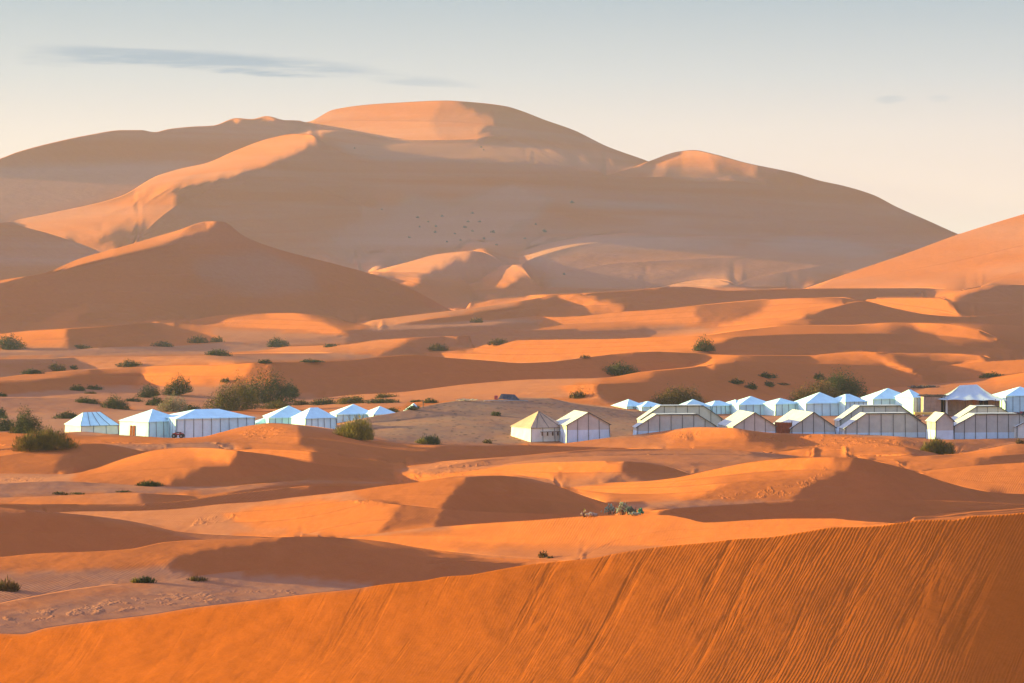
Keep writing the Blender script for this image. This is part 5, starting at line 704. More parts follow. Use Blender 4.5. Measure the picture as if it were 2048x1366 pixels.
1162,-1,-2,-4,-10,-11,-9,-9,-12,-3,-8,-9,-6,-7,-6,-8,-15,-26,-36,-91,-50,-23,-13,-9,-14,3,34,35,41,63,36,21,19,15,6,-1,-9,26,42,34,22,16,4,10,14,17,22,26,31,36,37,41,42,31,7,8,6,6,10,18,4,-18,-22,-27,-29,-25,-26,-25,-24,-24,-25,-24,-23,-24,-23,-24,-26,-24,-13,-20,-21,-22,-23,-27,-26,-25,-21,-27,-50,-76,-85,-95,-83,-94,-104,-16,64,126,129,75,2,-11,-17,-28,-36,-53,-81,-107,-91,42,36,36,20,-4,-6,-14,-51,-87,-219,-37,0,0,0,0,0,0,0,0,0,0,0,0,0,0,0,0,0,0,0,0,0,0,
72,15,12,12,-3,-5,-10,-10,-7,-12,-7,-4,-4,-1,0,3,11,1,-6,2,1,-2,-5,-8,-4,-10,0,3,3,3,0,-2,-3,-2,11,29,44,17,7,-2,5,8,8,8,7,5,3,3,-2,-12,-20,-26,-35,-34,-18,-12,-2,1,3,-6,-5,6,0,7,6,-1,-2,0,1,3,3,2,1,0,0,0,2,-2,-11,-5,-3,-2,-2,-3,0,3,3,3,17,21,23,28,9,-15,-32,-26,-18,-3,7,5,3,4,3,2,-1,-7,0,0,0,4,-2,-1,23,32,31,31,72,69,38,31,-11,-60,-41,-36,-74,-39,-23,-18,-5,19,51,23,-41,-56,-38,-1,6,2,-1,1,0,-1,
0,0,0,0,0,0,0,0,0,0,0,0,0,0,0,0,0,0,0,0,0,0,0,0,0,0,0,0,0,0,0,0,0,0,0,0,0,0,0,0,0,0,0,0,0,0,0,0,0,0,0,0,0,0,0,0,0,0,0,0,0,0,0,0,0,0,0,0,0,0,0,0,0,0,0,0,0,0,0,0,0,0,0,0,0,0,0,0,0,0,0,0,0,0,0,0,0,0,0,0,0,0,0,0,0,0,0,0,0,0,0,0,0,0,0,0,0,35,187,12,-5,63,40,24,29,19,26,29,28,7,-61,-341,-92,0,0,0,0,0,0,0,0,0,
88,0,1,-2,-1,-3,-3,-2,-2,-5,-3,-2,3,7,19,23,1,-15,1,4,1,0,-2,-3,-3,-8,-24,-13,5,4,3,3,3,11,30,29,20,11,4,0,0,0,-1,-1,-2,-4,-4,-2,-7,-21,-31,-20,-10,-9,-2,-9,-18,-8,-3,-8,8,20,28,26,27,22,-46,-36,-27,-9,-1,-1,-1,0,0,-1,-1,0,-2,-1,-2,-1,0,0,-1,0,1,2,8,18,22,24,13,2,-5,-39,-36,-5,2,2,3,2,5,4,2,2,1,1,5,6,-1,-5,-10,1,0,9,3,8,2,-2,-3,-1,-4,-5,-3,-1,-2,1,11,38,93,71,-46,-41,-66,34,41,2,-9,-5,-3,-5,
849,-8,-8,-6,-6,-6,-7,-7,-11,-15,-10,-10,-13,-17,-22,-32,-26,-1,5,8,10,11,14,16,18,25,39,28,14,15,19,20,20,12,-9,-31,-33,-36,-40,-41,-60,-63,-72,-81,-87,-87,-87,-90,-70,-31,0,0,0,0,0,0,0,0,0,0,0,0,0,0,0,0,0,0,0,0,0,0,0,0,0,0,0,0,0,0,0,0,0,0,0,0,0,0,0,0,0,0,0,0,0,0,0,0,0,0,0,0,0,0,0,0,0,0,0,0,0,0,0,0,0,0,0,0,0,0,0,0,0,0,0,0,0,0,0,0,0,0,0,0,0,0,0,0,0,0,0,0,
68,1,2,0,-2,-1,-2,-2,1,6,-1,-3,-3,-7,-11,-10,-3,-2,2,2,4,4,5,4,4,4,4,5,4,4,3,1,1,2,4,8,10,11,18,23,25,29,36,37,28,21,13,3,-12,-30,-40,-38,-26,-11,-11,-18,-23,-36,-38,-10,-6,1,2,1,13,25,-13,-5,-19,-21,-11,0,0,0,-1,1,0,-1,1,-1,0,-1,-1,0,0,0,0,0,1,2,8,15,23,23,17,12,-10,-41,-30,-9,1,11,5,3,2,3,4,4,-2,-4,-3,-3,2,1,5,4,5,9,20,41,65,65,27,-14,-22,-24,-22,-25,-33,-45,-40,-25,-12,36,56,25,30,13,-6,0,-7,-9,
0,0,0,0,0,0,0,0,0,0,0,0,0,0,0,0,0,0,0,0,0,0,0,0,0,0,0,0,0,0,0,0,0,0,0,0,0,0,0,0,27,28,28,37,54,57,59,63,62,60,57,57,48,33,31,35,37,25,19,-1,-36,-96,-438,-208,-38,0,0,0,0,0,0,0,0,0,0,0,0,0,0,0,0,0,0,0,0,0,0,0,0,0,0,0,0,0,0,0,0,0,0,0,0,0,0,0,0,0,0,0,0,0,0,0,0,0,0,0,0,0,0,0,0,0,0,0,0,0,0,0,0,0,0,0,0,0,0,0,0,0,0,0,0,0,
52,-2,-4,-4,-3,-3,-2,-1,-2,-2,-2,-1,-2,-1,-2,0,0,3,3,4,3,4,2,5,3,6,8,7,7,5,2,1,-2,-2,-8,-3,-2,2,2,7,0,-1,-2,-3,-6,-4,-2,-3,-2,-4,-6,-10,-17,-8,-3,-1,0,6,9,8,9,11,1,-11,-14,-15,-2,33,8,0,-4,1,1,-13,-5,-3,-2,0,-2,0,-1,0,-2,-1,0,0,1,1,-1,1,-1,1,1,10,21,37,64,85,81,58,52,59,52,38,22,2,-16,-22,-13,-8,0,5,8,15,24,19,-36,-98,-89,-69,-87,-89,-37,-34,-19,-9,-5,-3,-3,0,-4,-9,6,44,-6,0,9,20,19,36,31,11,
0,0,0,0,0,0,0,0,0,0,0,0,0,0,0,0,0,0,0,0,0,0,0,0,0,0,0,0,0,0,0,0,0,0,0,0,0,0,0,0,0,0,0,0,0,0,0,0,0,0,0,0,0,0,0,0,0,0,0,0,30,80,435,216,39,-1,37,42,73,63,49,33,24,36,31,27,27,25,23,22,22,21,22,20,20,20,18,19,17,8,6,0,-6,-16,-24,-36,-56,-99,-130,-142,-156,-162,-144,-106,-68,-14,12,9,1,37,37,7,-9,-19,-29,-22,32,88,66,25,20,21,9,46,35,-4,-50,-88,-113,-120,-147,-150,-39,0,0,0,0,0,0,0,0,0,
296,-31,-26,-22,-23,-24,-26,-21,-20,-21,-37,-15,-11,-6,-3,-1,7,9,7,9,7,4,5,4,5,4,10,-8,-4,-11,-9,0,3,4,4,6,4,4,0,-2,-4,-5,-2,-4,-5,-6,-5,-3,-4,-4,-4,-5,-1,-2,-5,-3,-2,5,-1,-1,-1,0,-2,-1,0,0,50,-5,-7,-5,-6,-5,2,4,0,1,-2,-2,0,-1,0,-1,0,1,-1,0,1,1,4,6,10,14,21,28,34,35,28,45,50,33,6,-17,-34,-43,-55,-55,-28,-2,4,-18,-39,-14,-2,2,-1,-3,-5,-3,-2,-1,-2,-3,-2,0,7,37,88,116,138,144,183,195,76,-37,-28,-61,-119,-107,-47,-66,-61,-34,
0,0,0,0,0,0,0,0,0,0,34,5,1,0,0,-5,3,3,-1,-1,12,11,2,-2,-5,-20,-37,0,0,0,0,0,0,0,0,0,0,0,0,0,0,0,0,0,0,0,0,0,0,0,0,0,0,0,0,0,0,0,0,0,0,0,0,0,0,0,0,0,0,0,0,0,0,0,0,0,0,0,0,0,0,0,0,0,0,0,0,0,0,0,0,0,0,0,0,0,0,0,0,0,0,0,0,0,0,0,0,0,0,0,0,0,0,0,0,0,0,0,0,0,0,0,0,0,0,0,0,0,0,0,0,0,0,0,0,0,0,0,0,0,0,0,
304,-31,-32,-32,-25,-19,-14,-16,-9,-5,-18,-10,-8,-7,-12,-11,8,18,10,-1,-13,-10,-2,2,7,34,62,52,47,43,29,-3,-14,-30,-27,-16,-12,-15,-12,-15,-14,-15,-17,-21,-17,-12,-15,-14,-19,-18,-10,-3,-1,-2,-3,-1,0,-1,0,0,0,0,2,0,-1,1,7,0,1,0,0,0,1,-1,-1,-3,-1,0,4,16,2,2,1,3,7,9,11,4,-4,-7,-9,-8,-8,-8,-8,-5,-2,5,15,42,66,56,30,6,-19,-34,-60,-59,-16,-17,7,8,9,11,10,1,-6,-12,-8,-10,-9,-4,1,2,0,5,-8,9,25,83,61,64,45,44,22,13,-2,-5,-9,-39,-40,-19,
0,0,0,0,0,0,0,0,0,0,0,0,0,0,0,0,0,0,0,0,0,0,0,0,0,0,0,0,0,0,0,0,0,0,0,0,0,0,0,0,0,0,0,0,0,0,0,0,0,0,0,0,0,0,0,0,0,0,0,0,0,0,0,0,0,0,0,0,0,0,0,0,0,0,0,0,0,0,0,0,0,0,0,0,0,0,0,0,0,0,0,0,0,0,0,0,0,0,0,0,0,0,0,0,0,0,0,0,27,18,5,-7,3,66,322,110,-66,-38,-31,-29,-30,-30,-33,-33,-39,-41,-47,-62,-39,-26,0,0,0,0,0,0,0,0,0,0,0,0,
233,-3,-6,-7,0,-3,-4,-3,-4,-2,-7,-10,-15,-21,-25,-15,-12,-25,-9,1,4,11,23,46,81,119,156,109,-37,-49,-71,-52,-20,-9,-17,-25,-34,-31,-27,-23,-24,-22,-20,-22,-23,-25,-23,-21,-13,-5,6,-3,-3,1,-12,12,-2,-3,0,0,0,1,0,1,2,0,1,1,0,0,9,30,56,73,76,21,-2,-14,-21,-33,-20,-18,-17,-18,-21,-25,-26,-21,-13,-6,-4,-2,-3,-1,0,3,4,2,7,9,21,47,76,52,56,35,21,4,-65,-68,-62,-51,-30,-13,-21,-22,-11,-2,5,5,6,2,-1,-2,1,0,9,7,8,19,8,3,-4,-8,-3,-6,-10,-14,-13,-5,3,-2,
120,65,65,55,48,60,49,43,39,34,32,28,31,31,33,24,-9,-11,-14,1,6,-3,-21,-50,-93,-164,-232,-167,0,0,0,0,0,0,0,0,0,0,0,0,0,0,0,0,0,0,0,0,0,0,0,0,0,0,0,0,0,0,0,0,0,0,0,0,0,0,0,0,0,0,0,0,0,0,0,0,0,0,0,0,0,0,0,0,0,0,0,0,0,0,0,0,0,0,0,0,0,0,0,0,0,0,0,0,0,0,0,0,0,0,0,0,0,0,0,0,0,0,0,0,0,0,0,0,0,0,0,0,0,0,0,0,0,0,0,0,0,0,0,0,0,0,
37,1,0,8,3,-11,-2,-1,-1,3,10,10,0,-8,-15,-5,-2,9,27,3,-9,-12,-9,-3,3,20,28,1,-16,1,13,3,7,1,4,-3,-1,-6,-11,-14,-11,-8,-3,6,1,0,1,-4,-6,13,13,10,-16,-30,-16,20,1,4,1,0,0,0,1,3,3,4,2,4,7,17,33,28,9,-22,-55,-28,-12,-4,-2,0,2,0,0,-1,0,0,0,0,1,3,1,0,-1,-1,1,3,4,6,9,19,22,21,29,17,-3,1,1,-3,-12,-19,-19,-16,-1,3,-11,-18,-7,-14,-9,0,4,4,5,5,6,-5,-22,-18,3,17,14,19,20,6,-5,-11,-11,-11,-12,-3,4,-3,
0,0,0,0,0,0,0,0,0,0,0,0,0,0,0,0,0,0,0,0,0,0,0,0,0,0,0,0,0,0,0,0,0,0,0,0,0,0,0,0,0,0,0,0,0,0,0,0,0,0,0,0,0,0,0,0,0,0,0,0,0,0,0,0,0,0,0,0,0,0,0,0,0,0,0,0,0,0,0,0,0,0,0,0,0,0,0,0,0,0,0,0,0,0,0,0,0,0,0,0,0,0,0,0,0,0,0,0,0,0,0,0,0,0,0,24,167,170,136,114,103,100,78,-161,-185,-272,-226,-23,-25,0,0,0,0,0,0,0,0,0,0,0,0,0,
33,-1,0,1,0,0,0,1,0,-2,-5,-2,8,16,23,8,-7,-16,-20,-1,-2,-3,-1,-3,-5,-4,-1,-2,-6,0,20,-3,-9,4,7,7,11,11,10,7,-3,-9,-10,-7,-1,1,-1,4,22,12,-5,-3,-8,-26,-21,4,-1,1,3,6,4,7,9,10,16,24,23,22,23,22,6,-12,-50,-62,-34,-11,-9,-2,1,0,0,3,2,3,1,0,-1,0,-1,1,3,2,6,6,11,25,29,30,27,16,7,-2,-8,20,-11,-9,-2,7,19,37,65,107,133,91,-22,-41,-31,-26,-34,-32,-27,-24,-20,-16,-23,-11,-46,55,78,-24,-38,-56,-60,-59,-46,-32,-19,-10,-9,0,1,-1,
0,0,0,0,0,0,0,0,0,0,0,0,0,0,0,0,0,0,0,0,0,0,0,0,0,0,0,0,0,0,0,0,0,0,0,0,0,0,0,0,0,0,0,0,0,0,0,0,0,0,0,0,0,0,0,0,0,0,0,0,0,0,0,0,0,0,0,0,0,0,0,0,20,18,11,7,14,19,9,-4,53,16,17,15,12,23,18,45,34,38,31,26,21,20,10,-14,-17,-21,-26,-23,-20,-14,-13,7,69,68,60,56,47,30,-2,-59,-139,-189,-273,0,0,0,0,0,0,0,0,0,0,0,0,0,0,0,0,0,0,0,0,0,0,0,0,0,0,0,
31,0,1,0,0,0,0,0,0,-2,-2,0,-2,0,3,7,15,13,-2,-13,-8,-3,-2,-2,-2,-2,-3,-3,-4,-1,6,10,1,10,26,30,25,23,21,20,25,-27,-37,-27,-23,-8,18,25,-3,-21,-18,-12,-9,-16,-27,-6,-8,3,0,2,4,4,7,12,17,2,-1,16,12,0,-14,-21,-22,1,11,25,27,26,26,12,-54,-19,-19,-17,-13,0,45,-3,-9,-18,-11,-7,-5,-4,-3,-2,-5,-6,-2,-2,-2,-1,0,-1,0,-3,1,0,0,0,4,16,22,27,0,-35,-10,-2,-2,-1,1,0,3,19,41,43,19,8,6,-23,-21,-23,-19,-12,-7,0,2,-1,0,2,3,0,
0,0,0,0,0,0,0,0,0,0,0,0,0,0,0,0,0,0,0,0,0,0,0,0,0,0,0,0,0,0,0,39,39,28,11,7,11,16,18,21,22,75,81,64,56,38,14,1,-13,-61,-48,-91,-84,-209,-35,0,0,0,0,0,0,0,0,0,0,0,0,0,0,0,0,0,0,0,0,0,0,0,0,0,0,0,0,0,0,0,0,0,0,0,0,0,0,0,0,0,0,0,0,0,0,0,0,0,0,0,0,0,0,0,0,0,0,0,0,0,0,0,0,0,0,0,0,0,0,0,0,0,0,0,0,0,0,0,0,0,0,0,0,0,0,0,
29,1,0,0,0,0,1,0,0,0,0,-1,2,2,0,2,2,2,4,2,2,2,3,2,4,4,4,5,7,6,4,3,-7,-7,-6,-4,-3,-4,-3,-3,-3,-5,-5,-5,-4,-2,2,10,32,73,49,94,55,59,10,-27,-16,-8,-9,-13,-10,-11,-13,-17,-19,-16,-12,-17,-22,-33,-41,-37,-14,13,16,7,2,-37,-34,-7,9,14,13,14,16,-4,-44,-22,-5,-2,-2,-2,-1,-1,-1,0,-2,-2,-1,-2,-1,-2,0,-1,-1,-1,-1,-1,0,1,0,0,0,6,5,6,3,-5,-3,-2,1,2,-2,29,50,49,1,-49,-27,-10,-5,-6,-3,1,4,4,3,2,1,3,2,0,
0,0,0,0,0,0,0,0,0,0,0,0,0,0,0,0,0,0,0,0,0,0,0,0,0,0,0,0,0,0,0,0,0,0,0,0,0,0,0,0,0,0,0,0,0,0,0,0,0,0,0,0,61,230,122,12,39,16,17,7,6,-7,-6,-74,350,293,105,-20,-19,6,9,-10,-43,-135,-389,-445,-125,0,0,0,0,0,0,0,0,0,0,0,0,0,0,0,0,0,0,0,0,0,0,0,0,0,0,0,0,0,0,0,0,0,0,0,0,0,0,0,0,0,0,0,0,0,0,0,0,0,0,0,0,0,0,0,0,0,0,0,0,0,0,0,0,0,
44,-13,-6,0,0,2,1,1,0,1,-1,2,2,1,4,2,3,3,2,3,2,3,1,3,2,3,4,3,2,1,1,-1,0,-2,-1,-1,0,-1,-1,-1,-1,0,0,0,1,2,2,-1,0,8,15,3,0,-8,-16,-11,-9,-8,-7,4,3,21,33,5,13,-16,-7,-4,1,4,7,15,22,31,17,-10,-34,-54,-28,-25,-32,3,4,3,3,2,1,1,1,1,-1,1,0,0,-1,-2,-2,0,-2,-2,0,-1,0,0,0,0,0,0,1,0,-1,2,4,6,7,3,1,-14,-4,-1,-1,-3,6,32,66,99,31,-7,-41,-42,-29,-27,-2,-9,-2,-3,-5,-3,-4,-2,0,1,
0,0,0,0,0,0,0,0,0,0,0,0,0,0,0,0,0,0,0,0,0,0,0,0,0,0,0,0,0,0,0,0,0,0,0,0,0,0,0,0,0,0,0,0,0,0,0,0,0,0,0,0,0,0,0,0,0,0,0,0,0,0,0,0,0,0,0,0,0,0,0,0,0,0,0,0,0,0,0,0,0,0,0,0,0,0,0,0,0,0,0,0,0,0,0,0,0,0,0,0,0,0,0,0,0,0,0,0,0,0,0,0,0,0,0,0,0,0,0,0,0,0,0,0,0,0,162,71,90,109,167,131,25,-15,-44,-48,-50,-52,-50,-51,-50,-53,
23,3,10,-8,-1,-6,0,1,1,0,2,3,2,4,3,4,3,3,2,2,2,2,3,3,4,4,3,4,3,3,2,0,0,0,0,-2,-2,-1,-1,-2,-1,-1,-1,-1,-1,-1,-2,-2,-1,0,0,1,-2,-4,-4,-5,-5,-5,-6,-4,3,23,50,60,52,-10,-13,-10,-33,-22,-11,14,55,91,19,-30,-35,-49,-58,-62,-35,-15,-4,2,2,2,4,7,10,-6,2,3,0,-1,-5,-11,-5,-3,0,1,0,1,1,2,1,1,3,5,3,6,9,11,17,16,15,13,8,-1,-4,-1,-5,0,40,160,83,60,18,-37,-51,-62,-29,-29,0,24,28,21,13,5,-4,-13,-23,-28,
0,0,0,0,0,0,0,0,0,0,0,0,0,0,0,0,0,0,0,0,0,0,0,0,0,0,0,0,0,0,0,0,0,0,0,0,0,0,0,0,0,0,0,0,0,0,0,0,0,0,0,0,0,0,0,0,0,0,0,0,0,0,0,0,0,0,0,29,20,-1,37,-2,-34,-10,326,469,187,126,112,114,84,19,14,11,6,8,9,38,-27,38,28,-7,-19,-24,-29,-51,-36,-26,-22,-18,-11,13,33,35,36,31,-58,-34,-79,-49,-27,-32,-41,-50,-58,-71,-81,-94,-88,-91,-97,-109,-152,-127,-117,-51,0,0,0,0,0,0,0,0,0,0,0,0,0,0,0,0,
12,-3,-6,15,14,5,-14,-9,-6,0,-1,1,1,0,5,5,3,1,2,1,1,0,2,4,2,2,4,3,4,3,4,4,2,2,0,0,-8,-9,-5,-2,-2,-1,-1,0,-1,0,-1,-1,0,0,0,0,0,0,-2,-1,-2,-3,1,8,18,8,2,10,5,-60,-7,1,0,-1,-4,-2,0,1,1,3,9,9,4,3,4,6,2,1,-1,-2,-2,-4,-11,-9,-5,-9,0,0,5,12,2,7,5,5,7,6,1,-2,-4,-1,-4,-4,-8,-12,-4,1,3,7,9,11,17,20,26,31,37,45,57,71,90,96,72,21,-37,-47,-124,-83,-37,-21,-11,-6,1,6,12,16,19,22,
10,0,-4,0,6,17,19,-2,-11,-16,-11,0,0,1,36,56,59,33,15,4,-7,-14,5,8,8,8,0,-10,-23,-35,-36,-7,-6,-13,-24,-2,-8,-10,-4,-3,-2,-1,-1,-1,0,-1,0,0,-1,0,-1,1,0,-1,-1,-1,2,14,23,21,12,0,-4,0,-18,-69,-5,1,1,1,-3,-2,1,0,0,2,5,-3,0,-1,0,0,0,0,2,3,4,5,-5,-3,-7,-3,0,0,1,13,-1,10,8,7,9,8,-2,-4,-5,-3,2,1,-4,-13,5,8,7,5,4,5,4,4,4,4,5,7,6,10,11,14,15,12,1,-3,-22,-22,-13,-9,-7,-3,-1,1,3,5,7,8,
1704,-5,-9,-22,-11,3,19,27,25,23,17,4,4,6,-34,-54,-56,-32,-20,-13,-2,81,104,84,207,11,7,16,26,44,50,24,25,29,35,3,-2,-4,-2,-3,0,0,2,2,2,1,-8,-22,-37,-59,-47,-94,-243,-434,-318,7,-21,-82,-64,-43,-57,-66,-102,-28,-438,-160,0,0,0,0,0,0,0,0,0,0,0,0,0,0,0,0,0,0,0,0,0,0,0,0,0,0,0,0,0,0,0,0,0,0,0,0,0,0,0,0,0,0,0,0,0,0,0,0,0,0,0,0,0,0,0,0,0,0,0,0,0,0,0,0,0,0,0,0,0,0,0,0,0,0,0,0,
25,15,11,10,-1,-15,-20,-11,-1,-1,1,-1,0,-2,-1,-2,-3,-2,3,5,9,10,5,-3,-23,-6,0,1,0,-1,0,1,0,0,0,-1,1,5,1,2,0,0,-1,0,0,1,-2,-2,4,12,7,8,9,7,-16,-26,-6,21,-7,-6,2,5,6,5,13,12,-33,-3,3,7,-21,-2,-2,-1,1,2,0,-2,0,0,-1,0,2,1,5,4,1,-6,-3,2,-7,-1,0,-1,1,7,0,-6,0,-1,4,1,-1,-1,-1,2,12,10,3,-10,-5,2,0,1,0,1,0,2,1,2,2,1,2,1,3,1,1,1,1,1,0,1,-1,1,1,0,1,2,1,1,0,0,
17,1,3,4,-5,-3,-2,-1,-1,0,-1,0,0,-1,-3,-2,-2,-1,0,7,9,10,4,-5,-21,-5,1,-1,1,0,0,-1,1,0,0,-1,2,5,1,1,-1,1,-1,0,-2,-2,1,-1,2,10,5,8,7,10,-11,-30,3,3,3,-6,5,6,6,6,5,4,-21,-9,4,-1,-7,-1,-1,0,-1,4,0,-3,2,3,3,6,2,1,-1,-2,-2,-6,-3,2,-9,2,-2,0,0,4,7,-9,0,5,17,-1,-9,-8,-3,3,8,16,5,-12,-14,-1,1,1,2,0,2,2,2,1,2,2,2,2,2,2,1,2,0,1,0,1,1,0,1,1,2,1,1,1,-1,1,
18,0,1,0,-1,-2,-1,-2,-1,0,1,0,-1,-1,-2,-2,-3,-2,0,7,11,9,3,-7,-20,-2,0,-1,0,2,-1,0,0,1,-2,0,1,5,2,0,1,-1,0,-1,-1,-2,1,0,0,12,1,6,4,14,-6,-26,0,2,2,-5,2,9,9,8,4,-1,-23,-7,-1,-2,0,-2,0,-2,0,7,0,6,4,2,2,1,0,-2,-2,-3,-3,-2,-6,-2,-5,4,-2,-1,0,1,8,-1,-6,17,19,-4,-8,-13,-10,1,18,23,6,-10,-19,-15,-1,0,2,3,2,1,2,2,2,1,2,3,1,2,2,1,1,1,1,0,1,0,1,2,0,1,3,1,-1,-1,
0,0,0,0,0,0,0,0,0,0,0,0,0,0,0,0,0,0,0,0,0,0,0,0,0,0,0,0,0,0,0,0,0,0,0,0,0,0,0,0,0,0,0,0,0,0,0,0,0,0,0,0,0,0,0,0,0,0,0,0,0,0,0,0,0,0,0,0,0,0,0,0,0,0,0,0,0,0,0,0,0,0,0,0,0,0,0,0,0,0,0,0,0,0,0,0,0,0,0,0,0,0,0,0,0,0,0,0,144,203,159,128,112,97,104,113,120,121,126,139,120,50,25,22,25,21,14,6,4,4,5,7,7,8,6,4,2,1,-3,-12,-36,-41,
41,1,-1,0,-1,-2,-2,-2,-2,-2,-2,-2,-3,-2,-2,-4,-3,-3,-2,9,7,9,3,-4,-22,-3,-1,0,1,0,0,0,0,0,0,-1,3,4,3,3,2,1,0,0,-1,-1,2,15,13,-1,-2,7,5,36,16,-28,-1,-4,-15,-27,7,14,10,6,4,3,17,22,-21,-26,-31,-20,-5,-3,-4,29,30,19,15,15,11,5,-3,-9,-17,-23,-31,-32,-11,-3,-1,1,16,23,17,-15,-12,-3,-7,44,83,77,64,57,45,31,81,44,-8,-32,-28,-26,-23,-7,-15,-26,-36,-37,-54,-97,-96,-31,-7,-5,-7,-6,-6,1,0,0,1,-1,0,0,0,1,0,0,3,4,3,1,
0,0,0,0,0,0,0,0,0,0,0,0,0,0,0,0,0,0,0,0,0,0,0,0,0,0,0,0,0,0,0,0,0,0,0,0,0,0,0,0,0,0,0,0,0,0,0,0,0,0,0,0,0,0,0,0,0,0,0,0,0,0,0,0,0,0,0,0,0,0,0,0,0,0,0,0,0,0,0,0,0,0,0,0,0,0,0,0,22,5,17,27,28,16,18,31,6,-20,-48,-102,0,0,0,0,0,0,0,0,0,0,0,0,0,0,0,0,0,0,0,0,0,0,0,0,0,0,0,0,0,0,0,0,0,0,0,0,0,0,0,0,0,0,
18,0,0,0,-1,0,-1,-1,0,-1,0,-2,-1,-2,-1,-1,-1,-2,-1,19,10,7,4,-7,-34,2,-1,-1,1,0,0,0,1,0,-1,0,6,3,2,1,1,1,0,-1,0,-2,-1,0,2,6,4,6,8,52,12,-11,0,3,-5,-6,3,3,-4,-11,-15,-19,-15,-14,14,20,15,0,-16,-29,-14,28,30,25,21,13,6,3,2,4,7,8,11,-1,16,-13,2,4,6,15,21,28,41,54,66,36,-65,-39,-20,-7,-2,-9,-7,-2,-3,-8,-13,-16,-19,-23,-27,-30,-30,-36,-40,-18,-6,-2,-3,-2,-2,-3,-1,0,1,0,0,1,0,-1,0,0,-1,0,1,7,10,2,
18,0,0,0,0,-1,-1,-1,-1,1,-2,-1,-1,-1,-1,-2,-2,0,1,20,8,7,0,-13,-26,1,-1,1,0,0,0,0,0,0,-1,2,6,2,2,1,1,0,1,0,-1,-1,-2,-2,1,-1,6,8,11,42,19,-18,-9,4,10,13,-44,-25,-11,-4,-4,-5,2,6,20,20,6,-2,-10,-34,-7,24,29,25,13,5,4,7,13,15,18,21,25,17,34,11,9,4,0,1,1,9,17,23,32,39,-20,-13,-10,-7,-7,-8,-9,-16,-18,-25,-28,-29,-31,-31,-27,-31,-30,-25,-13,-6,-3,-1,-2,-2,-3,-2,-2,0,0,1,0,0,0,0,0,0,0,0,0,1,12,6,
0,0,0,0,0,0,0,0,0,0,0,0,0,0,0,0,0,0,0,0,0,0,0,0,0,0,0,0,0,0,0,0,0,0,0,0,0,0,0,0,0,0,0,0,0,0,0,0,0,0,0,0,0,0,0,0,0,0,0,0,0,0,0,0,0,0,0,0,0,0,35,4,65,-54,-50,0,0,0,0,0,0,0,0,0,0,0,0,0,0,0,0,0,0,0,0,0,0,0,0,0,0,0,0,0,0,0,0,0,0,0,0,0,0,0,0,0,0,0,0,0,0,0,0,0,0,0,0,0,0,0,0,0,0,0,0,0,0,0,0,0,0,0,
18,0,0,0,-1,0,-1,1,1,0,-2,-1,-2,-1,-2,-1,-2,-2,6,18,7,5,-3,-18,-19,2,0,2,5,4,1,2,2,1,0,3,2,1,2,2,1,2,1,1,1,1,-1,-3,-5,-5,-1,8,-1,31,22,-37,-7,17,29,24,14,-24,-26,-11,3,8,-15,-17,-7,-5,-15,35,49,132,86,-3,-46,-31,-17,-1,11,16,17,17,18,19,17,16,16,10,6,3,-1,0,8,13,8,4,0,7,-3,-19,-26,-33,-33,-32,-33,-32,-31,-26,-22,-24,-20,-22,-19,-9,-8,-7,-4,-4,-2,-2,0,-3,-3,-2,0,0,0,-1,1,0,0,0,0,0,0,0,-1,0,9,9,
60,-37,-6,-1,1,-1,0,1,3,-1,-2,-3,-1,-2,-1,-1,-1,-3,11,12,10,2,-8,-18,-12,1,-1,4,4,3,2,2,2,-2,2,4,2,2,2,2,2,1,0,1,0,0,1,1,2,-12,-10,-2,13,24,27,-15,-26,-5,6,11,15,18,14,4,-19,-18,-12,19,20,-22,-27,24,34,122,83,-35,-10,6,13,16,17,14,14,13,11,9,8,9,5,-3,-15,-25,-23,-24,-22,-21,-18,-13,-7,-26,-30,-21,-17,-15,-12,-10,-9,-7,-9,-10,-9,-5,-5,-1,-5,-6,-3,-4,-3,-2,-1,-2,-3,-1,-3,-2,-1,0,0,1,0,0,0,0,0,0,0,0,0,0,2,11,
0,0,0,0,0,0,0,0,0,0,0,0,0,0,0,0,0,0,0,0,0,0,0,0,0,0,0,0,0,0,0,0,0,0,0,0,0,0,0,0,0,0,0,0,0,0,0,0,0,0,0,0,0,0,189,446,231,57,21,15,14,14,16,12,22,-84,-160,-260,-340,-193,0,0,0,0,0,0,0,0,0,0,0,0,0,0,0,0,0,0,0,0,0,0,0,0,0,0,0,0,0,0,0,0,0,0,0,0,0,0,0,0,0,0,0,0,0,0,0,0,0,0,0,0,0,0,0,0,0,0,0,0,0,0,0,0,0,0,0,0,0,0,0,0,
65,3,-26,-28,-5,-1,1,6,5,-5,-4,-2,-1,-1,0,-1,-2,5,10,7,5,-3,-15,-5,-5,0,4,2,2,2,2,4,0,-3,0,1,0,2,0,1,1,1,2,1,2,3,2,3,6,15,-9,3,157,210,69,-261,-166,-28,-4,-1,-1,-1,0,1,5,104,176,226,220,50,-79,4,2,0,-49,-53,-48,-47,-46,-49,-53,-49,-49,-47,-45,-42,-37,-37,-33,-21,-5,5,5,8,0,-4,1,-2,-10,-5,-2,-2,-2,1,0,-2,0,-1,0,0,-1,-1,-1,-2,0,0,-1,0,-1,0,-1,-1,-1,-1,0,1,0,-1,1,0,0,0,0,0,0,0,0,0,-1,1,0,8,
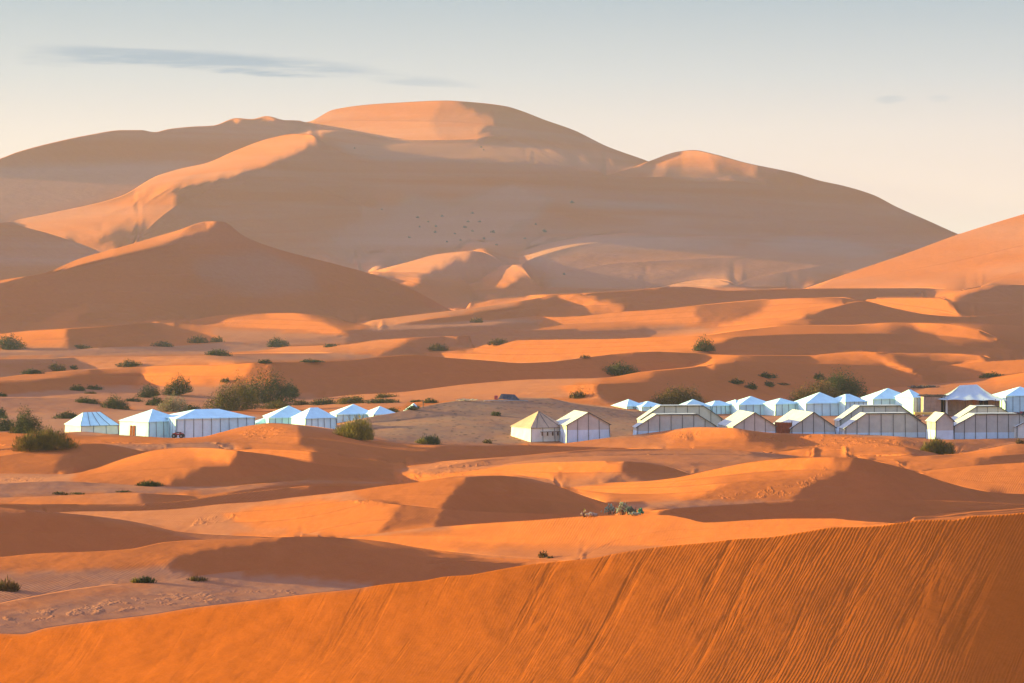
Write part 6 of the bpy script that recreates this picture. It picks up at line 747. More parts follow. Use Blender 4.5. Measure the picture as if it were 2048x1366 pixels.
11,6,8,8,-10,-3,5,6,-11,-7,-2,-2,-1,-1,-1,-1,1,4,9,8,4,-5,-16,-5,-3,1,3,3,3,1,3,4,-3,-1,0,0,1,1,1,1,1,1,1,2,2,1,3,3,2,9,20,-6,-11,-3,-3,-1,-1,-1,1,0,2,3,2,0,-2,-1,-10,7,90,146,74,-43,-105,-113,-35,0,3,-4,-7,-7,-5,-4,-3,-2,0,1,1,1,2,0,-1,2,4,2,0,-1,-6,-5,-4,-2,-2,-1,-1,0,-1,-1,-1,-1,0,0,-1,-1,-1,0,0,-1,-1,-1,0,-1,-1,0,-1,0,-1,0,1,0,-1,1,0,0,-1,1,0,-1,1,-1,1,-1,0,3,
12,-1,-4,1,8,16,-4,-13,-1,-1,-2,-2,-1,-1,-1,0,-1,7,8,9,2,-8,-14,-5,-1,0,4,2,2,2,4,2,-2,-1,-1,1,1,0,1,1,1,2,2,1,2,2,2,2,3,4,14,18,3,-4,-5,-4,-2,-1,-2,0,-2,-2,-1,0,-2,-1,1,-1,-8,-6,13,1,-3,-6,2,-2,-6,-2,-3,-2,1,-2,-1,1,1,2,2,1,3,1,3,3,2,-1,-4,-7,-5,-4,-2,-2,-1,-1,0,-1,-2,0,-1,-1,-1,0,-1,0,-1,0,-1,1,-1,-1,-1,-1,0,-2,0,-1,1,0,0,-1,1,0,0,0,0,0,0,0,-1,1,-1,0,1,1,
13,-1,-2,-3,7,-7,5,2,0,-2,-1,-1,-2,0,2,5,-1,8,5,6,-1,-13,-12,-4,-1,2,2,4,2,1,7,0,-5,-1,1,1,1,1,1,1,1,1,1,2,2,3,1,3,3,3,5,19,18,-2,-4,-4,-3,-4,-3,-3,-3,-2,-3,-2,-1,0,-1,0,3,3,-5,-3,-1,-2,-4,-4,-2,-2,-1,0,-2,0,1,2,2,1,2,2,2,4,2,0,-2,-6,-8,-3,-2,-3,-1,-1,-2,-2,0,-1,0,-2,-1,0,0,-1,0,0,0,-1,0,-1,-1,0,-1,-1,-1,0,-1,0,-1,0,0,0,1,0,0,0,0,-1,0,1,0,-1,1,0,-1,0,
13,0,-1,-6,0,3,3,1,1,-1,-2,-1,-1,7,19,15,2,2,-1,-7,-12,-17,-11,-1,-4,2,3,4,2,2,7,-4,-2,0,1,0,1,-1,2,2,2,1,1,3,1,2,3,2,3,4,5,7,17,7,-3,-3,-4,-2,-4,-3,-3,-2,0,1,1,0,0,0,2,5,5,-5,-14,-10,-1,-1,-3,-2,-1,-2,1,2,1,1,2,2,2,4,2,0,-1,-5,-9,-6,-1,-4,-2,-1,-1,0,-1,0,-1,0,-1,-1,0,-1,0,0,0,-1,0,0,-1,-1,0,-2,0,-1,-1,0,-1,-1,0,1,0,0,-1,1,0,0,0,0,0,-1,0,1,-1,0,0,1,
687,37,38,37,18,13,6,5,15,8,-25,-38,-51,-75,-102,-89,-11,-45,-77,-149,-80,-90,-32,0,0,0,0,0,0,0,0,0,0,0,0,0,0,0,0,0,0,0,0,0,0,0,0,0,0,0,0,0,0,0,0,0,0,0,0,0,0,0,0,0,0,0,0,0,0,0,0,0,0,0,0,0,0,0,0,0,0,0,0,0,0,0,0,0,0,0,0,0,0,0,0,0,0,0,0,0,0,0,0,0,0,0,0,0,0,0,0,0,0,0,0,0,0,0,0,0,0,0,0,0,0,0,0,0,0,0,0,0,0,0,0,0,0,0,0,0,0,0,
2,0,0,0,0,0,0,1,2,5,6,11,18,23,25,6,-37,-18,-9,7,6,7,-19,4,10,12,16,-1,-15,-13,-9,-15,-4,0,0,5,-2,0,4,1,1,1,5,3,3,1,1,-1,-2,-1,-1,-3,-3,5,10,2,3,1,4,1,3,-1,3,2,-1,-4,-2,-2,0,-1,-1,-2,-2,-7,-8,-4,1,0,-2,2,1,1,1,1,2,3,1,0,-4,-7,-9,-6,0,0,-1,1,0,0,-1,-1,0,0,-1,-2,0,0,-1,1,-1,0,0,-1,0,-1,-1,0,-1,0,-1,0,-1,-2,0,0,0,0,0,-1,1,0,0,0,0,0,0,0,0,-1,1,0,0,-1,
3,0,0,-1,0,0,1,0,6,-2,6,10,10,17,24,27,9,-5,-16,-24,-11,3,20,12,15,-11,-16,-17,-7,-4,-22,4,8,29,26,21,10,-1,-10,-21,-34,-20,-1,3,1,2,0,-3,-2,-2,-1,1,-1,-1,-5,2,2,1,0,0,0,2,-2,-1,2,6,5,2,-1,1,-1,0,-2,-1,-6,-5,0,2,3,1,-1,0,2,2,1,-1,-5,-9,-6,-4,-1,0,-1,0,0,0,0,-1,0,-1,-1,-1,0,0,-1,0,0,0,0,-1,0,0,-1,-1,0,-2,0,0,-1,-1,-1,0,0,-1,0,0,0,0,0,0,0,0,0,0,0,0,-1,1,-1,0,0,0,
2,0,0,0,1,0,-1,1,6,-1,3,6,9,9,11,16,21,24,24,22,7,-7,-26,-15,-31,-9,-7,-3,16,50,56,29,9,-16,-7,-10,-3,-6,-9,1,8,-12,-41,-47,-32,-6,-1,-2,-2,0,0,1,0,-3,0,-1,-1,1,0,0,0,0,1,-1,0,0,2,5,6,1,0,0,-1,-1,0,2,2,-2,-3,-1,1,1,0,-6,-7,-9,-4,-1,-1,0,0,-1,1,0,-1,0,-1,0,-1,0,-1,-1,-1,1,0,0,0,-1,0,0,-2,0,-1,1,-2,0,-1,-1,0,-1,-1,0,-1,0,0,1,-2,0,1,0,0,-1,1,0,-1,0,1,-1,0,0,1,0,
2,0,0,1,-1,0,0,1,5,5,4,3,4,6,7,8,7,8,11,10,3,-2,-2,2,29,62,96,72,35,-23,-49,-54,-43,-30,-18,-8,-4,-1,2,2,2,-1,3,-1,-25,-51,-32,-7,1,-1,1,0,0,-1,-1,0,0,-1,-1,1,-1,0,-1,1,-1,0,-1,-1,1,5,4,0,3,3,4,0,-6,-1,0,-3,-4,-7,-7,-3,-2,0,-1,0,0,0,0,0,-1,0,1,-2,0,-1,-1,0,0,0,0,-1,0,0,0,-1,0,-1,0,-1,0,-1,0,-1,0,-1,-1,0,-1,-1,0,-1,1,0,-1,0,0,0,0,0,0,-1,1,0,-1,1,0,0,-1,0,
2,0,0,0,0,0,0,2,1,3,7,8,7,8,9,9,10,12,13,17,19,27,45,92,114,66,-8,-49,-48,-44,-45,-41,-36,-26,-14,-6,1,3,8,11,10,6,6,1,-13,-22,-68,-46,-9,-1,0,0,0,-1,-2,0,-1,0,0,-1,-1,0,-1,-1,0,-1,0,-1,0,-2,1,3,1,1,1,-1,-2,-3,-3,-3,-2,-1,0,-1,-1,0,0,0,0,0,-1,0,0,-1,-1,0,-1,0,0,-1,0,0,0,-1,0,0,-1,0,-1,0,0,-1,0,-1,0,0,-2,-1,0,-1,0,-1,0,-1,0,1,-2,1,0,0,0,0,-1,1,0,-1,1,-1,0,0,0,1,
325,-5,-5,-6,-8,-8,-7,-15,-32,2,21,20,21,21,20,19,19,17,16,14,7,-3,-19,-67,-127,-100,-72,-9,8,22,42,71,68,40,12,1,2,9,7,7,15,28,31,41,32,-31,-134,-212,-69,-29,0,0,0,0,0,0,0,0,0,0,0,0,0,0,0,0,0,0,0,0,0,0,0,0,0,0,0,0,0,0,0,0,0,0,0,0,0,0,0,0,0,0,0,0,0,0,0,0,0,0,0,0,0,0,0,0,0,0,0,0,0,0,0,0,0,0,0,0,0,0,0,0,0,0,0,0,0,0,0,0,0,0,0,0,0,0,0,0,0,0,0,0,
32,0,1,-1,2,4,12,11,9,7,3,1,1,-1,0,0,0,0,-1,0,-1,-2,-3,-5,-6,-5,-6,0,1,1,-3,-16,-13,-4,-1,-1,-2,-2,-2,0,-1,-1,-2,-1,32,49,13,-4,-12,-18,-27,-17,-5,0,1,0,0,1,0,0,1,0,1,-1,1,0,-1,2,-1,1,0,-1,-1,-2,-2,0,0,-2,0,-1,-1,0,-2,1,0,0,0,1,0,0,0,0,0,0,-1,0,0,-1,0,0,0,0,0,1,-1,0,0,0,-1,0,-1,0,-1,0,0,-1,0,1,-2,0,-1,0,0,2,-2,1,-1,0,0,0,0,0,0,0,-1,1,-1,0,0,0,0,0,
57,-2,-3,0,12,8,1,3,3,1,0,1,-1,0,0,1,0,0,0,-2,-1,-2,-3,-4,-4,-5,-5,-2,-7,-10,-10,-5,-2,-1,-2,-1,-2,-1,-2,-1,0,-2,-1,-1,1,45,33,11,4,1,-13,-29,-26,-13,-2,-1,1,0,1,0,1,-1,0,1,0,0,1,0,1,0,0,1,-1,0,-4,-1,-1,0,-2,-1,0,-2,0,-1,1,0,1,-1,0,0,1,0,-1,0,1,-1,0,-1,0,0,0,0,0,0,0,-1,0,0,0,-1,1,0,-1,0,-1,0,0,-2,1,-1,0,-1,0,2,-1,-1,0,0,1,-1,-1,1,0,-1,0,0,0,0,0,0,1,-1,
83,0,-1,-1,-3,-1,-2,2,1,1,0,0,1,1,0,0,-1,-1,-1,1,-1,-1,-2,-4,-5,-9,-13,-14,-8,-3,-1,-1,-1,-1,-1,0,0,-2,-2,-1,0,-1,-3,1,0,16,50,18,12,9,-2,-10,-21,-27,-19,-11,-4,0,0,1,0,0,1,0,-1,0,1,1,3,2,0,-2,0,1,-3,-4,-2,-2,-1,0,-2,0,-1,1,-1,1,0,0,1,-1,0,0,0,0,0,0,-1,1,0,0,0,0,-1,0,0,-1,0,0,0,0,-1,-1,1,-1,0,0,-1,0,-1,-1,-1,1,1,0,1,-1,-1,-1,1,0,0,-1,0,1,0,-1,0,1,0,0,-1,0,
78,-1,0,-1,0,-2,1,0,1,0,2,2,0,0,0,-2,1,1,-1,-1,1,-3,-6,-10,-16,-15,-8,-2,0,-1,0,-1,-1,-1,0,-1,-1,-2,-1,-1,0,-2,0,-1,2,13,41,22,16,14,16,11,-8,-20,-24,-26,-17,-6,-4,-3,-4,-2,5,4,4,7,19,28,20,2,-26,-32,-25,-8,-2,-5,-2,-1,-2,-1,-1,0,0,-1,0,0,0,1,-1,1,-1,0,1,0,-1,-1,1,-1,0,0,0,0,1,-1,-1,1,0,-1,0,0,-1,0,-1,0,0,-1,0,-1,0,0,-1,0,0,2,3,5,-10,0,0,-1,1,0,0,-1,0,0,1,-1,0,0,0,0,
76,0,0,0,-2,0,-1,0,3,3,0,-2,-1,-1,-4,-3,-3,-6,-4,-5,-8,-6,-3,-5,-4,-2,-2,-1,0,-1,0,-1,0,-1,-2,0,-1,-1,-2,0,1,-1,-3,-2,5,18,27,20,17,18,21,26,17,6,-8,-18,-15,-1,3,6,9,13,8,12,12,11,12,8,5,1,-5,-23,-40,-46,-77,-21,-6,-4,-3,-2,1,-2,-1,0,1,0,1,-1,0,0,0,0,0,0,-1,1,-1,1,0,1,0,-1,-1,-1,1,-1,0,0,0,-1,0,0,0,0,-1,-1,0,0,-1,-1,1,-1,1,-1,5,10,-15,0,0,0,-1,0,0,1,-1,1,-1,0,0,0,0,1,
74,0,0,-1,0,-2,2,1,-4,-9,-7,-5,-5,-5,-3,-1,-3,0,0,-2,0,0,-1,-2,-2,-3,-3,0,0,-1,-1,0,-1,-1,-1,0,2,-2,-2,0,1,-3,-3,-1,6,21,21,11,9,17,12,16,29,30,22,4,-5,0,0,1,2,-1,-3,-3,-3,-4,-9,-13,-13,-1,16,17,9,-6,-50,-68,-42,-8,-3,-4,-2,0,0,-1,0,0,0,0,0,0,0,1,-1,0,0,1,-1,1,0,-1,0,0,-1,0,-1,1,0,-1,0,-1,0,0,0,-1,-1,0,-1,0,0,0,-1,1,0,0,7,7,-10,-3,-3,0,1,0,0,-1,1,-1,0,0,0,0,0,0,
70,1,-2,-1,-4,-4,-10,-8,-8,-2,-2,0,0,0,1,0,0,0,-1,0,0,0,-1,-2,-2,-3,-1,-1,-1,0,-1,0,-1,0,0,0,4,-10,1,2,8,-14,-2,0,12,25,16,5,-20,-1,-4,2,14,26,32,41,17,-2,-5,-4,-6,-9,-10,-13,-12,-14,-19,-18,-2,0,13,29,29,23,15,-33,-56,-46,-12,-3,-4,-1,-1,-1,1,1,-2,0,1,-1,1,4,7,7,3,-2,-5,-8,-6,1,-1,-1,-1,0,1,0,-1,1,-2,1,-1,0,-1,-1,1,-1,0,0,-1,0,0,0,-1,1,9,8,1,-18,-2,1,0,0,-1,0,0,0,0,0,0,0,1,-1,
55,2,-4,-4,-11,-6,-4,-2,2,0,2,0,1,0,0,0,0,-1,1,1,2,1,-3,-1,-4,-3,-3,0,1,0,0,-1,-1,-2,-1,6,10,-13,-6,18,-13,-10,-1,-1,23,26,18,10,-32,-35,-4,0,0,3,2,13,20,6,3,-5,-7,-4,-4,-3,-3,-2,-5,6,-8,6,4,4,15,25,48,19,-15,-41,-46,-25,-5,-3,-3,2,1,-2,1,1,-2,0,6,21,9,3,0,-2,-5,-10,-12,-9,-1,-1,0,1,1,-1,0,-1,0,-1,0,-1,0,0,-1,1,-1,0,0,-1,0,-1,1,2,8,9,8,-29,1,0,-1,0,1,0,-1,0,0,0,0,0,0,0,
0,0,0,0,0,0,0,0,0,0,0,0,0,0,0,0,0,0,0,0,0,0,0,0,0,0,0,0,0,0,0,0,0,0,0,0,0,0,0,0,0,0,0,0,30,60,17,157,68,9,-21,-28,-33,-36,-33,-31,-17,-13,-13,-11,-10,-13,-13,-11,-12,-10,-9,-27,0,0,0,0,0,0,0,0,0,0,0,0,0,0,0,0,0,0,0,0,0,0,0,0,0,0,0,0,0,0,0,0,0,0,0,0,0,0,0,0,0,0,0,0,0,0,0,0,0,0,0,0,0,0,0,0,0,0,0,0,0,0,0,0,0,0,0,0,0,0,0,0,0,0,
298,4,-6,5,4,5,-10,-12,-11,-13,-3,-1,-3,-2,-2,-7,-9,-8,-10,-9,-9,-12,-12,-5,0,0,-3,-2,-3,-2,-1,-1,-1,1,2,-12,-16,-9,-23,-26,-20,-9,-20,15,26,-8,-10,3,5,6,8,14,19,22,19,16,6,-3,-4,-7,-9,-6,1,-4,-5,-6,-13,-11,-22,-15,-3,4,10,5,62,103,113,59,-11,-72,-128,-121,-73,0,23,57,91,82,125,92,-22,-67,-42,-31,-43,-42,-24,-12,-5,-16,-20,-17,-12,-15,-17,1,-4,-7,-8,-6,-2,1,-1,-1,-2,-1,-2,-8,-11,-7,-3,5,9,13,1,-8,-8,-30,-13,-1,1,0,-1,0,0,0,0,0,0,0,-1,1,
0,0,0,0,0,0,0,0,0,0,0,0,0,0,0,0,0,0,0,0,0,0,0,0,0,0,0,0,0,0,0,0,0,0,0,0,0,0,0,0,0,0,0,0,0,0,0,0,0,0,0,0,0,0,0,0,0,0,0,0,0,0,0,0,0,0,0,0,0,0,0,0,0,0,0,0,0,0,0,0,0,0,0,0,0,0,35,112,94,55,226,251,204,193,87,-16,-21,-4,-4,-4,-7,-9,-10,-7,-7,-29,-40,-49,108,131,131,-18,-22,-17,-16,-18,-20,-21,7,14,25,24,24,16,-1,-5,71,74,39,22,14,11,12,11,10,6,2,1,0,0,1,-1,
1,5,2,-7,0,7,0,0,-4,1,-3,0,0,0,1,1,1,0,1,0,-1,0,0,-3,1,0,0,0,0,0,-1,0,1,-1,3,-2,1,3,1,-3,1,-3,0,26,13,-12,-3,21,15,4,1,-1,-1,-3,-2,-1,1,3,4,7,7,5,1,5,4,2,6,17,11,15,17,8,-1,-4,-7,-9,-8,26,58,84,91,35,-54,-66,-5,-10,-58,-74,-20,-24,-21,-18,-16,-17,-19,-15,-11,-6,-1,0,1,1,-1,0,0,3,5,9,6,-1,-6,-11,-5,-1,0,-1,1,2,2,3,3,3,1,0,0,-2,-3,-3,0,-2,-1,0,0,0,-1,-2,0,-1,0,0,0,1,
3,3,-2,-2,0,7,-1,-2,-4,1,0,-1,1,-1,4,-1,0,1,-1,1,0,0,0,-3,-1,0,0,0,0,0,1,0,0,2,2,-4,3,0,3,2,6,3,6,13,5,-17,-9,8,11,7,7,7,7,8,7,6,1,-1,-2,-3,-4,-4,-7,-2,1,15,26,22,23,12,6,7,7,7,6,9,11,10,9,9,29,61,91,38,-48,-76,-89,-67,-20,-27,-24,-21,-18,-18,-17,-15,-10,-7,-3,1,0,0,0,-1,1,1,6,9,7,-1,-7,-9,-6,-2,0,1,0,1,3,5,2,2,1,0,-1,-1,-4,-2,-1,-1,-1,0,0,-1,-1,-1,-1,1,0,0,-1,0]).reshape(148, 142)
START = np.cumsum(np.cumsum(START, 0), 1)/5000.0+4.0
def widen():
    """the sub-grid carried to all nodes: along each face by cubic, across columns by cubic"""
    out_ = []; a = 0; uc = (np.arange(0, 283))/2.0
    for n in ROWS_:
        m = max(2, int(round(n/2.2))); B = START[a:a+m]; a += m
        out_.append(catmull(catmull(B, np.linspace(0, 1, n)*(m-1)).T.copy(), uc).T)
    return np.concatenate(out_)
ROWS_ = [28, 9, 12, 9, 6, 4, 4, 4, 3, 3, 3, 3, 3, 4, 4, 3, 3, 3, 3, 3, 3, 3, 5, 9, 4, 4, 4, 3, 5, 4, 3, 3, 3, 3, 3, 3, 3, 3, 3, 3, 4, 5, 5, 7, 8, 3, 6, 6, 13, 13, 19, 5, 6]
WARM = widen()
GR = solve_grid(8.0, 7.0, 3, 22, 130)
#ENDSOLVE
L, VV, BAND, NR, NC, first, rows_n, DU = GR.L, GR.VV, GR.BAND, GR.NR, GR.NC, GR.first, GR.rows_n, GR.DU; UCOL = GR.U; VC = GR.VC

# ---- fine structured mesh
DUF = 2.0
UF = np.arange(U0, U1+.1, DUF); VF, vt_ = curves(UF)
for k in range(1, KC+1):
    VF[k] = np.where(vt_[k], VF[k], np.interp(UF, UCOL, VC[k])); VF[k] = np.minimum(VF[k], VF[k-1])
cx = (UF-U0)/DU
Ps, Vs = [], []
thick = VF[:-1]-VF[1:]
nfs = [int(np.clip(np.percentile(thick[k-1], 97)/2.0, rows_n[k-1], 130)) if k > 1 else 190 for k in range(1, KC+1)]
vfs = [VF[k-1][None]*(1-np.linspace(0, 1, nfs[k-1])[:, None])+VF[k][None]*np.linspace(0, 1, nfs[k-1])[:, None] for k in range(1, KC+1)]
lfs = resample(GR, UF, nfs, vfs)
for k in range(2, KC+1):                 # where no crest hides the ground the two faces meet exactly
    jf = np.interp(UF, UCOL, GR.JUMP[k-1]*1.0) >= .5; nj = np.where(~jf)[0]
    tau = np.clip(np.abs(np.arange(len(UF))[:, None]-nj[None]).min(1)*DUF/36.0, 0, 1) if len(nj) else np.ones(len(UF))
    tau = tau*tau*(3-2*tau); dl_ = (1-tau)*(lfs[k-1][0]-lfs[k-2][-1])
    for q in range(6):
        w_ = .5*(1-q/6.0)**2; a_, b_ = lfs[k-2], lfs[k-1]
        if q < len(a_): a_[-1-q] += dl_*w_
        if q < len(b_): b_[q] -= dl_*w_
for k in range(1, KC+1):
    tt = np.linspace(0, 1, nfs[k-1]); V_ = vfs[k-1]; Lf = lfs[k-1]
    hide = np.clip((1.5-thick[k-1])/1.5, 0, 1)*4.0*np.interp(UF, UCOL, GR.JUMP[k-1]*1.0) if 1 < k < KC else 0*thick[k-1]
    V_ = V_ + hide[None]*(.4+.6*tt[:, None] if k == 1 else 1.0)
    if k > 1:
        prev = Ps[-1]; g = np.exp(Lf[0])-np.exp(prev[-1]); Dp = np.exp(prev[-1]); Df = np.exp(Lf[0]); vz = VF[k-1]
        zc = CAM_H-(Vs[-1][-1]-VH)*Dp/F; zf = CAM_H-(V_[0]-VH)*Df/F
        for s_ in (.06, .2, .42, .65, .85):
            Dm = Dp+s_*g; gg = np.maximum(g, 0); dip = np.minimum(.42*gg*min(s_*1.25, (1-s_)*1.5), .12*Dp*.5+2)*1.0
            zm = zc*(1-s_)+zf*s_ - dip*.9
            Ps.append(np.log(np.maximum(Dm, 1.0))[None]); Vs.append((VH+(CAM_H-zm)*F/Dm)[None])
    Ps.append(Lf); Vs.append(V_)
# back of the last mountain
Dp = np.exp(Ps[-1][-1]); zc = CAM_H-(Vs[-1][-1]-VH)*Dp/F
for s_ in (30, 120, 400, 1200):
    Dm = Dp+s_; zm = zc-.4*s_; zm = np.maximum(zm, -30); Ps.append(np.log(Dm)[None]); Vs.append((VH+(CAM_H-zm)*F/Dm)[None])
Pm = np.concatenate(Ps); Vm = np.concatenate(Vs); Dm = np.exp(Pm)
X = (UF[None]-UC)*Dm/F; Y = Dm; Z = CAM_H-(Vm-VH)*Dm/F
# beyond the frame the dunes sink gently away
nr, nc = X.shape
TERR = (X, Y, Z)
def grid_mesh(name, X, Y, Z, smooth=True):
    nr, nc = X.shape
    me = bpy.data.meshes.new(name); co = np.stack([X, Y, Z], -1).reshape(-1, 3).astype(np.float32)
    i = np.arange(nr*nc).reshape(nr, nc); quads = np.stack([i[:-1, :-1], i[:-1, 1:], i[1:, 1:], i[1:, :-1]], -1).reshape(-1, 4).astype(np.int32)
    me.vertices.add(len(co)); me.vertices.foreach_set('co', co.ravel()); nq = len(quads)
    me.loops.add(nq*4); me.loops.foreach_set('vertex_index', quads.ravel()); me.polygons.add(nq)
    me.polygons.foreach_set('loop_start', np.arange(0, nq*4, 4, dtype=np.int32)); me.polygons.foreach_set('loop_total', np.full(nq, 4, np.int32))
    me.update(calc_edges=True); me.validate()
    me.polygons.foreach_set('use_smooth', np.ones(len(me.polygons), bool))
    o = bpy.data.objects.new(name, me); scene.collection.objects.link(o); return o
print('terrain mesh', X.shape)
def sand_material():
    m = bpy.data.materials.new('sand'); m.use_nodes = True; t = m.node_tree; b = t.nodes['Principled BSDF']; lk = t.links.new
    b.inputs['Roughness'].default_value = .95; b.inputs['Specular IOR Level'].default_value = .0
    geo = N(t, 'ShaderNodeNewGeometry'); pos = geo.outputs['Position']
    def M(op, *a, clamp=False):
        n = N(t, 'ShaderNodeMath', operation=op, use_clamp=clamp)
        for i, v in enumerate(a):
            if isinstance(v, (int, float)): n.inputs[i].default_value = v
            else: lk(v, n.inputs[i])
        return n.outputs[0]
    def noise(scale, detail=3, rough=.55, vec=pos, dist=0.0):
        n = N(t, 'ShaderNodeTexNoise', Scale=scale, Detail=detail, Roughness=rough, Distortion=dist); lk(vec, n.inputs['Vector']); return n.outputs['Fac']
    def turned(rot, sc):
        n = N(t, 'ShaderNodeMapping', vector_type='TEXTURE'); n.inputs['Rotation'].default_value = (0, 0, -rot); n.inputs['Scale'].default_value = tuple(1/q for q in sc); lk(pos, n.inputs['Vector']); return n.outputs[0]
    def mapped(rot, sc):
        n = N(t, 'ShaderNodeMapping'); n.inputs['Rotation'].default_value = (0, 0, rot); n.inputs['Scale'].default_value = sc; lk(pos, n.inputs['Vector']); return n.outputs[0]
    def comb(sx, sy):
        """ripple space: lines running up the slip face, leaning more the farther right"""
        sp_ = N(t, 'ShaderNodeSeparateXYZ'); lk(pos, sp_.inputs[0]); yy = M('SUBTRACT', sp_.outputs[1], 108.0)
        xx = M('SUBTRACT', sp_.outputs[0], M('MULTIPLY', yy, M('MULTIPLY_ADD', sp_.outputs[0], .0075, .34)))
        c_ = N(t, 'ShaderNodeCombineXYZ'); lk(M('MULTIPLY', xx, sx), c_.inputs[0]); lk(M('MULTIPLY', yy, sy), c_.inputs[1]); return c_.outputs[0]
    def attr(name): n = N(t, 'ShaderNodeAttribute', attribute_name=name); return n.outputs['Fac']
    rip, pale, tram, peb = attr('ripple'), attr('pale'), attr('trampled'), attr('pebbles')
    # colour: orange dune sand, paler coarse sand on the flats, painted light on the great dune's folds, broad and fine variation
    n1 = noise(.035, 4); n2 = noise(.6, 4); n3 = noise(9.0, 2)
    c1 = N(t, 'ShaderNodeMixRGB'); lk(M('MULTIPLY_ADD', n1, 1.6, -.3, clamp=True), c1.inputs[0]); c1.inputs[1].default_value = (*SAND_A, 1); c1.inputs[2].default_value = (*SAND_B, 1)
    c1b = N(t, 'ShaderNodeMixRGB'); lk(attr('deep'), c1b.inputs[0]); lk(c1.outputs[0], c1b.inputs[1]); c1b.inputs[2].default_value = (.54, .119, .017, 1); c1 = c1b
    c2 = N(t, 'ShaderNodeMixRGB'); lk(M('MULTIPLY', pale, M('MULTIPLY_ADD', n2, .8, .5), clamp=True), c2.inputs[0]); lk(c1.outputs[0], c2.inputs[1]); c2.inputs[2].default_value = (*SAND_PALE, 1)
    c2b = N(t, 'ShaderNodeMixRGB'); lk(M('MULTIPLY', peb, M('MULTIPLY_ADD', noise(.2, 3), .9, .35), clamp=True), c2b.inputs[0]); lk(c2.outputs[0], c2b.inputs[1]); c2b.inputs[2].default_value = (.33, .175, .10, 1); c2 = c2b
    stt = M('MULTIPLY', M('MULTIPLY_ADD', noise(1.0, 5, .6, turned(R(-8), (.0022, .0022, .05)), .6), 3.2, -1.35, clamp=True), M('MULTIPLY', attr('far'), .55)); c2c = N(t, 'ShaderNodeMixRGB'); lk(stt, c2c.inputs[0]); lk(c2.outputs[0], c2c.inputs[1]); c2c.inputs[2].default_value = (.52, .235, .15, 1); c2 = c2c  # strata-like pale streaks on far dunes, painted in for lighter shaded folds
    c3 = N(t, 'ShaderNodeMixRGB', blend_type='MULTIPLY'); lk(c2.outputs[0], c3.inputs[1]); c3.inputs[0].default_value = 1
    sp = M('MULTIPLY_ADD', n3, .24, .88); sp2 = M('MULTIPLY_ADD', n2, .16, .92); cc = N(t, 'ShaderNodeCombineColor'); v = M('MULTIPLY', sp, sp2)
    for i in range(3): lk(v, cc.inputs[i])
    lk(cc.outputs[0], c3.inputs[2])
    # stones and gravel where the ground is pebbly
    vo = N(t, 'ShaderNodeTexVoronoi', Scale=.9); lk(mapped(.3, (1, .55, 1)), vo.inputs['Vector'])
    st = M('MULTIPLY', M('LESS_THAN', vo.outputs['Distance'], M('MULTIPLY', noise(.25, 2), .46)), peb)
    c4 = N(t, 'ShaderNodeMixRGB'); lk(M('MULTIPLY', st, .55), c4.inputs[0]); lk(c3.outputs[0], c4.inputs[1]); c4.inputs[2].default_value = (.12, .075, .05, 1)
    lk(c4.outputs[0], b.inputs['Base Color'])
    # relief: wind ripples across the wind, long streaks down the slip faces, trampled pits, gravel
    v1 = comb(1.9, .3); w1 = N(t, 'ShaderNodeTexWave', wave_type='BANDS', bands_direction='X', wave_profile='SIN')
    w1.inputs['Scale'].default_value = 1.35; w1.inputs['Distortion'].default_value = 9.5; w1.inputs['Detail'].default_value = 3; w1.inputs['Detail Scale'].default_value = .7; w1.inputs['Detail Roughness'].default_value = .55; lk(v1, w1.inputs['Vector'])
    stv = comb(1.1, .09); streak = noise(1.0, 4, .6, stv, .4)
    sm = N(t, 'ShaderNodeMapRange', interpolation_type='SMOOTHSTEP'); lk(streak, sm.inputs['Value']); sm.inputs['From Min'].default_value = .30; sm.inputs['From Max'].default_value = .50
    patch = M('MULTIPLY_ADD', noise(.13, 3), 2.6, -.75, clamp=True)
    h1 = M('MULTIPLY', M('MULTIPLY', w1.outputs['Fac'], patch), M('MULTIPLY', M('MULTIPLY', rip, rip), .013)); h2 = M('MULTIPLY', sm.outputs[0], M('MULTIPLY', rip, .029))
    w2 = N(t, 'ShaderNodeTexWave', wave_type='BANDS', bands_direction='X'); lk(turned(R(20), (1, .3, .001)), w2.inputs['Vector']); w2.inputs['Scale'].default_value = 1.3; w2.inputs['Distortion'].default_value = 4; w2.inputs['Detail'].default_value = 2
    far_ = M('MULTIPLY', M('MULTIPLY_ADD', noise(.05, 2), 5, -2.6, clamp=True), attr('wavy')); h3 = M('MULTIPLY', M('MULTIPLY', w2.outputs['Fac'], far_), .024)
    pits = noise(1.1, 3, .6, mapped(.4, (1, .5, 1))); h4 = M('MULTIPLY', M('MULTIPLY_ADD', pits, 4, -2.0, clamp=True), M('MULTIPLY', tram, .11))
    h5 = M('MULTIPLY', st, .12); h6 = M('MULTIPLY', noise(.12, 4), .45); h7 = M('MULTIPLY', noise(2.2, 3), .02)
    h = h1
    for x in (h2, h3, h4, h5, h6, h7): h = M('ADD', h, x)
    bp = N(t, 'ShaderNodeBump', Strength=1.0, Distance=1.0); lk(h, bp.inputs['Height']); lk(bp.outputs[0], b.inputs['Normal'])
    return m
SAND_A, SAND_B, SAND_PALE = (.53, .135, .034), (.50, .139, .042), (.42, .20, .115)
SAND = sand_material()
dunes = grid_mesh('sand_dunes', X, Y, Z); dunes.data.materials.append(SAND); dunes['kind'] = 'structure'
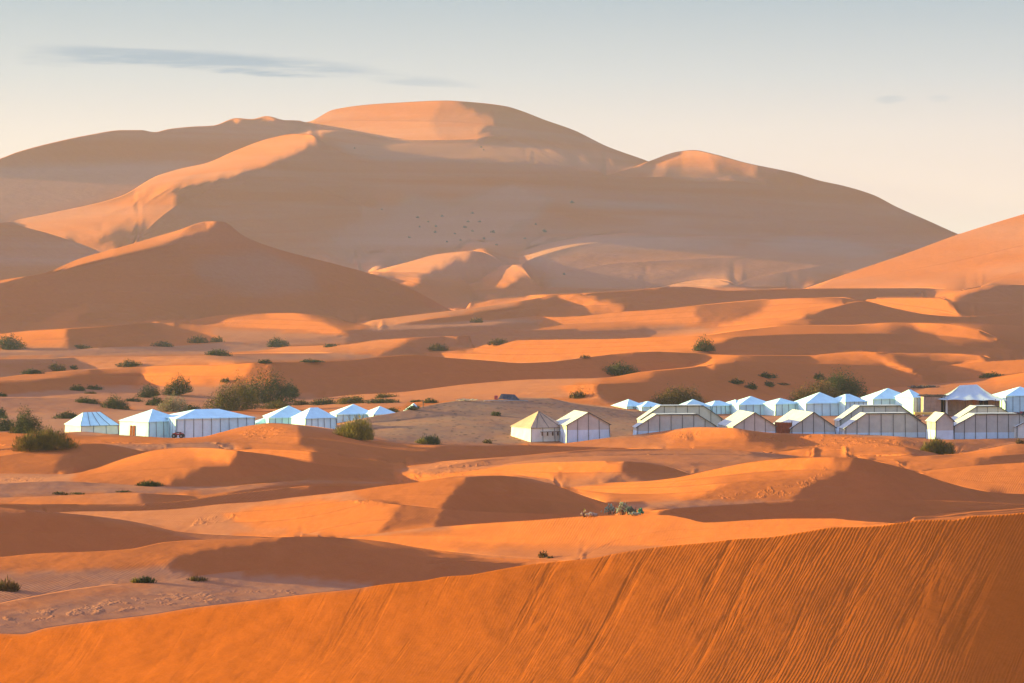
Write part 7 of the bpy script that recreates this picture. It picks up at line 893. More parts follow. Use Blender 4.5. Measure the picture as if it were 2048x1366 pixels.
def coarse_attr(A):
    """node values of the solved grid carried to the mesh vertices"""
    out_ = []; x = np.clip((UF-U0)/GR.DU, 0, GR.NC-1); x0 = np.floor(x).astype(int); x1 = np.minimum(x0+1, GR.NC-1); xf = x-x0
    for k in range(1, KC+1):
        a = GR.first[k-1]; n = GR.rows_n[k-1]; t = np.linspace(0, 1, nfs[k-1])*(n-1); ti = np.floor(t).astype(int); tf = (t-ti)[:, None]
        B = A[a:a+n]; B = B[ti]*(1-tf)+B[np.minimum(ti+1, n-1)]*tf; B = B[:, x0]*(1-xf)+B[:, x1]*xf
        if k > 1: out_.append(np.repeat(B[:1], 5, 0))
        out_.append(B)
    out_.append(np.repeat(out_[-1][-1:], 4, 0)); return np.concatenate(out_)
def put(name, A):
    at = dunes.data.attributes.new(name, 'FLOAT', 'POINT'); at.data.foreach_set('value', np.ascontiguousarray(A, dtype=np.float32).ravel())
QF = coarse_attr(GR.QT); UFF = np.broadcast_to(UF, Vm.shape)
def sblur(A, n):
    for _ in range(n):
        A = A.copy(); A[:, 1:-1] = .5*A[:, 1:-1]+.25*(A[:, :-2]+A[:, 2:]); A[1:-1] = .5*A[1:-1]+.25*(A[:-2]+A[2:])
    return A
band1 = np.zeros(Vm.shape, bool); band1[:nfs[0]] = True
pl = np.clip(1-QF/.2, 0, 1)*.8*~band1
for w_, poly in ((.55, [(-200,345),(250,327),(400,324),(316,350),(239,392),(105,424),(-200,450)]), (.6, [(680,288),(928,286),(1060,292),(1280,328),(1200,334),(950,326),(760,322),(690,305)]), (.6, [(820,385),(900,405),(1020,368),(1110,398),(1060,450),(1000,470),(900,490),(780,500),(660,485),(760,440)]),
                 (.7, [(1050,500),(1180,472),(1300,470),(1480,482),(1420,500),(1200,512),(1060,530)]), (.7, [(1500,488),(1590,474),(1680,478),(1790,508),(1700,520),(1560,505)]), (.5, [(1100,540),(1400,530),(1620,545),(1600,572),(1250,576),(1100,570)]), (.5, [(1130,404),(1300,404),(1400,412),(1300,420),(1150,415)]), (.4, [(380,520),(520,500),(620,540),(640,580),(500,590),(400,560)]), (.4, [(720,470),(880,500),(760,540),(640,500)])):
    pl = np.maximum(pl, sblur(inpoly(poly, UFF, Vm)*w_*(Y > 900), 30))  # lighter folds of the shaded great dune, painted in as paler colour
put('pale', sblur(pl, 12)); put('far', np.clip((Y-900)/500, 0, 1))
fgx = np.clip((UFF-500)/1300, 0, 1)
put('deep', np.where(band1, 1.0, 0.0))
put('ripple', np.where(band1, .22+.78*fgx, 0.0))
put('wavy', np.where(band1, 0, np.clip((420-Y)/120, 0, 1)))
tr = np.zeros(Vm.shape)
for poly in ([(826,950),(860,930),(960,918),(985,930),(960,948),(880,955)], [(480,868),(500,852),(560,848),(580,862),(540,880),(500,880)], [(1480,862),(1600,868),(1850,880),(1830,892),(1600,895),(1500,880)],
             [(350,1048),(400,1035),(470,1025),(480,1035),(400,1055)], [(1340,870),(1400,862),(1420,872),(1350,880)], [(0,955),(90,950),(90,962),(0,965)], [(520,725),(560,722),(560,745),(500,750)], [(440,640),(500,632),(490,650),(440,648)], [(1150,770),(1200,765),(1195,795),(1150,795)], [(1400,998),(1600,965),(1640,940),(1660,935),(1620,975),(1560,995)], [(0,1230),(300,1190),(600,1180),(600,1190),(300,1215),(0,1250)], [(700,1000),(760,1000),(750,1008),(700,1006)]):
    tr = np.maximum(tr, inpoly(poly, UFF, Vm)*1.0)
put('trampled', sblur(tr, 5))
put('pebbles', sblur(inpoly([(690,842),(792,823),(912,801),(1093,795),(1144,805),(1298,824),(1300,870),(1150,882),(1000,888),(785,882),(700,860)], UFF, Vm)*1.0, 4))
gx, gy = np.meshgrid(np.linspace(-12000, 12000, 25), np.linspace(-3000, 25000, 29)); ground = grid_mesh('desert_ground', gx, gy, gx*0-14.0)
ground.data.materials.append(SAND); ground['kind'] = 'structure'
def g_at(u, v):
    """the nearest sand seen at (u,v): world point"""
    j = np.clip((u-U0)/DU, 0, NC-1.001); j0 = int(j); f = j-j0
    vc = VV[:, j0]*(1-f)+VV[:, j0+1]*f; lc = L[:, j0]*(1-f)+L[:, j0+1]*f
    for i in range(NR-1):
        if BAND[i] == BAND[i+1] and vc[i] >= v >= vc[i+1] and vc[i]-vc[i+1] > 1e-3:
            t = (vc[i]-v)/(vc[i]-vc[i+1]); D = math.exp(lc[i]*(1-t)+lc[i+1]*t)
            return Vector(((u-UC)*D/F, D, CAM_H-(v-VH)*D/F))
    D = F*CAM_H/(v-VH); return Vector(((u-UC)*D/F, D, 0))
# ================================================================== helpers for things
def link(o, parent=None):
    scene.collection.objects.link(o)
    if parent is not None: o.parent = parent
    return o
def tag(o, label=None, cat=None, group=None, kind=None):
    for k, v in (('label', label), ('category', cat), ('group', group), ('kind', kind)):
        if v: o[k] = v
    return o
def empty(name, loc, rz=0.0):
    o = bpy.data.objects.new(name, None); o.empty_display_size = .5; o.location = loc; o.rotation_euler = (0, 0, rz); return link(o)
class MB:
    """collects vertices, faces and material slots for one mesh"""
    def __init__(s): s.v, s.f, s.m = [], [], []
    def add(s, vs, fs, mi=0):
        b = len(s.v); s.v += [tuple(x) for x in vs]; s.f += [tuple(i+b for i in f) for f in fs]; s.m += [mi]*len(fs)
    def box(s, c, d, rz=0.0, mi=0, tilt=0.0):
        cx, cy, cz = c; dx, dy, dz = (x/2 for x in d); vs = []
        for x in (-dx, dx):
            for y in (-dy, dy):
                for z in (-dz, dz):
                    xx, zz = x*math.cos(tilt)+z*math.sin(tilt), -x*math.sin(tilt)+z*math.cos(tilt)
                    vs.append((cx+xx*math.cos(rz)-y*math.sin(rz), cy+xx*math.sin(rz)+y*math.cos(rz), cz+zz))
        s.add(vs, [(0, 1, 3, 2), (4, 6, 7, 5), (0, 4, 5, 1), (2, 3, 7, 6), (0, 2, 6, 4), (1, 5, 7, 3)], mi)
    def tube(s, a, b, r0, r1=None, n=6, mi=0):
        a, b = Vector(a), Vector(b); r1 = r0 if r1 is None else r1; d = (b-a).normalized()
        u = d.orthogonal().normalized(); w_ = d.cross(u); vs = []
        for p_, r in ((a, r0), (b, r1)):
            for i in range(n): t = 2*math.pi*i/n; vs.append(p_+u*math.cos(t)*r+w_*math.sin(t)*r)
        s.add(vs, [(i, (i+1) % n, n+(i+1) % n, n+i) for i in range(n)]+[tuple(range(n))[::-1], tuple(range(n, 2*n))], mi)
    def patch(s, A, B, C, D, n, m, off=None, mi=0):
        """A-B bottom edge, D-C top edge, off(s,t) = displacement along the normal"""
        A, B, C, D = Vector(A), Vector(B), Vector(C), Vector(D); nn = (B-A).cross(D-A)
        if nn.length < 1e-9: nn = (B-A).cross(C-A)
        nn.normalize(); vs = []
        for j in range(m+1):
            for i in range(n+1):
                a, t = i/n, j/m; p_ = (A*(1-a)+B*a)*(1-t)+(D*(1-a)+C*a)*t
                if off: p_ = p_+nn*off(a, t)
                vs.append(p_)
        s.add(vs, [(j*(n+1)+i, j*(n+1)+i+1, (j+1)*(n+1)+i+1, (j+1)*(n+1)+i) for j in range(m) for i in range(n)], mi)
    def build(s, name, mats, parent=None, smooth=False):
        me = bpy.data.meshes.new(name); me.from_pydata(s.v, [], s.f)
        for m in (mats if isinstance(mats, (list, tuple)) else [mats]): me.materials.append(m)
        me.polygons.foreach_set('material_index', s.m)
        if smooth: me.polygons.foreach_set('use_smooth', [True]*len(s.f))
        me.update(); return link(bpy.data.objects.new(name, me), parent)
def mat(name, col, rough=.9, var=.12, scale=3.0, spec=.2, col2=None, trans=0.0):
    m = bpy.data.materials.new(name); m.use_nodes = True; t = m.node_tree; b = t.nodes['Principled BSDF']
    tcn = N(t, 'ShaderNodeTexCoord'); nz = N(t, 'ShaderNodeTexNoise', Scale=scale, Detail=4.0, Roughness=.6); t.links.new(tcn.outputs['Object'], nz.inputs['Vector'])
    c2 = col2 or tuple(x*(1-2.2*var) for x in col); c1 = tuple(min(1, x*(1+var*.6)) for x in col)
    rp = ramp(t, [(.3, c2), (.65, c1)]); t.links.new(nz.outputs['Fac'], rp.inputs[0]); t.links.new(rp.outputs[0], b.inputs['Base Color'])
    b.inputs['Roughness'].default_value = rough; b.inputs['Specular IOR Level'].default_value = spec
    bp = N(t, 'ShaderNodeBump', Strength=.35, Distance=.05); t.links.new(nz.outputs['Fac'], bp.inputs['Height']); t.links.new(bp.outputs[0], b.inputs['Normal'])
    return m
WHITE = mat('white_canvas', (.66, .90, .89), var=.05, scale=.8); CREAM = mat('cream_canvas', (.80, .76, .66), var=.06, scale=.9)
BEIGE = mat('beige_canvas', (.56, .52, .44), var=.07, scale=.8); LOWER = mat('pale_valance', (.62, .74, .80), var=.06, scale=.8)
TAN = mat('tan_canvas', (.58, .36, .22), var=.08, scale=.8); SEAM = mat('dark_seam', (.085, .085, .09), var=.1); SOFT_SEAM = mat('grey_seam', (.13, .15, .18), var=.1); ROOFB = mat('pale_roof_canvas', (.60, .57, .50), var=.07, scale=.8)
ORANGE = mat('orange_cloth', (.62, .22, .06), var=.15); RUST = mat('rust_cloth', (.36, .085, .035), var=.2, scale=2)
WOOD = mat('weathered_wood', (.20, .13, .085), var=.2, scale=6); DARK = mat('dark_opening', (.025, .022, .03), var=.1)
YELL = mat('yellow_board', (.78, .50, .12), var=.08); CLAY = mat('clay_wall', (.47, .29, .20), var=.1, scale=1.5)
THATCH = mat('reed_thatch', (.16, .11, .08), var=.3, scale=8); PINK = mat('pink_board', (.62, .50, .48), var=.05)
RED = mat('red_plastic', (.45, .04, .05), rough=.4, var=.05, spec=.5); BLACK = mat('black_rubber', (.025, .025, .028), rough=.7); SLATE = mat('slate_tarp', (.10, .10, .13), var=.2)
BONE = mat('bleached_wood', (.62, .50, .33), var=.2); METAL = mat('dull_metal', (.3, .3, .3), rough=.5, spec=.5)
def D0(v): return F*CAM_H/(v-VH)
def px(D): return F/D

# ================================================================== tents
def crest_D(u0, u1, d):
    k = [c_[0] for c_ in CRESTS].index(d)+1; i = first[k-1]+rows_n[k-1]-1; m = (UCOL >= u0-6) & (UCOL <= u1+6); return float(np.exp(L[i][m]).max()) if m.any() else 0.0
def behind(u0, u1, D, mound=False):
    """push a thing back until it stands beyond the sand crest that hides its foot"""
    if u0 < 1040: D = max(D, crest_D(u0, min(u1, 1050), 354)+1.5)
    if u1 > 1120: D = max(D, crest_D(max(u0, 1110), u1, 357)+1.5)
    if mound: D = max(D, crest_D(u0, u1, 455)+1.5)
    return D
def make_tent(label, kind, uc, vb, uR, ve, vp, th=30, uL=None, depth=None, ridge=0.0, roof=WHITE, wall=WHITE, lower=None, seams=5, roof_seams=0, group=None, cat='tent', name='canvas_tent', lit=None, trim=False, over=0.0, flat=0.0, mound=False, back=0.0):
    D = behind(min(uL or uc, uc), uR, D0(vb), mound)+back; vb = VH+F*CAM_H/D; k = D/F; th_ = R(th); x0 = (uc-UC)*k
    Lr = (uR-uc)*k/math.cos(th_); Ll = (uc-uL)*k/math.sin(th_) if (uL is not None and depth is None) else (depth or Lr)
    he = (vb-ve)*k; Dp = D+.5*(Lr*math.sin(th_)+Ll*math.cos(th_)); hp = CAM_H-(vp-VH)*Dp/F
    root = empty(name, (x0, D, 0), th_); tag(root, label, cat, group)
    rs = random.Random(int(uc*7+vb)); ph = [rs.uniform(0, 6.28) for _ in range(6)]
    W, H_ = Lr, Ll; z0 = -1.2
    def wob(a, t, amp=.05): return amp*(math.sin(a*19+ph[0])+.6*math.sin(a*31+t*5+ph[1]))*math.sin(min(1, t*1.2)*math.pi*.9+.2)
    def corner(x, y, z): return (x, y, z)
    # walls: front x 0..W at y=0, right side, back, left side
    lean = .12
    base = [(-lean, -lean), (W+lean, -lean), (W+lean, H_+lean), (-lean, H_+lean)]; top = [(0, 0), (W, 0), (W, H_), (0, H_)]
    wm = MB(); hl = he*.52 if lower else None; lm = MB() if lower else None; lens = [W, H_, W, H_]
    for i in range(4):
        j = (i+1) % 4; n = max(4, int(lens[i]*1.6)); A, B = base[i], base[j]; Tn, Tm = top[i], top[j]
        if lower:
            f = (hl-z0)/(he-z0); mA = tuple(A[q]*(1-f)+Tn[q]*f for q in (0, 1)); mB = tuple(B[q]*(1-f)+Tm[q]*f for q in (0, 1))
            lm.patch((*A, z0), (*B, z0), (*mB, hl), (*mA, hl), n, 3, lambda a, t: wob(a, t, .03)); wm.patch((*mA, hl+.002), (*mB, hl+.002), (*Tm, he), (*Tn, he), n, 2)
        else: wm.patch((*A, z0), (*B, z0), (*Tm, he), (*Tn, he), n, 4, lambda a, t: wob(a, t, .045))
    if kind == 'gable':
        xl, xr = W*(.5-flat/2), W*(.5+flat/2)+.001
        for y, s_ in ((0, 1), (H_, -1)): wm.add([(0, y, he), (W, y, he), (xr, y, hp), (xl, y, hp)], [(0, 1, 2, 3) if s_ > 0 else (0, 3, 2, 1)])
    # seams: dark webbing sewn down the walls, standing 2 cm proud
    cnt = [seams, max(2, int(seams*H_/max(W, .1)))]
    sw = .062
    def strip(M_, P, Q, nrm, w_=sw, o_=.03, mi=1):
        P, Q, nrm = Vector(P), Vector(Q), Vector(nrm).normalized(); t_ = (Q-P).normalized().cross(nrm)*w_/2; o = nrm*o_
        M_.add([P-t_+o, P+t_+o, Q+t_+o, Q-t_+o, P-t_, P+t_, Q+t_, Q-t_], [(0, 1, 2, 3), (4, 5, 1, 0), (7, 6, 5, 4), (3, 2, 6, 7)], mi)
    tgt = lm if lower else wm
    for side in (0, 3):
        A, B, Tn, Tm = (base[0], base[1], top[0], top[1]) if side == 0 else (base[3], base[0], top[3], top[0])
        c_ = seams if side == 0 else (0 if lit == 'plain' else cnt[1]); nr = (0, -1, 0) if side == 0 else (-1, 0, 0)
        for q in range(c_+1):
            a = (q if q < c_ else c_)/max(c_, 1); a = min(max(a, .012), .988)
            if side == 3 and c_ == 0: break
            bp_ = [A[z]*(1-a)+B[z]*a for z in (0, 1)]; tp = [Tn[z]*(1-a)+Tm[z]*a for z in (0, 1)]
            f = .995 if not lower else (hl-z0)/(he-z0); mp = [bp_[z]*(1-f)+tp[z]*f for z in (0, 1)]; hz_ = z0+(he-z0)*f
            of = .09 if not lower else .06
            strip(tgt, (bp_[0]+nr[0]*of, bp_[1]+nr[1]*of, z0), (mp[0]+nr[0]*.03, mp[1]+nr[1]*.03, hz_), nr)
            if lower: strip(wm, (mp[0]+nr[0]*.02, mp[1]+nr[1]*.02, hl), (tp[0]+nr[0]*.02, tp[1]+nr[1]*.02, he), nr)
            if kind == 'gable' and side == 0:
                zt = he+(hp-he)*min(1, (1-abs(2*a-1))/(1-flat)); strip(wm, (tp[0], -.02, he), (tp[0], -.02, zt-.05), nr)
    wm.build('wall', [wall, SEAM if lower else SOFT_SEAM], root, smooth=False)
    if lower: lo = lm.build('valance', [lower, SEAM], root); lo['label'] = 'paler lower band of the tent wall'
    # roof
    rm = MB(); e = over if over else .18; sag = lambda a, t: -.10*math.sin(a*math.pi)*math.sin(t*math.pi)*min(1.5, (W+H_)/9)
    ez = he-.10
    if kind == 'gable':
        rt = (xl, -e, hp+.04), (xl, H_+e, hp+.04); rq = (xr, -e, hp+.04), (xr, H_+e, hp+.04)
        L0_, L1_ = (-e, -e, ez), (-e, H_+e, ez); R0_, R1_ = (W+e, -e, ez), (W+e, H_+e, ez)
        rm.patch(L1_, L0_, rt[0], rt[1], 6, 6, sag); rm.patch(R0_, R1_, rq[1], rq[0], 6, 6, sag)
        if flat: rm.patch(rt[0], rq[0], rq[1], rt[1], 6, 4, lambda a, t: sag(a, t)*.5); strip(rm, (xl, -e-.01, hp+.03), (xr, -e-.01, hp+.03), (0, -1, 0), .12 if trim else .07, .02)
        for y in (-e-.01,):
            for s_, q in ((0, L0_), (1, R0_)): strip(rm, (q[0], y, q[2]+.02), ((rt, rq)[s_][0][0], y, rt[0][2]+.02), (0, -1, 0), .09, .02)
    else:
        rl = ridge*W; a0, a1 = (W/2-rl/2, H_/2, hp), (W/2+rl/2, H_/2, hp)
        c = [(-e, -e, ez), (W+e, -e, ez), (W+e, H_+e, ez), (-e, H_+e, ez)]
        rm.patch(c[0], c[1], a1, a0, 12, 8, sag); rm.patch(c[1], c[2], a1, a1, 8, 8, sag); rm.patch(c[2], c[3], a0, a1, 12, 8, sag); rm.patch(c[3], c[0], a0, a0, 8, 8, sag)
        if roof_seams:
            for q in range(roof_seams+1):
                a = q/roof_seams if ridge > 0 else (q+.5)/(roof_seams+1)
                P = Vector(c[0])*(1-a)+Vector(c[1])*a; Q = Vector(a0)*(1-a)+Vector(a1)*a; nr = (Vector(c[1])-Vector(c[0])).cross(Vector(a0)-Vector(c[0])).normalized()
                M1 = (P+Q)/2-nr*.10*math.sin(max(.05, min(.95, a))*math.pi)*.9
                strip(rm, P, M1, nr, .05, .035); strip(rm, M1, Q, nr, .05, .035)
        if trim:
            strip(rm, a0, a1, (0, -1, .3), .10, .06)
            for P, Q in ((c[0], a0), (c[1], a1)): strip(rm, P, Q, (0, -1, .6), .06, .05)
        strip(rm, (c[0][0], c[0][1]-.01, ez), (c[1][0], c[1][1]-.01, ez), (0, -1, 0), .05, .02, 1 if trim or roof_seams else 0)
    rm.build('roof', [roof, SEAM], root, smooth=True)
    return root, W, H_, he, hp
GW = 'white tents on the left of the camp'; GB = 'white tents in the far row on the right'; GF = 'beige tents in the near row on the right'
t, W, H_, he, hp = make_tent('small white tent farthest left, with dark lines down its hipped roof', 'hip', 162, 870, 231, 851, 824, th=30, uL=119, ridge=.45, roof_seams=4, seams=3, lit='plain', group=GW, wall=CREAM)
t, W, H_, he, hp = make_tent('white peaked tent with an orange curtain in its sunlit doorway', 'pyr', 297, 879, 363, 843, 818, th=45, uL=230, roof_seams=0, seams=5, lit='plain', group=GW)
d = MB()
for s_ in (0, 1):       # tied-back curtains in the doorway of the sunlit side
    d.patch((-.20, H_*.42+s_*.65+.04, -.2), (-.20, H_*.42+s_*.65+.61, -.2), (-.10, H_*.42+s_*.65+.55, he*.72), (-.10, H_*.42+s_*.65+.1, he*.72), 6, 4, lambda a, q: .05*math.sin(a*22))
d.build('door_curtain', ORANGE, t)
pn = MB(); pn.box((W*.62, -.24, .55), (.75, .05, 1.5)); pn.build('door_panel', PINK, t)
make_tent('longest white tent of the left group, its blue-shaded long side striped by dark seams', 'hip', 352, 878, 504, 837, 818, th=24, depth=7.5, ridge=.30, seams=9, group=GW)
make_tent('low corner of white tent showing between the long tent and the double-peaked pair', 'pyr', 512, 856, 560, 845, 834, th=35, uL=500, seams=1, group=GW)
make_tent('pale tent with a sharp peak just right of the long tent, half behind its neighbour', 'pyr', 538, 858, 628, 835, 811, th=12, depth=6.5, seams=7, group=GW)
make_tent('rounded white tent in front of the sharp-peaked one, ribbed with dark seams', 'hip', 611, 862, 670, 836, 815, th=32, uL=580, ridge=.25, seams=5, lit='plain', group=GW)
make_tent('white tent with one tall peak at the left foot of the gravel mound', 'pyr', 673, 856, 752, 828, 808, th=12, depth=6.0, seams=6, group=GW, mound=True)
make_tent('low white tent leaning against the gravel mound, its wall almost hidden', 'pyr', 748, 848, 794, 828, 812, th=30, uL=722, seams=3, group=GW, mound=True)
make_tent('sliver of white tent roof showing over the top of the gravel mound', 'pyr', 822, 842, 845, 822, 806, th=20, depth=3.0, seams=1, group=GW, mound=True)
t, W, H_, he, hp = make_tent('cream tent with a tan-orange pointed roof, alone at the left end of the near row', 'pyr', 1062, 881, 1132, 855, 822, th=28, uL=1023, roof=TAN, wall=CREAM, seams=3, roof_seams=2, lit='plain', group=GF)
bn = MB(); bn.box((W*.50, -.55, .38), (W*.55, .35, .07)); [bn.box((W*(.27+q*.15), -.55, .1), (.08, .3, .5)) for q in range(4)]
bo = bn.build('bench', WOOD, None); bo.location = t.location; bo.rotation_euler = t.rotation_euler; tag(bo, 'dark low bench standing along the front wall of the tan-roofed tent', 'bench')
def two(label, *a, **k): return make_tent(label, *a, wall=k.pop('wall', BEIGE), roof=k.pop('roof', ROOFB), lower=LOWER, group=GF, **k)
two('narrow gabled tent beside the tan-roofed one, its left roof slope lit yellow', 'gable', 1134, 880, 1220, 850, 823, th=14, depth=7, seams=4)
two('long beige tent standing behind its twin left of the gabled pair, roof edges piped dark', 'gable', 1282, 876, 1446, 839, 811, th=6, depth=3.2, flat=.52, seams=7, trim=True, back=7.0)
two('long beige tent of the front twin pair, half buried by the bright sand crest', 'gable', 1274, 880, 1434, 854, 828, th=6, depth=3.2, flat=.51, seams=7, trim=True)
two('gabled tent left of the rust-red cloth screen', 'gable', 1467, 879, 1553, 853, 823, th=10, depth=8, seams=4)
two('gabled tent right of the rust-red cloth screen', 'gable', 1583, 880, 1673, 856, 822, th=12, depth=9, seams=4)
two('long beige tent behind its twin, with a heavy dark ridge line', 'gable', 1680, 876, 1842, 841, 811, th=6, depth=3.2, flat=.5, seams=7, trim=True, back=7.0)
two('widest beige tent of the near row, fully seen in front of its twin', 'gable', 1690, 882, 1861, 856, 826, th=6, depth=3.2, flat=.5, seams=7, trim=True)
two('very narrow gabled beige tent between the wide tent and the last pair', 'gable', 1872, 881, 1908, 843, 825, th=12, depth=3.5, seams=1)
two('hind tent of the last beige pair, just below the open reception tent', 'gable', 1912, 878, 2040, 840, 812, th=6, depth=3.2, flat=.34, seams=6, trim=True, back=7.0)
two('beige tent of the last pair that stands in front, cut by the right edge', 'gable', 1907, 882, 2086, 853, 827, th=6, depth=3.2, flat=.5, seams=8, trim=True)
make_tent('cream corner of a tent poking in at the right edge of the near row', 'gable', 2034, 880, 2110, 852, 832, th=12, depth=5, seams=4, roof=CREAM, wall=CREAM, group=GF)
bw = [('leftmost white tent of the far row, its base hidden by the dark gravel slope', 1254, 826, 1292, 812, 798, 35, 1225, 3),
 ('small white tent second in the far row, just before the twin beige roofs', 1284, 827, 1336, 813, 802, 20, None, 3),
 ('white tent peak rising right above the dark ridge of the twin beige tents', 1366, 831, 1424, 813, 798, 30, 1352, 4),
 ('white tent whose right half shows past the end of the twin beige tents', 1424, 829, 1470, 811, 801, 30, 1403, 5),
 ('narrow slice of white tent above the first gabled tent', 1472, 829, 1500, 810, 799, 20, None, 2),
 ('white tent with a pale pink roof slope behind the first gabled tent', 1478, 830, 1550, 809, 792, 14, None, 5),
 ('white tent with a cream sunlit corner right behind the rust-red screen gap', 1551, 831, 1606, 808, 796, 32, 1523, 4),
 ('tall-peaked white tent behind the second gabled tent', 1612, 832, 1694, 806, 784, 14, None, 5),
 ('rounded white tent overlapping the right side of the tall-peaked one', 1691, 832, 1738, 803, 788, 30, 1661, 5),
 ('highest-standing white tent, behind the heavy dark ridge line', 1746, 827, 1832, 797, 776, 12, None, 5),
 ('white tent next to the reed-roofed hut, its left face catching the sun', 1827, 829, 1850, 794, 779, 35, 1797, 3),
 ('white tent at the right edge beyond the reception tent', 2012, 827, 2098, 791, 773, 12, None, 6)]
for lb, uc, vb, uR, ve, vp, th, uL, sm in bw:
    make_tent(lb, 'pyr' if uc not in (1424, 1691, 1827) else 'hip', uc, vb, uR, ve, vp, th=th, uL=uL, depth=None if uL else 5.5, ridge=0 if uc not in (1424, 1691, 1827) else .2, seams=sm, group=GB, lit='plain')
# the reception tent: tensile roof on posts, tan walls set back
def reception():
    D = D0(831); k = D/F; root = empty('reception_tent', ((1894-UC)*k, D, 0)); W = (2003-1894)*k; dp = 7.0
    tag(root, 'large open-fronted tent with a wide grey-white peaked roof over tan walls', 'tent'); he = (831-798)*k; hp = CAM_H-(769-VH)*(D+3.5)/F
    rm = MB(); e = .9; n = 24; m = 10; a0, a1 = W*.30, W*.62
    cs = [(-e-.7, -e, he), (W+e, -e, he-.15), (W+e, dp+e, he), (-e, dp+e, he)]
    def sg(a, t): return -.42*math.sin(t*math.pi)-.10*math.sin(a*math.pi*4)**2*(1-t)
    p0, p1 = (a0, dp/2, hp-.12), (a1, dp/2, hp)
    rm.patch(cs[0], cs[1], p1, p0, n, m, sg); rm.patch(cs[1], cs[2], p1, p1, 10, m, sg); rm.patch(cs[2], cs[3], p0, p1, n, m, sg); rm.patch(cs[3], cs[0], p0, p0, 10, m, sg)
    GREYC = mat('grey_white_canvas', (.62, .66, .64), var=.06, scale=.6); rm.build('roof', GREYC, root, smooth=True)
    wm = MB()
    for i in range(6): x0_, x1_ = W*i/6, W*(i+1)/6; 
    wm.patch((0, 1.4, -.5), (W, 1.4, -.5), (W, 1.4, he), (0, 1.4, he), 30, 3, lambda a, t: .07*math.sin(a*60)); wm.patch((0, dp, -.5), (0, 1.4, -.5), (0, 1.4, he), (0, dp, he), 6, 2); wm.patch((W, 1.4, -.5), (W, dp, -.5), (W, dp, he), (W, 1.4, he), 6, 2)
    wm.build('wall', CLAY, root)
    for x, y in ((0, -.2), (W*.33, -.3), (W*.66, -.3), (W, -.2), (W*.88, -.5)): q = MB(); q.tube((x, y, -.5), (x, y, he), .07); q.build('post', CREAM if x == 0 else WOOD, root)
    q = MB(); q.box((W*.70, 1.28, he*.60), (1.35, .06, he*.62)); q.build('window', DARK, root)
    q = MB(); q.patch((W*.50, 1.26, -.2), (W*.56, 1.26, -.2), (W*.57, 1.26, he*.95), (W*.49, 1.26, he*.95), 6, 2, lambda a, t: .04*math.sin(a*18)); q.build('curtain', ORANGE, root)
    q = MB(); q.tube((0, -.1, .75), (W*.36, -.1, .62), .03); q.build('rail', WOOD, root)
reception()
def hut():
    D = D0(831); k = D/F; root = empty('reed_hut', ((1847-UC)*k, D, 0)); W = (1893-1847)*k; h = (831-794)*k
    tag(root, 'flat-roofed clay hut with a ragged reed roof and dark doorway beside the reception tent', 'hut')
    q = MB(); q.patch((0, 0, -.4), (W*.76, 0, -.4), (W*.76, 0, h), (0, 0, h), 14, 3, lambda a, t: .03*math.sin(a*40)); q.patch((W*.98, 3, -.4), (0, 3, -.4), (0, 3, h), (W*.98, 3, h), 2, 2); q.patch((0, 3, -.4), (0, 0, -.4), (0, 0, h), (0, 3, h), 4, 2); q.box((W*.90, .4, h/2), (.05, .1, h)); q.build('wall', CLAY, root)
    q = MB(); q.box((W*.87, .5, h*.5), (W*.21, .08, h*1.0)); q.build('doorway', DARK, root)
    rs = random.Random(3); q = MB()
    for i in range(90): x = rs.uniform(-.3, W+.1); q.box((x, rs.uniform(-.3, 3.1), h+.06+rs.uniform(0, .22)), (rs.uniform(.5, 1.4), .07, .06), rs.uniform(-.6, .6), tilt=rs.uniform(-.12, .12))
    q.build('roof', THATCH, root)
    for x in (0, W*.98): q = MB(); q.tube((x, -.15, -.4), (x, -.15, h+.05), .08); q.build('post', CREAM, root)
hut()
def at_plain(u, v): D = D0(v); return Vector(((u-UC)*D/F, D, 0))
Dq = behind(1552, 1584, D0(876))+.5; c = Vector(((1568-UC)*Dq/F, Dq, 0)); q = MB(); q.patch((-1.15, 0, -.3), (1.0, 0, -.3), (1.0, 0, 1.92), (-1.15, 0, 2.0), 16, 4, lambda a, t: .05*math.sin(a*25)+.03*math.sin(t*7)); q.patch((1.0, .12, -.3), (-1.15, .12, -.3), (-1.15, .12, 1.98), (1.0, .12, 1.9), 16, 4)
root = empty('cloth_screen', c); tag(root, 'rust-red cloth screen hung between the two gabled tents', 'screen'); q.build('cloth', RUST, root)
for x in (-1.2, 1.05): q = MB(); q.tube((x, .05, -.4), (x, .05, 2.15), .05); q.build('pole', WOOD, root)
c = at_plain(1848, 838); q = MB(); q.box((0, 0, .85), (2.9, .9, .32), tilt=.02); root = empty('trestle_table', c); tag(root, 'long table with a bright yellow top in front of the reed-roofed hut', 'table'); q.build('table_top', YELL, root)
for x in (-1.2, 1.2): q = MB(); q.box((x, 0, .4), (.08, .8, .82)); q.build('leg', WOOD, root)
c = at_plain(1832, 838); q = MB(); rs = random.Random(5)
for i in range(14): q.box((rs.uniform(-.8, .8), rs.uniform(-.4, .4), .2+rs.uniform(0, .35)), (rs.uniform(.6, 1.5), .12, .08), rs.uniform(0, 3), tilt=rs.uniform(-.3, .3))
o = q.build('lumber_pile', WOOD); o.location = c; tag(o, 'small dark heap of planks at the left end of the yellow table', 'planks')
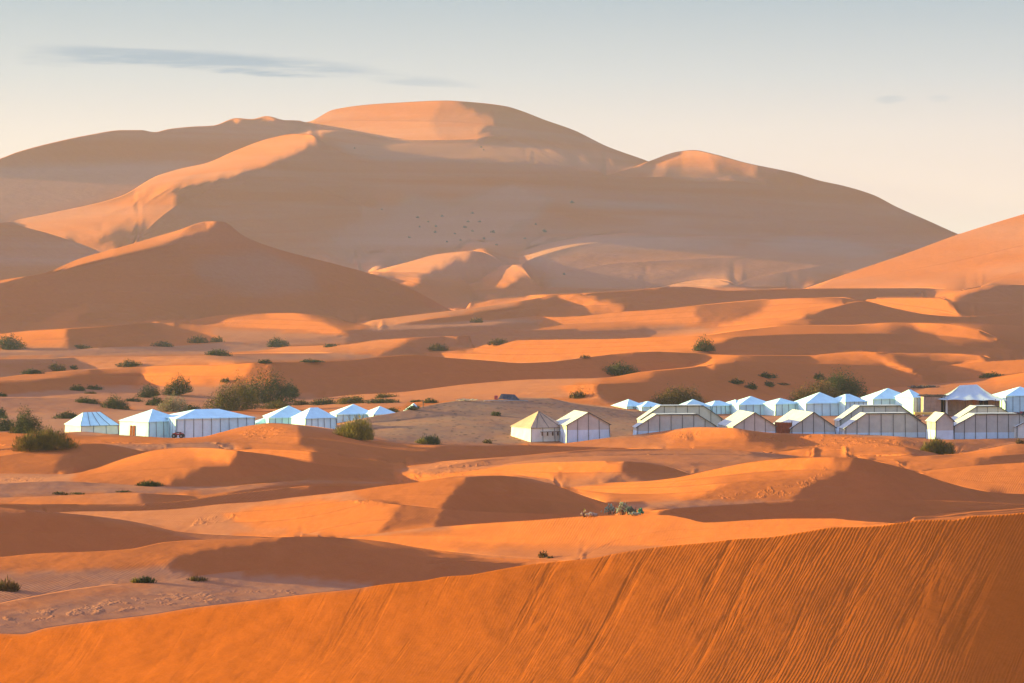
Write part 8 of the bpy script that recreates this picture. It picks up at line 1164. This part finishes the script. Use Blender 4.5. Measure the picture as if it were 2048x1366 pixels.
# quad bike in front of the long tent
def quad():
    D = D0(880); k = D/F; z = CAM_H-(876-VH)*D/F; root = empty('quad_bike', ((356-UC)*k, D, z), R(-4)); tag(root, 'dark red and black quad bike parked before the long white tent', 'quad bike')
    q = MB(); q.box((0, 0, .48), (1.15, .34, .2)); q.box((-.42, 0, .62), (.46, .5, .12), tilt=-.25); q.box((.45, 0, .62), (.5, .55, .1), tilt=.15); q.box((-.62, 0, .5), (.16, .4, .2)); q.build('body', RED, root)
    q = MB(); q.box((.12, 0, .74), (.62, .26, .12)); q.build('seat', BLACK, root); q = MB(); q.tube((-.28, 0, .6), (-.38, 0, .95), .03); q.tube((-.38, -.33, .97), (-.38, .33, .97), .025); q.build('handlebar', BLACK, root)
    q = MB(); [q.tube((.45+a*.5-.25, -.25, .78), (.45+a*.5-.25, .25, .78), .018) for a in (0, .5, 1)]; q.tube((.2, .25, .78), (.75, .25, .78), .018); q.tube((.2, -.25, .78), (.75, -.25, .78), .018); q.build('rack', METAL, root)
    for x in (-.48, .5):
        for y in (-.42, .42): q = MB(); q.tube((x, y-.12, .28), (x, y+.12, .28), .28, n=16); w_ = q.build('wheel', BLACK, root); q = MB(); q.tube((x, y-.13, .28), (x, y+.13, .28), .13, n=12); q.build('rim', METAL, w_)
quad()
# scraps on top of the gravel mound
def on(u, v): return g_at(u, v)
p0 = on(934, 802); q = MB(); rs = random.Random(9)
for i in range(9): q.box((rs.uniform(-1.3, 1.3), rs.uniform(-.5, .5), .12+rs.uniform(0, .2)), (rs.uniform(.6, 1.5), .22, .09), rs.uniform(-.5, .5), tilt=rs.uniform(-.2, .2))
o = q.build('driftwood_boards', BONE); o.location = p0; tag(o, 'heap of bleached yellowish boards on top of the gravel mound', 'boards')
p0 = on(1016, 799); q = MB(); q.patch((-1.6, 0, -.1), (1.8, 0, -.1), (1.0, .2, .75), (-1.0, .3, .85), 14, 5, lambda a, t: .12*math.sin(a*9)*math.sin(t*3.1)); q.patch((1.8, 1.2, -.1), (-1.6, 1.2, -.1), (-1.0, .3, .85), (1.0, .2, .75), 14, 5)
o = q.build('tarpaulin', SLATE); o.location = p0; tag(o, 'slate-dark tarpaulin thrown over a heap on the gravel mound', 'tarpaulin')
p0 = on(992, 799); q = MB(); q.box((0, 0, .25), (.5, .4, .5)); q.box((.05, 0, .52), (.56, .46, .08)); q.tube((-.2, 0, .55), (.2, 0, .55), .05); o = q.build('jerry_can', RED); o.location = p0; tag(o, 'small red container left of the slate-dark tarpaulin', 'container')
q = MB(); pts = [(968, 801.5), (985, 801), (1005, 801.5), (1030, 800.5), (1056, 801.5)]; P = [on(u, v+2)+Vector((0, 0, .12)) for u, v in pts]
for a, b in zip(P[:-1], P[1:]): q.tube(a, b, .07, n=6)
o = q.build('water_pipe', mat('grey_pipe', (.42, .36, .32))); tag(o, 'long grey pipe lying along the top of the gravel mound', 'pipe')
c = on(846, 815); q = MB(); q.tube((0, 0, -.2), (.05, 0, .95), .07, .06); q.tube((.05, 0, .95), (.05, 0, 1.05), .1); o = q.build('wooden_post', WOOD); o.location = c; tag(o, 'short dark post standing at the left shoulder of the gravel mound', 'post')
rs = random.Random(21)
for nm, lb, ct, u, v, mt_, sp in (('scrap_heap', 'dark heap of scrap with bright bits below the white tent at the right edge', 'scrap', 2030, 826, SLATE, 3.2), ('scrap_heap', 'low dark tangle of dead wood on the slope above the reed-roofed hut', 'dead wood', 1848, 776, THATCH, 3.4)):
    q = MB()
    q.box((0, 0, .08), (sp*1.6, 1.1, .14)); q.box((sp*.3, 0, .1), (sp*.9, 1.3, .3))
    for i in range(60): x = rs.gauss(0, sp*.4); q.box((max(-sp*.8, min(sp*.8, x)), rs.uniform(-.5, .5), .12+rs.uniform(0, .25)), (rs.uniform(.4, 1.3), rs.uniform(.06, .4), rs.uniform(.05, .22)), rs.uniform(0, 3), tilt=rs.uniform(-.4, .4), mi=0 if rs.random() < .8 or ct != 'scrap' else rs.choice((1, 2)))
    o = q.build(nm, [mt_, RED, CREAM]); o.location = on(u, v) if v < 800 else at_plain(u, v+4); tag(o, lb, ct)

# ================================================================== shrubs
def foliage_mat(name, a, b_, c):
    m = bpy.data.materials.new(name); m.use_nodes = True; t = m.node_tree; b = t.nodes['Principled BSDF']; geo = N(t, 'ShaderNodeNewGeometry')
    nz = N(t, 'ShaderNodeTexNoise', Scale=1.1, Detail=3.0); t.links.new(geo.outputs['Position'], nz.inputs['Vector'])
    rp = ramp(t, [(.3, a), (.52, b_), (.72, c)]); t.links.new(nz.outputs['Fac'], rp.inputs[0]); t.links.new(rp.outputs[0], b.inputs['Base Color'])
    b.inputs['Roughness'].default_value = .8; b.inputs['Specular IOR Level'].default_value = .15
    return m
FO = {'dark': foliage_mat('dark_foliage', (.025, .034, .010), (.06, .07, .018), (.14, .11, .025)),
      'olive': foliage_mat('olive_foliage', (.05, .05, .012), (.15, .11, .018), (.30, .16, .02)),
      'rust': foliage_mat('rust_foliage', (.06, .045, .018), (.14, .085, .022), (.27, .13, .03)),
      'straw': foliage_mat('straw_foliage', (.18, .14, .07), (.34, .26, .12), (.45, .34, .16)),
      'yellow': foliage_mat('yellow_foliage', (.12, .11, .02), (.26, .19, .025), (.40, .26, .03)),
      'pale': foliage_mat('grey_foliage', (.10, .095, .07), (.20, .18, .12), (.32, .28, .17))}
STEM = mat('shrub_stem', (.10, .065, .045), var=.2)
def shrub_mesh(w_, h, dep, leaf, n, rs, lobes, grassy=False, slope=0.0):
    vs = np.zeros((n*4, 3)); rg = np.random.default_rng(rs)
    L_ = []
    for i in range(lobes):
        t = (i+.5)/lobes; x = (t-.5)*w_*.84+rg.uniform(-.06, .06)*w_; hh = h*(1-.5*abs(2*t-1)**1.6)*rg.uniform(.9, 1.15); L_.append((x, rg.uniform(-.25, .25)*dep, hh, rg.uniform(.8, 1.2)*w_*(.62/lobes+.12)))
    ch = rg.choice(lobes, n, p=np.array([l[2]*l[3] for l in L_])/sum(l[2]*l[3] for l in L_)); L_ = np.array(L_)[ch]
    d = rg.normal(size=(n, 3)); d /= np.linalg.norm(d, axis=1, keepdims=True); d[:, 2] = np.abs(d[:, 2]); fl = rg.normal(size=(lobes*6, 3)); fl /= np.linalg.norm(fl, axis=1, keepdims=True); fl[:, 2] = np.abs(fl[:, 2]); rr_ = rg.uniform(.2, 1, n)**.45*(.78+.42*np.clip(((d@fl.T).max(1)-.80)/.2, 0, 1)+.16*np.sin(d[:, 0]*7+d[:, 1]*5+L_[:, 0]*3)+rg.normal(0, .13, n))
    c = np.stack([L_[:, 0]+d[:, 0]*L_[:, 3]*rr_, L_[:, 1]+d[:, 1]*np.minimum(L_[:, 3], dep*.5)*rr_, d[:, 2]*L_[:, 2]*rr_], 1)
    c[:, 2] += slope*c[:, 0]-.04
    ls = leaf*rg.uniform(.6, 1.3, n)
    if grassy: a = d*np.array([.6, .6, .5])+np.array([0, 0, .8]); a /= np.linalg.norm(a, axis=1, keepdims=True); b = rg.normal(size=(n, 3)); b = np.cross(a, b); b /= np.linalg.norm(b, axis=1, keepdims=True); A, B = a*(ls*1.7)[:, None], b*(ls*.22)[:, None]
    else: a = rg.normal(size=(n, 3)); a /= np.linalg.norm(a, axis=1, keepdims=True); b = np.cross(a, rg.normal(size=(n, 3))); b /= np.linalg.norm(b, axis=1, keepdims=True); A, B = a*(ls*.6)[:, None], b*(ls*.38)[:, None]
    for q, (s1, s2) in enumerate(((-1, 0), (0, -1), (1, 0), (0, 1))): vs[q::4] = c+A*s1+B*s2
    me = bpy.data.meshes.new('foliage'); me.vertices.add(n*4); me.vertices.foreach_set('co', vs.astype(np.float32).ravel()); me.loops.add(n*4); me.loops.foreach_set('vertex_index', np.arange(n*4, dtype=np.int32)); me.polygons.add(n)
    me.polygons.foreach_set('loop_start', np.arange(0, n*4, 4, dtype=np.int32)); me.polygons.foreach_set('loop_total', np.full(n, 4, np.int32)); me.update(calc_edges=True); return me
def shrub(label, u, v, w_, h, tone, lobes=None, grassy=False, slope=0.0, cat='shrub', group=None, dens=1.0, name='desert_shrub', sink=0.0):
    p0 = on(u, v); k = p0.y/F; W, H = w_*k*1.02, h*k*(1.25 if w_ > 60 else 1.02); lobes = lobes or max(2, int(w_/16)); dep = min(W, max(H*1.3, W*.45)); leaf = max(.10, 1.9*k)
    n = int(np.clip(W*H/(leaf*leaf)*12*dens, 200, 14000)); me = shrub_mesh(W, H, dep, leaf, n, int(u*13+v), lobes, grassy, slope); me.materials.append(FO[tone])
    if w_ < 26: o = link(bpy.data.objects.new(name, me)); o.location = p0-Vector((0, 0, sink)); return tag(o, label, cat, group)
    root = empty(name, p0-Vector((0, 0, sink))); tag(root, label, cat, group); link(bpy.data.objects.new('foliage', me), root)
    rs = random.Random(int(u)); q = MB()
    for i in range(lobes*4): x = rs.uniform(-.35, .35)*W; q.tube((x*.04, rs.uniform(-.02, .02), -.1), (x, rs.uniform(-.3, .3)*dep, slope*x+H*rs.uniform(.5, .85)), .06, .015, n=5)
    q.build('stems', STEM, root); return root
SH_LIST = [
 ('big rounded grass tuft on the crest left of the camp, orange on its sunny side', 87, 899, 106, 31, 'olive', 5, True, .05),
 ('bushy green shrub group left of the small white tent, taller one', 56, 866, 54, 42, 'dark', 4, False, 0),
 ('shrub cut by the left edge, level with the tents', 8, 862, 42, 29, 'dark', 3, False, 0),
 ('dark shrub at the very left edge above the others', 2, 836, 22, 24, 'dark', 2, False, 0),
 ('low olive shrub in front of the taller green one at the left', 34, 866, 28, 16, 'olive', 2, False, 0),
 ('low green shrub behind the small white tent', 135, 837, 46, 14, 'dark', 3, False, 0),
 ('flat dark shrub, left one of a pair on the slope above the small tent', 155, 781, 28, 11, 'dark', 3, False, 0),
 ('flat dark shrub, right one of a pair on the slope above the small tent', 187, 779, 26, 9, 'dark', 2, False, 0),
 ('tiny dark scrub just below the flat pair above the small tent', 180, 787, 22, 5, 'rust', 2, False, 0),
 ('long low green shrub on the slope behind the small tent', 176, 806, 42, 11, 'dark', 3, False, -.08),
 ('ragged brown-green shrub up the slope between the first two tents', 232, 817, 50, 22, 'dark', 4, False, -.12),
 ('flat shrub touching the ragged brown-green one on its right', 264, 803, 30, 8, 'dark', 2, False, 0),
 ('shrub leaning uphill above the tent with the orange curtain', 295, 795, 42, 20, 'dark', 3, False, .18),
 ('small rounded shrub directly left of the pale straw bush', 311, 811, 32, 17, 'dark', 3, False, 0),
 ('tall stacked shrub above the pale straw bush', 353, 791, 48, 33, 'dark', 4, False, .25),
 ('pale straw-coloured bush behind the long white tent', 345, 823, 46, 31, 'straw', 3, False, 0),
 ('low dark shrub at the foot of the pale straw bush', 383, 822, 34, 12, 'dark', 3, False, 0),
 ('olive-brown left half of the largest thicket above the long tent', 468, 821, 100, 42, 'olive', 6, False, .10),
 ('dark green right half of the largest thicket above the long tent', 536, 806, 112, 42, 'dark', 7, False, .04),
 ('small dark clump at the top right end of the largest thicket', 580, 792, 32, 24, 'dark', 3, False, 0),
 ('dark tuft on the left edge of the sand above the small tent', 6, 793, 16, 8, 'dark', 2, False, 0),
 ('olive scrub at the right foot of the largest thicket', 555, 817, 58, 13, 'olive', 4, False, 0),
 ('brownish low shrub above the sharp-peaked tent', 604, 810, 30, 10, 'rust', 3, False, 0),
 ('dark low shrub next right of the brownish one above the sharp-peaked tent', 646, 809, 46, 12, 'dark', 4, False, 0),
 ('olive shrub in the strip of scrub above the double-peaked tents', 702, 807, 58, 14, 'olive', 5, False, 0),
 ('long dark-grey shrub ending the strip of scrub behind the tents', 765, 806, 60, 10, 'dark', 5, False, 0),
 ('small yellowish scrub on the bright sand above the dark-grey shrub', 772, 795, 40, 8, 'olive', 3, False, 0),
 ('little shrub behind the low tent at the mound foot', 783, 825, 26, 12, 'dark', 2, False, 0),
 ('shrub by the white sliver of tent on the mound', 824, 819, 28, 9, 'dark', 3, False, .15),
 ('flat scrub left of the round one above the mound', 831, 804, 24, 5, 'olive', 2, False, 0),
 ('small round green shrub above the left shoulder of the mound', 861, 806, 28, 9, 'dark', 3, False, 0),
 ('bright yellow-green bush on the slope below the mound', 712, 878, 66, 30, 'yellow', 4, True, -.02),
 ('small ball bush with a yellow side below the gravel mound', 862, 887, 30, 16, 'dark', 2, True, 0),
 ('yellow wisp of grass on the left of the small ball bush', 845, 887, 18, 9, 'yellow', 2, True, 0),
 ('single green bush on the face of the gravel mound', 992, 831, 15, 10, 'dark', 2, False, 0),
 ('dark spiky shrub at the left edge of the far sands', 20, 699, 54, 27, 'dark', 4, False, -.1),
 ('thin line of brown scrub right of the dark spiky shrub', 159, 697, 44, 7, 'rust', 3, False, 0),
 ('light brown scrub right of the thin line of scrub', 325, 693, 34, 10, 'rust', 3, False, 0),
 ('low brown shrub, left of a pair on the far slope', 397, 686, 32, 13, 'rust', 3, False, 0),
 ('low brown shrub, right of a pair on the far slope', 434, 684, 20, 11, 'rust', 2, False, 0),
 ('flat green shrub on the pale far sand below the brown pair', 436, 711, 46, 11, 'dark', 4, False, 0),
 ('dome-shaped green shrub standing alone on the far sand', 554, 694, 36, 19, 'dark', 3, False, 0),
 ('little green shrub below the dome-shaped one', 529, 726, 24, 8, 'dark', 2, False, 0),
 ('long flat streak of scrub right below the dome-shaped shrub', 620, 724, 44, 5, 'dark', 4, False, 0),
 ('dark green shrub on the crest over the orange hollow', 258, 733, 44, 11, 'dark', 4, False, 0),
 ('low green shrub left of the round brown one on the second crest', 63, 748, 38, 10, 'dark', 3, False, 0),
 ('round brown shrub on the second crest at the left', 112, 742, 32, 16, 'rust', 3, False, 0),
 ('small tuft right of the round brown shrub', 146, 738, 12, 9, 'dark', 2, False, 0),
 ('two-stemmed dark scrub on the bright far strip', 660, 694, 24, 7, 'dark', 2, False, 0),
 ('small bush at the rim of the orange hollow with slide marks', 452, 764, 16, 9, 'rust', 2, False, 0),
 ('brown shrub in the shaded dip at mid distance', 874, 701, 34, 14, 'rust', 3, False, 0),
 ('brown shrub on the tip of the long lit strip', 996, 690, 34, 12, 'rust', 3, False, 0),
 ('distant brown bush on the pale slope below the dune foot', 954, 645, 19, 9, 'rust', 2, False, 0),
 ('grey-green bush on the crest above the mound', 1241, 750, 60, 24, 'dark', 4, False, 0),
 ('small dark tuft on the edge left of the vertical tracks', 1168, 716, 16, 6, 'rust', 2, False, 0),
 ('rough brown bush in the orange scar behind the mound', 1156, 796, 30, 15, 'rust', 3, False, 0),
 ('orange-brown thicket behind the first white tents of the far row', 1358, 811, 92, 27, 'rust', 6, False, .03),
 ('olive bush with a dark right half on the bright far sand', 1408, 702, 40, 22, 'dark', 3, False, 0),
 ('dark scrub, leftmost of the scatter on the shaded slope', 1472, 768, 34, 9, 'dark', 3, False, .1),
 ('darkest bush of the scatter on the shaded slope', 1503, 778, 22, 14, 'dark', 2, False, 0),
 ('upper right scrub of the scatter on the shaded slope', 1533, 756, 32, 11, 'dark', 3, False, 0),
 ('green bush below the upper right scrub of the scatter', 1538, 773, 17, 12, 'dark', 2, False, 0),
 ('thin brown scrub right of the scatter on the shaded slope', 1564, 770, 24, 5, 'rust', 2, False, 0),
 ('small dark bush up-slope of the big thicket on the right', 1637, 759, 20, 13, 'dark', 2, False, 0),
 ('dead brown branches above the big thicket on the right', 1670, 765, 38, 12, 'rust', 3, False, 0),
 ('orange-brown left half of the big thicket behind the tall-peaked tent', 1632, 806, 100, 33, 'rust', 6, False, .14),
 ('dark green right half of the big thicket behind the tall-peaked tent', 1692, 800, 78, 42, 'dark', 5, False, -.08),
 ('dark low shrub on the crest above the reception tent', 1980, 754, 42, 9, 'dark', 4, False, .05),
 ('grass tuft on the dune crest before the narrow gabled tent', 1875, 907, 56, 26, 'olive', 3, True, 0),
 ('orange tuft in the sand at the right edge before the last tent', 2040, 887, 16, 10, 'rust', 2, False, 0),
 ('round orange-brown tumbleweed in the bright hollow', 1088, 1115, 15, 15, 'rust', 2, False, 0),
 ('small brown tuft right of the round tumbleweed', 1101, 1116, 10, 5, 'rust', 2, False, 0),
 ('low green tuft at the foot of the orange dome dune', 300, 972, 42, 9, 'dark', 3, True, 0),
 ('brown tuft in the pale flat left of the dome dune', 119, 989, 26, 7, 'rust', 2, False, 0),
 ('flat olive tuft right of the brown tuft in the pale flat', 155, 988, 26, 4, 'olive', 3, False, 0),
 ('tiny dark tuft on the ridge line in the pale flat', 245, 984, 24, 4, 'dark', 2, False, 0),
 ('dark green tuft low on the left, with an olive left side', 290, 1165, 36, 11, 'dark', 3, True, 0),
 ('orange wisp touching the dark green tuft low on the left', 271, 1165, 16, 8, 'yellow', 2, True, 0),
 ('brown mat of grass right of the dark green tuft', 392, 1161, 34, 7, 'rust', 3, True, 0),
 ('brown dried tuft at the left edge of the nearest flat', 14, 1181, 40, 19, 'rust', 3, True, 0),
 ('small orange tuft on the flat before the tan-roofed tent', 974, 886, 14, 9, 'rust', 2, False, 0),
]
for a in SH_LIST: shrub(a[0], a[1], a[2], a[3], a[4], a[5], a[6], a[7], a[8], dens=1.8 if a[3] > 70 else 1.0)
# the far specks on the great dune: nothing tells them apart
proto = None; rs = random.Random(31)
for x, y, s_ in ((1010, 720, 9), (830, 738, 8), (690, 745, 8), (795, 798, 9), (790, 832, 10), (985, 770, 7), (1050, 770, 7), (965, 803, 9), (1010, 825, 7), (1128, 832, 10), (1075, 870, 9), (940, 878, 6), (860, 888, 7), (1315, 868, 6), (1430, 828, 10), (1380, 785, 7), (1150, 905, 5), (1545, 1078, 10), (1590, 658, 9), (1075, 350, 6), (1060, 333, 6), (320, 340, 5), (480, 697, 5), (750, 770, 6), (905, 840, 6), (640, 862, 6), (700, 800, 5)):
    u, v = 600+x/2.926, 180+y/2.926; p0 = on(u, v+1); k = p0.y/F
    if proto is None:
        me = shrub_mesh(1, .55, .8, .11, 240, 5, 3); me.materials.append(FO['pale']); me.name = 'speck_foliage'; o = proto = link(bpy.data.objects.new('far_shrub', me))
    else: o = proto.copy(); link(o)
    o.location = p0; o.scale = (s_*k*rs.uniform(.8, 1.1),)*3; o.rotation_euler = (0, 0, rs.uniform(0, 6)); tag(o, 'tiny dark shrub dotted on the shaded face of the great dune', 'shrub', 'far shrubs on the great dune')
# the fleshy-leaved plants with yellow heads on the bright crest
def succulent(label, u, v, w_, h, n, tone, heads, seed):
    p0 = on(u, v); k = p0.y/F; W, H = w_*k, h*k; rs = random.Random(seed); root = empty('desert_plant', p0-Vector((0, 0, .05))); tag(root, label, 'plant'); q = MB()
    for i in range(n):
        x = rs.gauss(0, .24)*W; hh = H*(.3+.6*rs.random())*(1-.5*abs(x)/W*2 if abs(x) < W/2 else .4); y = rs.uniform(-.25, .25)*W*.5; r = rs.uniform(.035, .075)
        a, b = Vector((x, y, hh)), Vector((x+rs.uniform(-.12, .12), y+rs.uniform(-.12, .12), hh+rs.uniform(.08, .2))); q.tube(a, (a+b)/2, r*.5, r, 6); q.tube((a+b)/2, b, r, r*.25, 6)
    q.build('leaves', tone, root); q = MB()
    for i in range(int(n/6)+2): x = rs.gauss(0, .22)*W; q.tube((x*.6, 0, 0), (x, rs.uniform(-.1, .1), H*rs.uniform(.4, .95)), .018, .01, 5)
    q.build('stems', STEM, root)
    for x, hh, r in heads:
        q = MB(); c = Vector((x*W, 0, hh*H)); q.tube((x*W*.7, 0, 0), c, .016, .012, 5)
        for i in range(14): d = Vector((rs.gauss(0, 1), rs.gauss(0, 1), rs.gauss(0, 1))).normalized()*r; q.tube(c, c+d, r*.28, .006, 5)
        q.build('flower_head', FO['yellow'] if r > .05 else FO['straw'], root)
PALE = mat('pale_green_leaf', (.40, .42, .26), var=.25, scale=14); SAGE = mat('sage_leaf', (.13, .16, .10), var=.25, scale=14); JADE = mat('jade_leaf', (.06, .26, .15), var=.2, scale=14); BLSH = mat('blush_leaf', (.50, .36, .26), var=.2, scale=14)
succulent('fleshy-leaved plant with a dry brown head on the bright crest, left of the flowering one', 1220, 1029, 24, 24, 70, PALE, ((-.15, .95, .07), (-.35, .5, .04)), 2)
succulent('tallest fleshy plant on the bright crest, with yellow heads and a dark spike', 1246, 1030, 26, 30, 90, PALE, ((-.25, .55, .08), (-.2, .75, .06), (-.2, 1.0, .05), (.2, .9, .04), (.4, .85, .04)), 3)
succulent('dark sage plant leaning right of the tallest one on the bright crest', 1261, 1029, 22, 18, 70, SAGE, ((-.3, 1.15, .035), (.0, 1.0, .035)), 4)
succulent('small jade-green plant at the right end of the plant row', 1281, 1029, 11, 12, 40, JADE, (), 5)
succulent('lone sprig with one orange head left of the plant row', 1169, 1034, 12, 19, 14, BLSH, ((0, .85, .09),), 6)
succulent('creeping pale plant between the lone sprig and the plant row', 1182, 1033, 32, 7, 40, BLSH, (), 7)
succulent('low spread of pale leaves at the foot of the jade-green plant', 1268, 1031, 20, 7, 30, PALE, (), 8)
# ------------------------------------------------------------------ haze
def box_mesh(name, x0, x1, y0, y1, z0, z1):
    v = [(x, y, z) for x in (x0, x1) for y in (y0, y1) for z in (z0, z1)]
    f = [(0, 1, 3, 2), (4, 6, 7, 5), (0, 4, 5, 1), (2, 3, 7, 6), (0, 2, 6, 4), (1, 5, 7, 3)]
    me = bpy.data.meshes.new(name); me.from_pydata(v, [], f); me.update(); o = bpy.data.objects.new(name, me); scene.collection.objects.link(o); return o
hz = box_mesh('haze', -12500, 12500, -3500, 25500, -16.0, 240.0); hz['kind'] = 'stuff'
hm = bpy.data.materials.new('haze'); hm.use_nodes = True; ht = hm.node_tree; ht.nodes.clear()
ho = ht.nodes.new('ShaderNodeOutputMaterial'); hv = ht.nodes.new('ShaderNodeVolumePrincipled'); ht.links.new(hv.outputs[0], ho.inputs['Volume'])
hv.inputs['Density'].default_value = HAZE; hv.inputs['Color'].default_value = (.86, .80, .90, 1); hv.inputs['Anisotropy'].default_value = 0.2
hz.data.materials.append(hm)
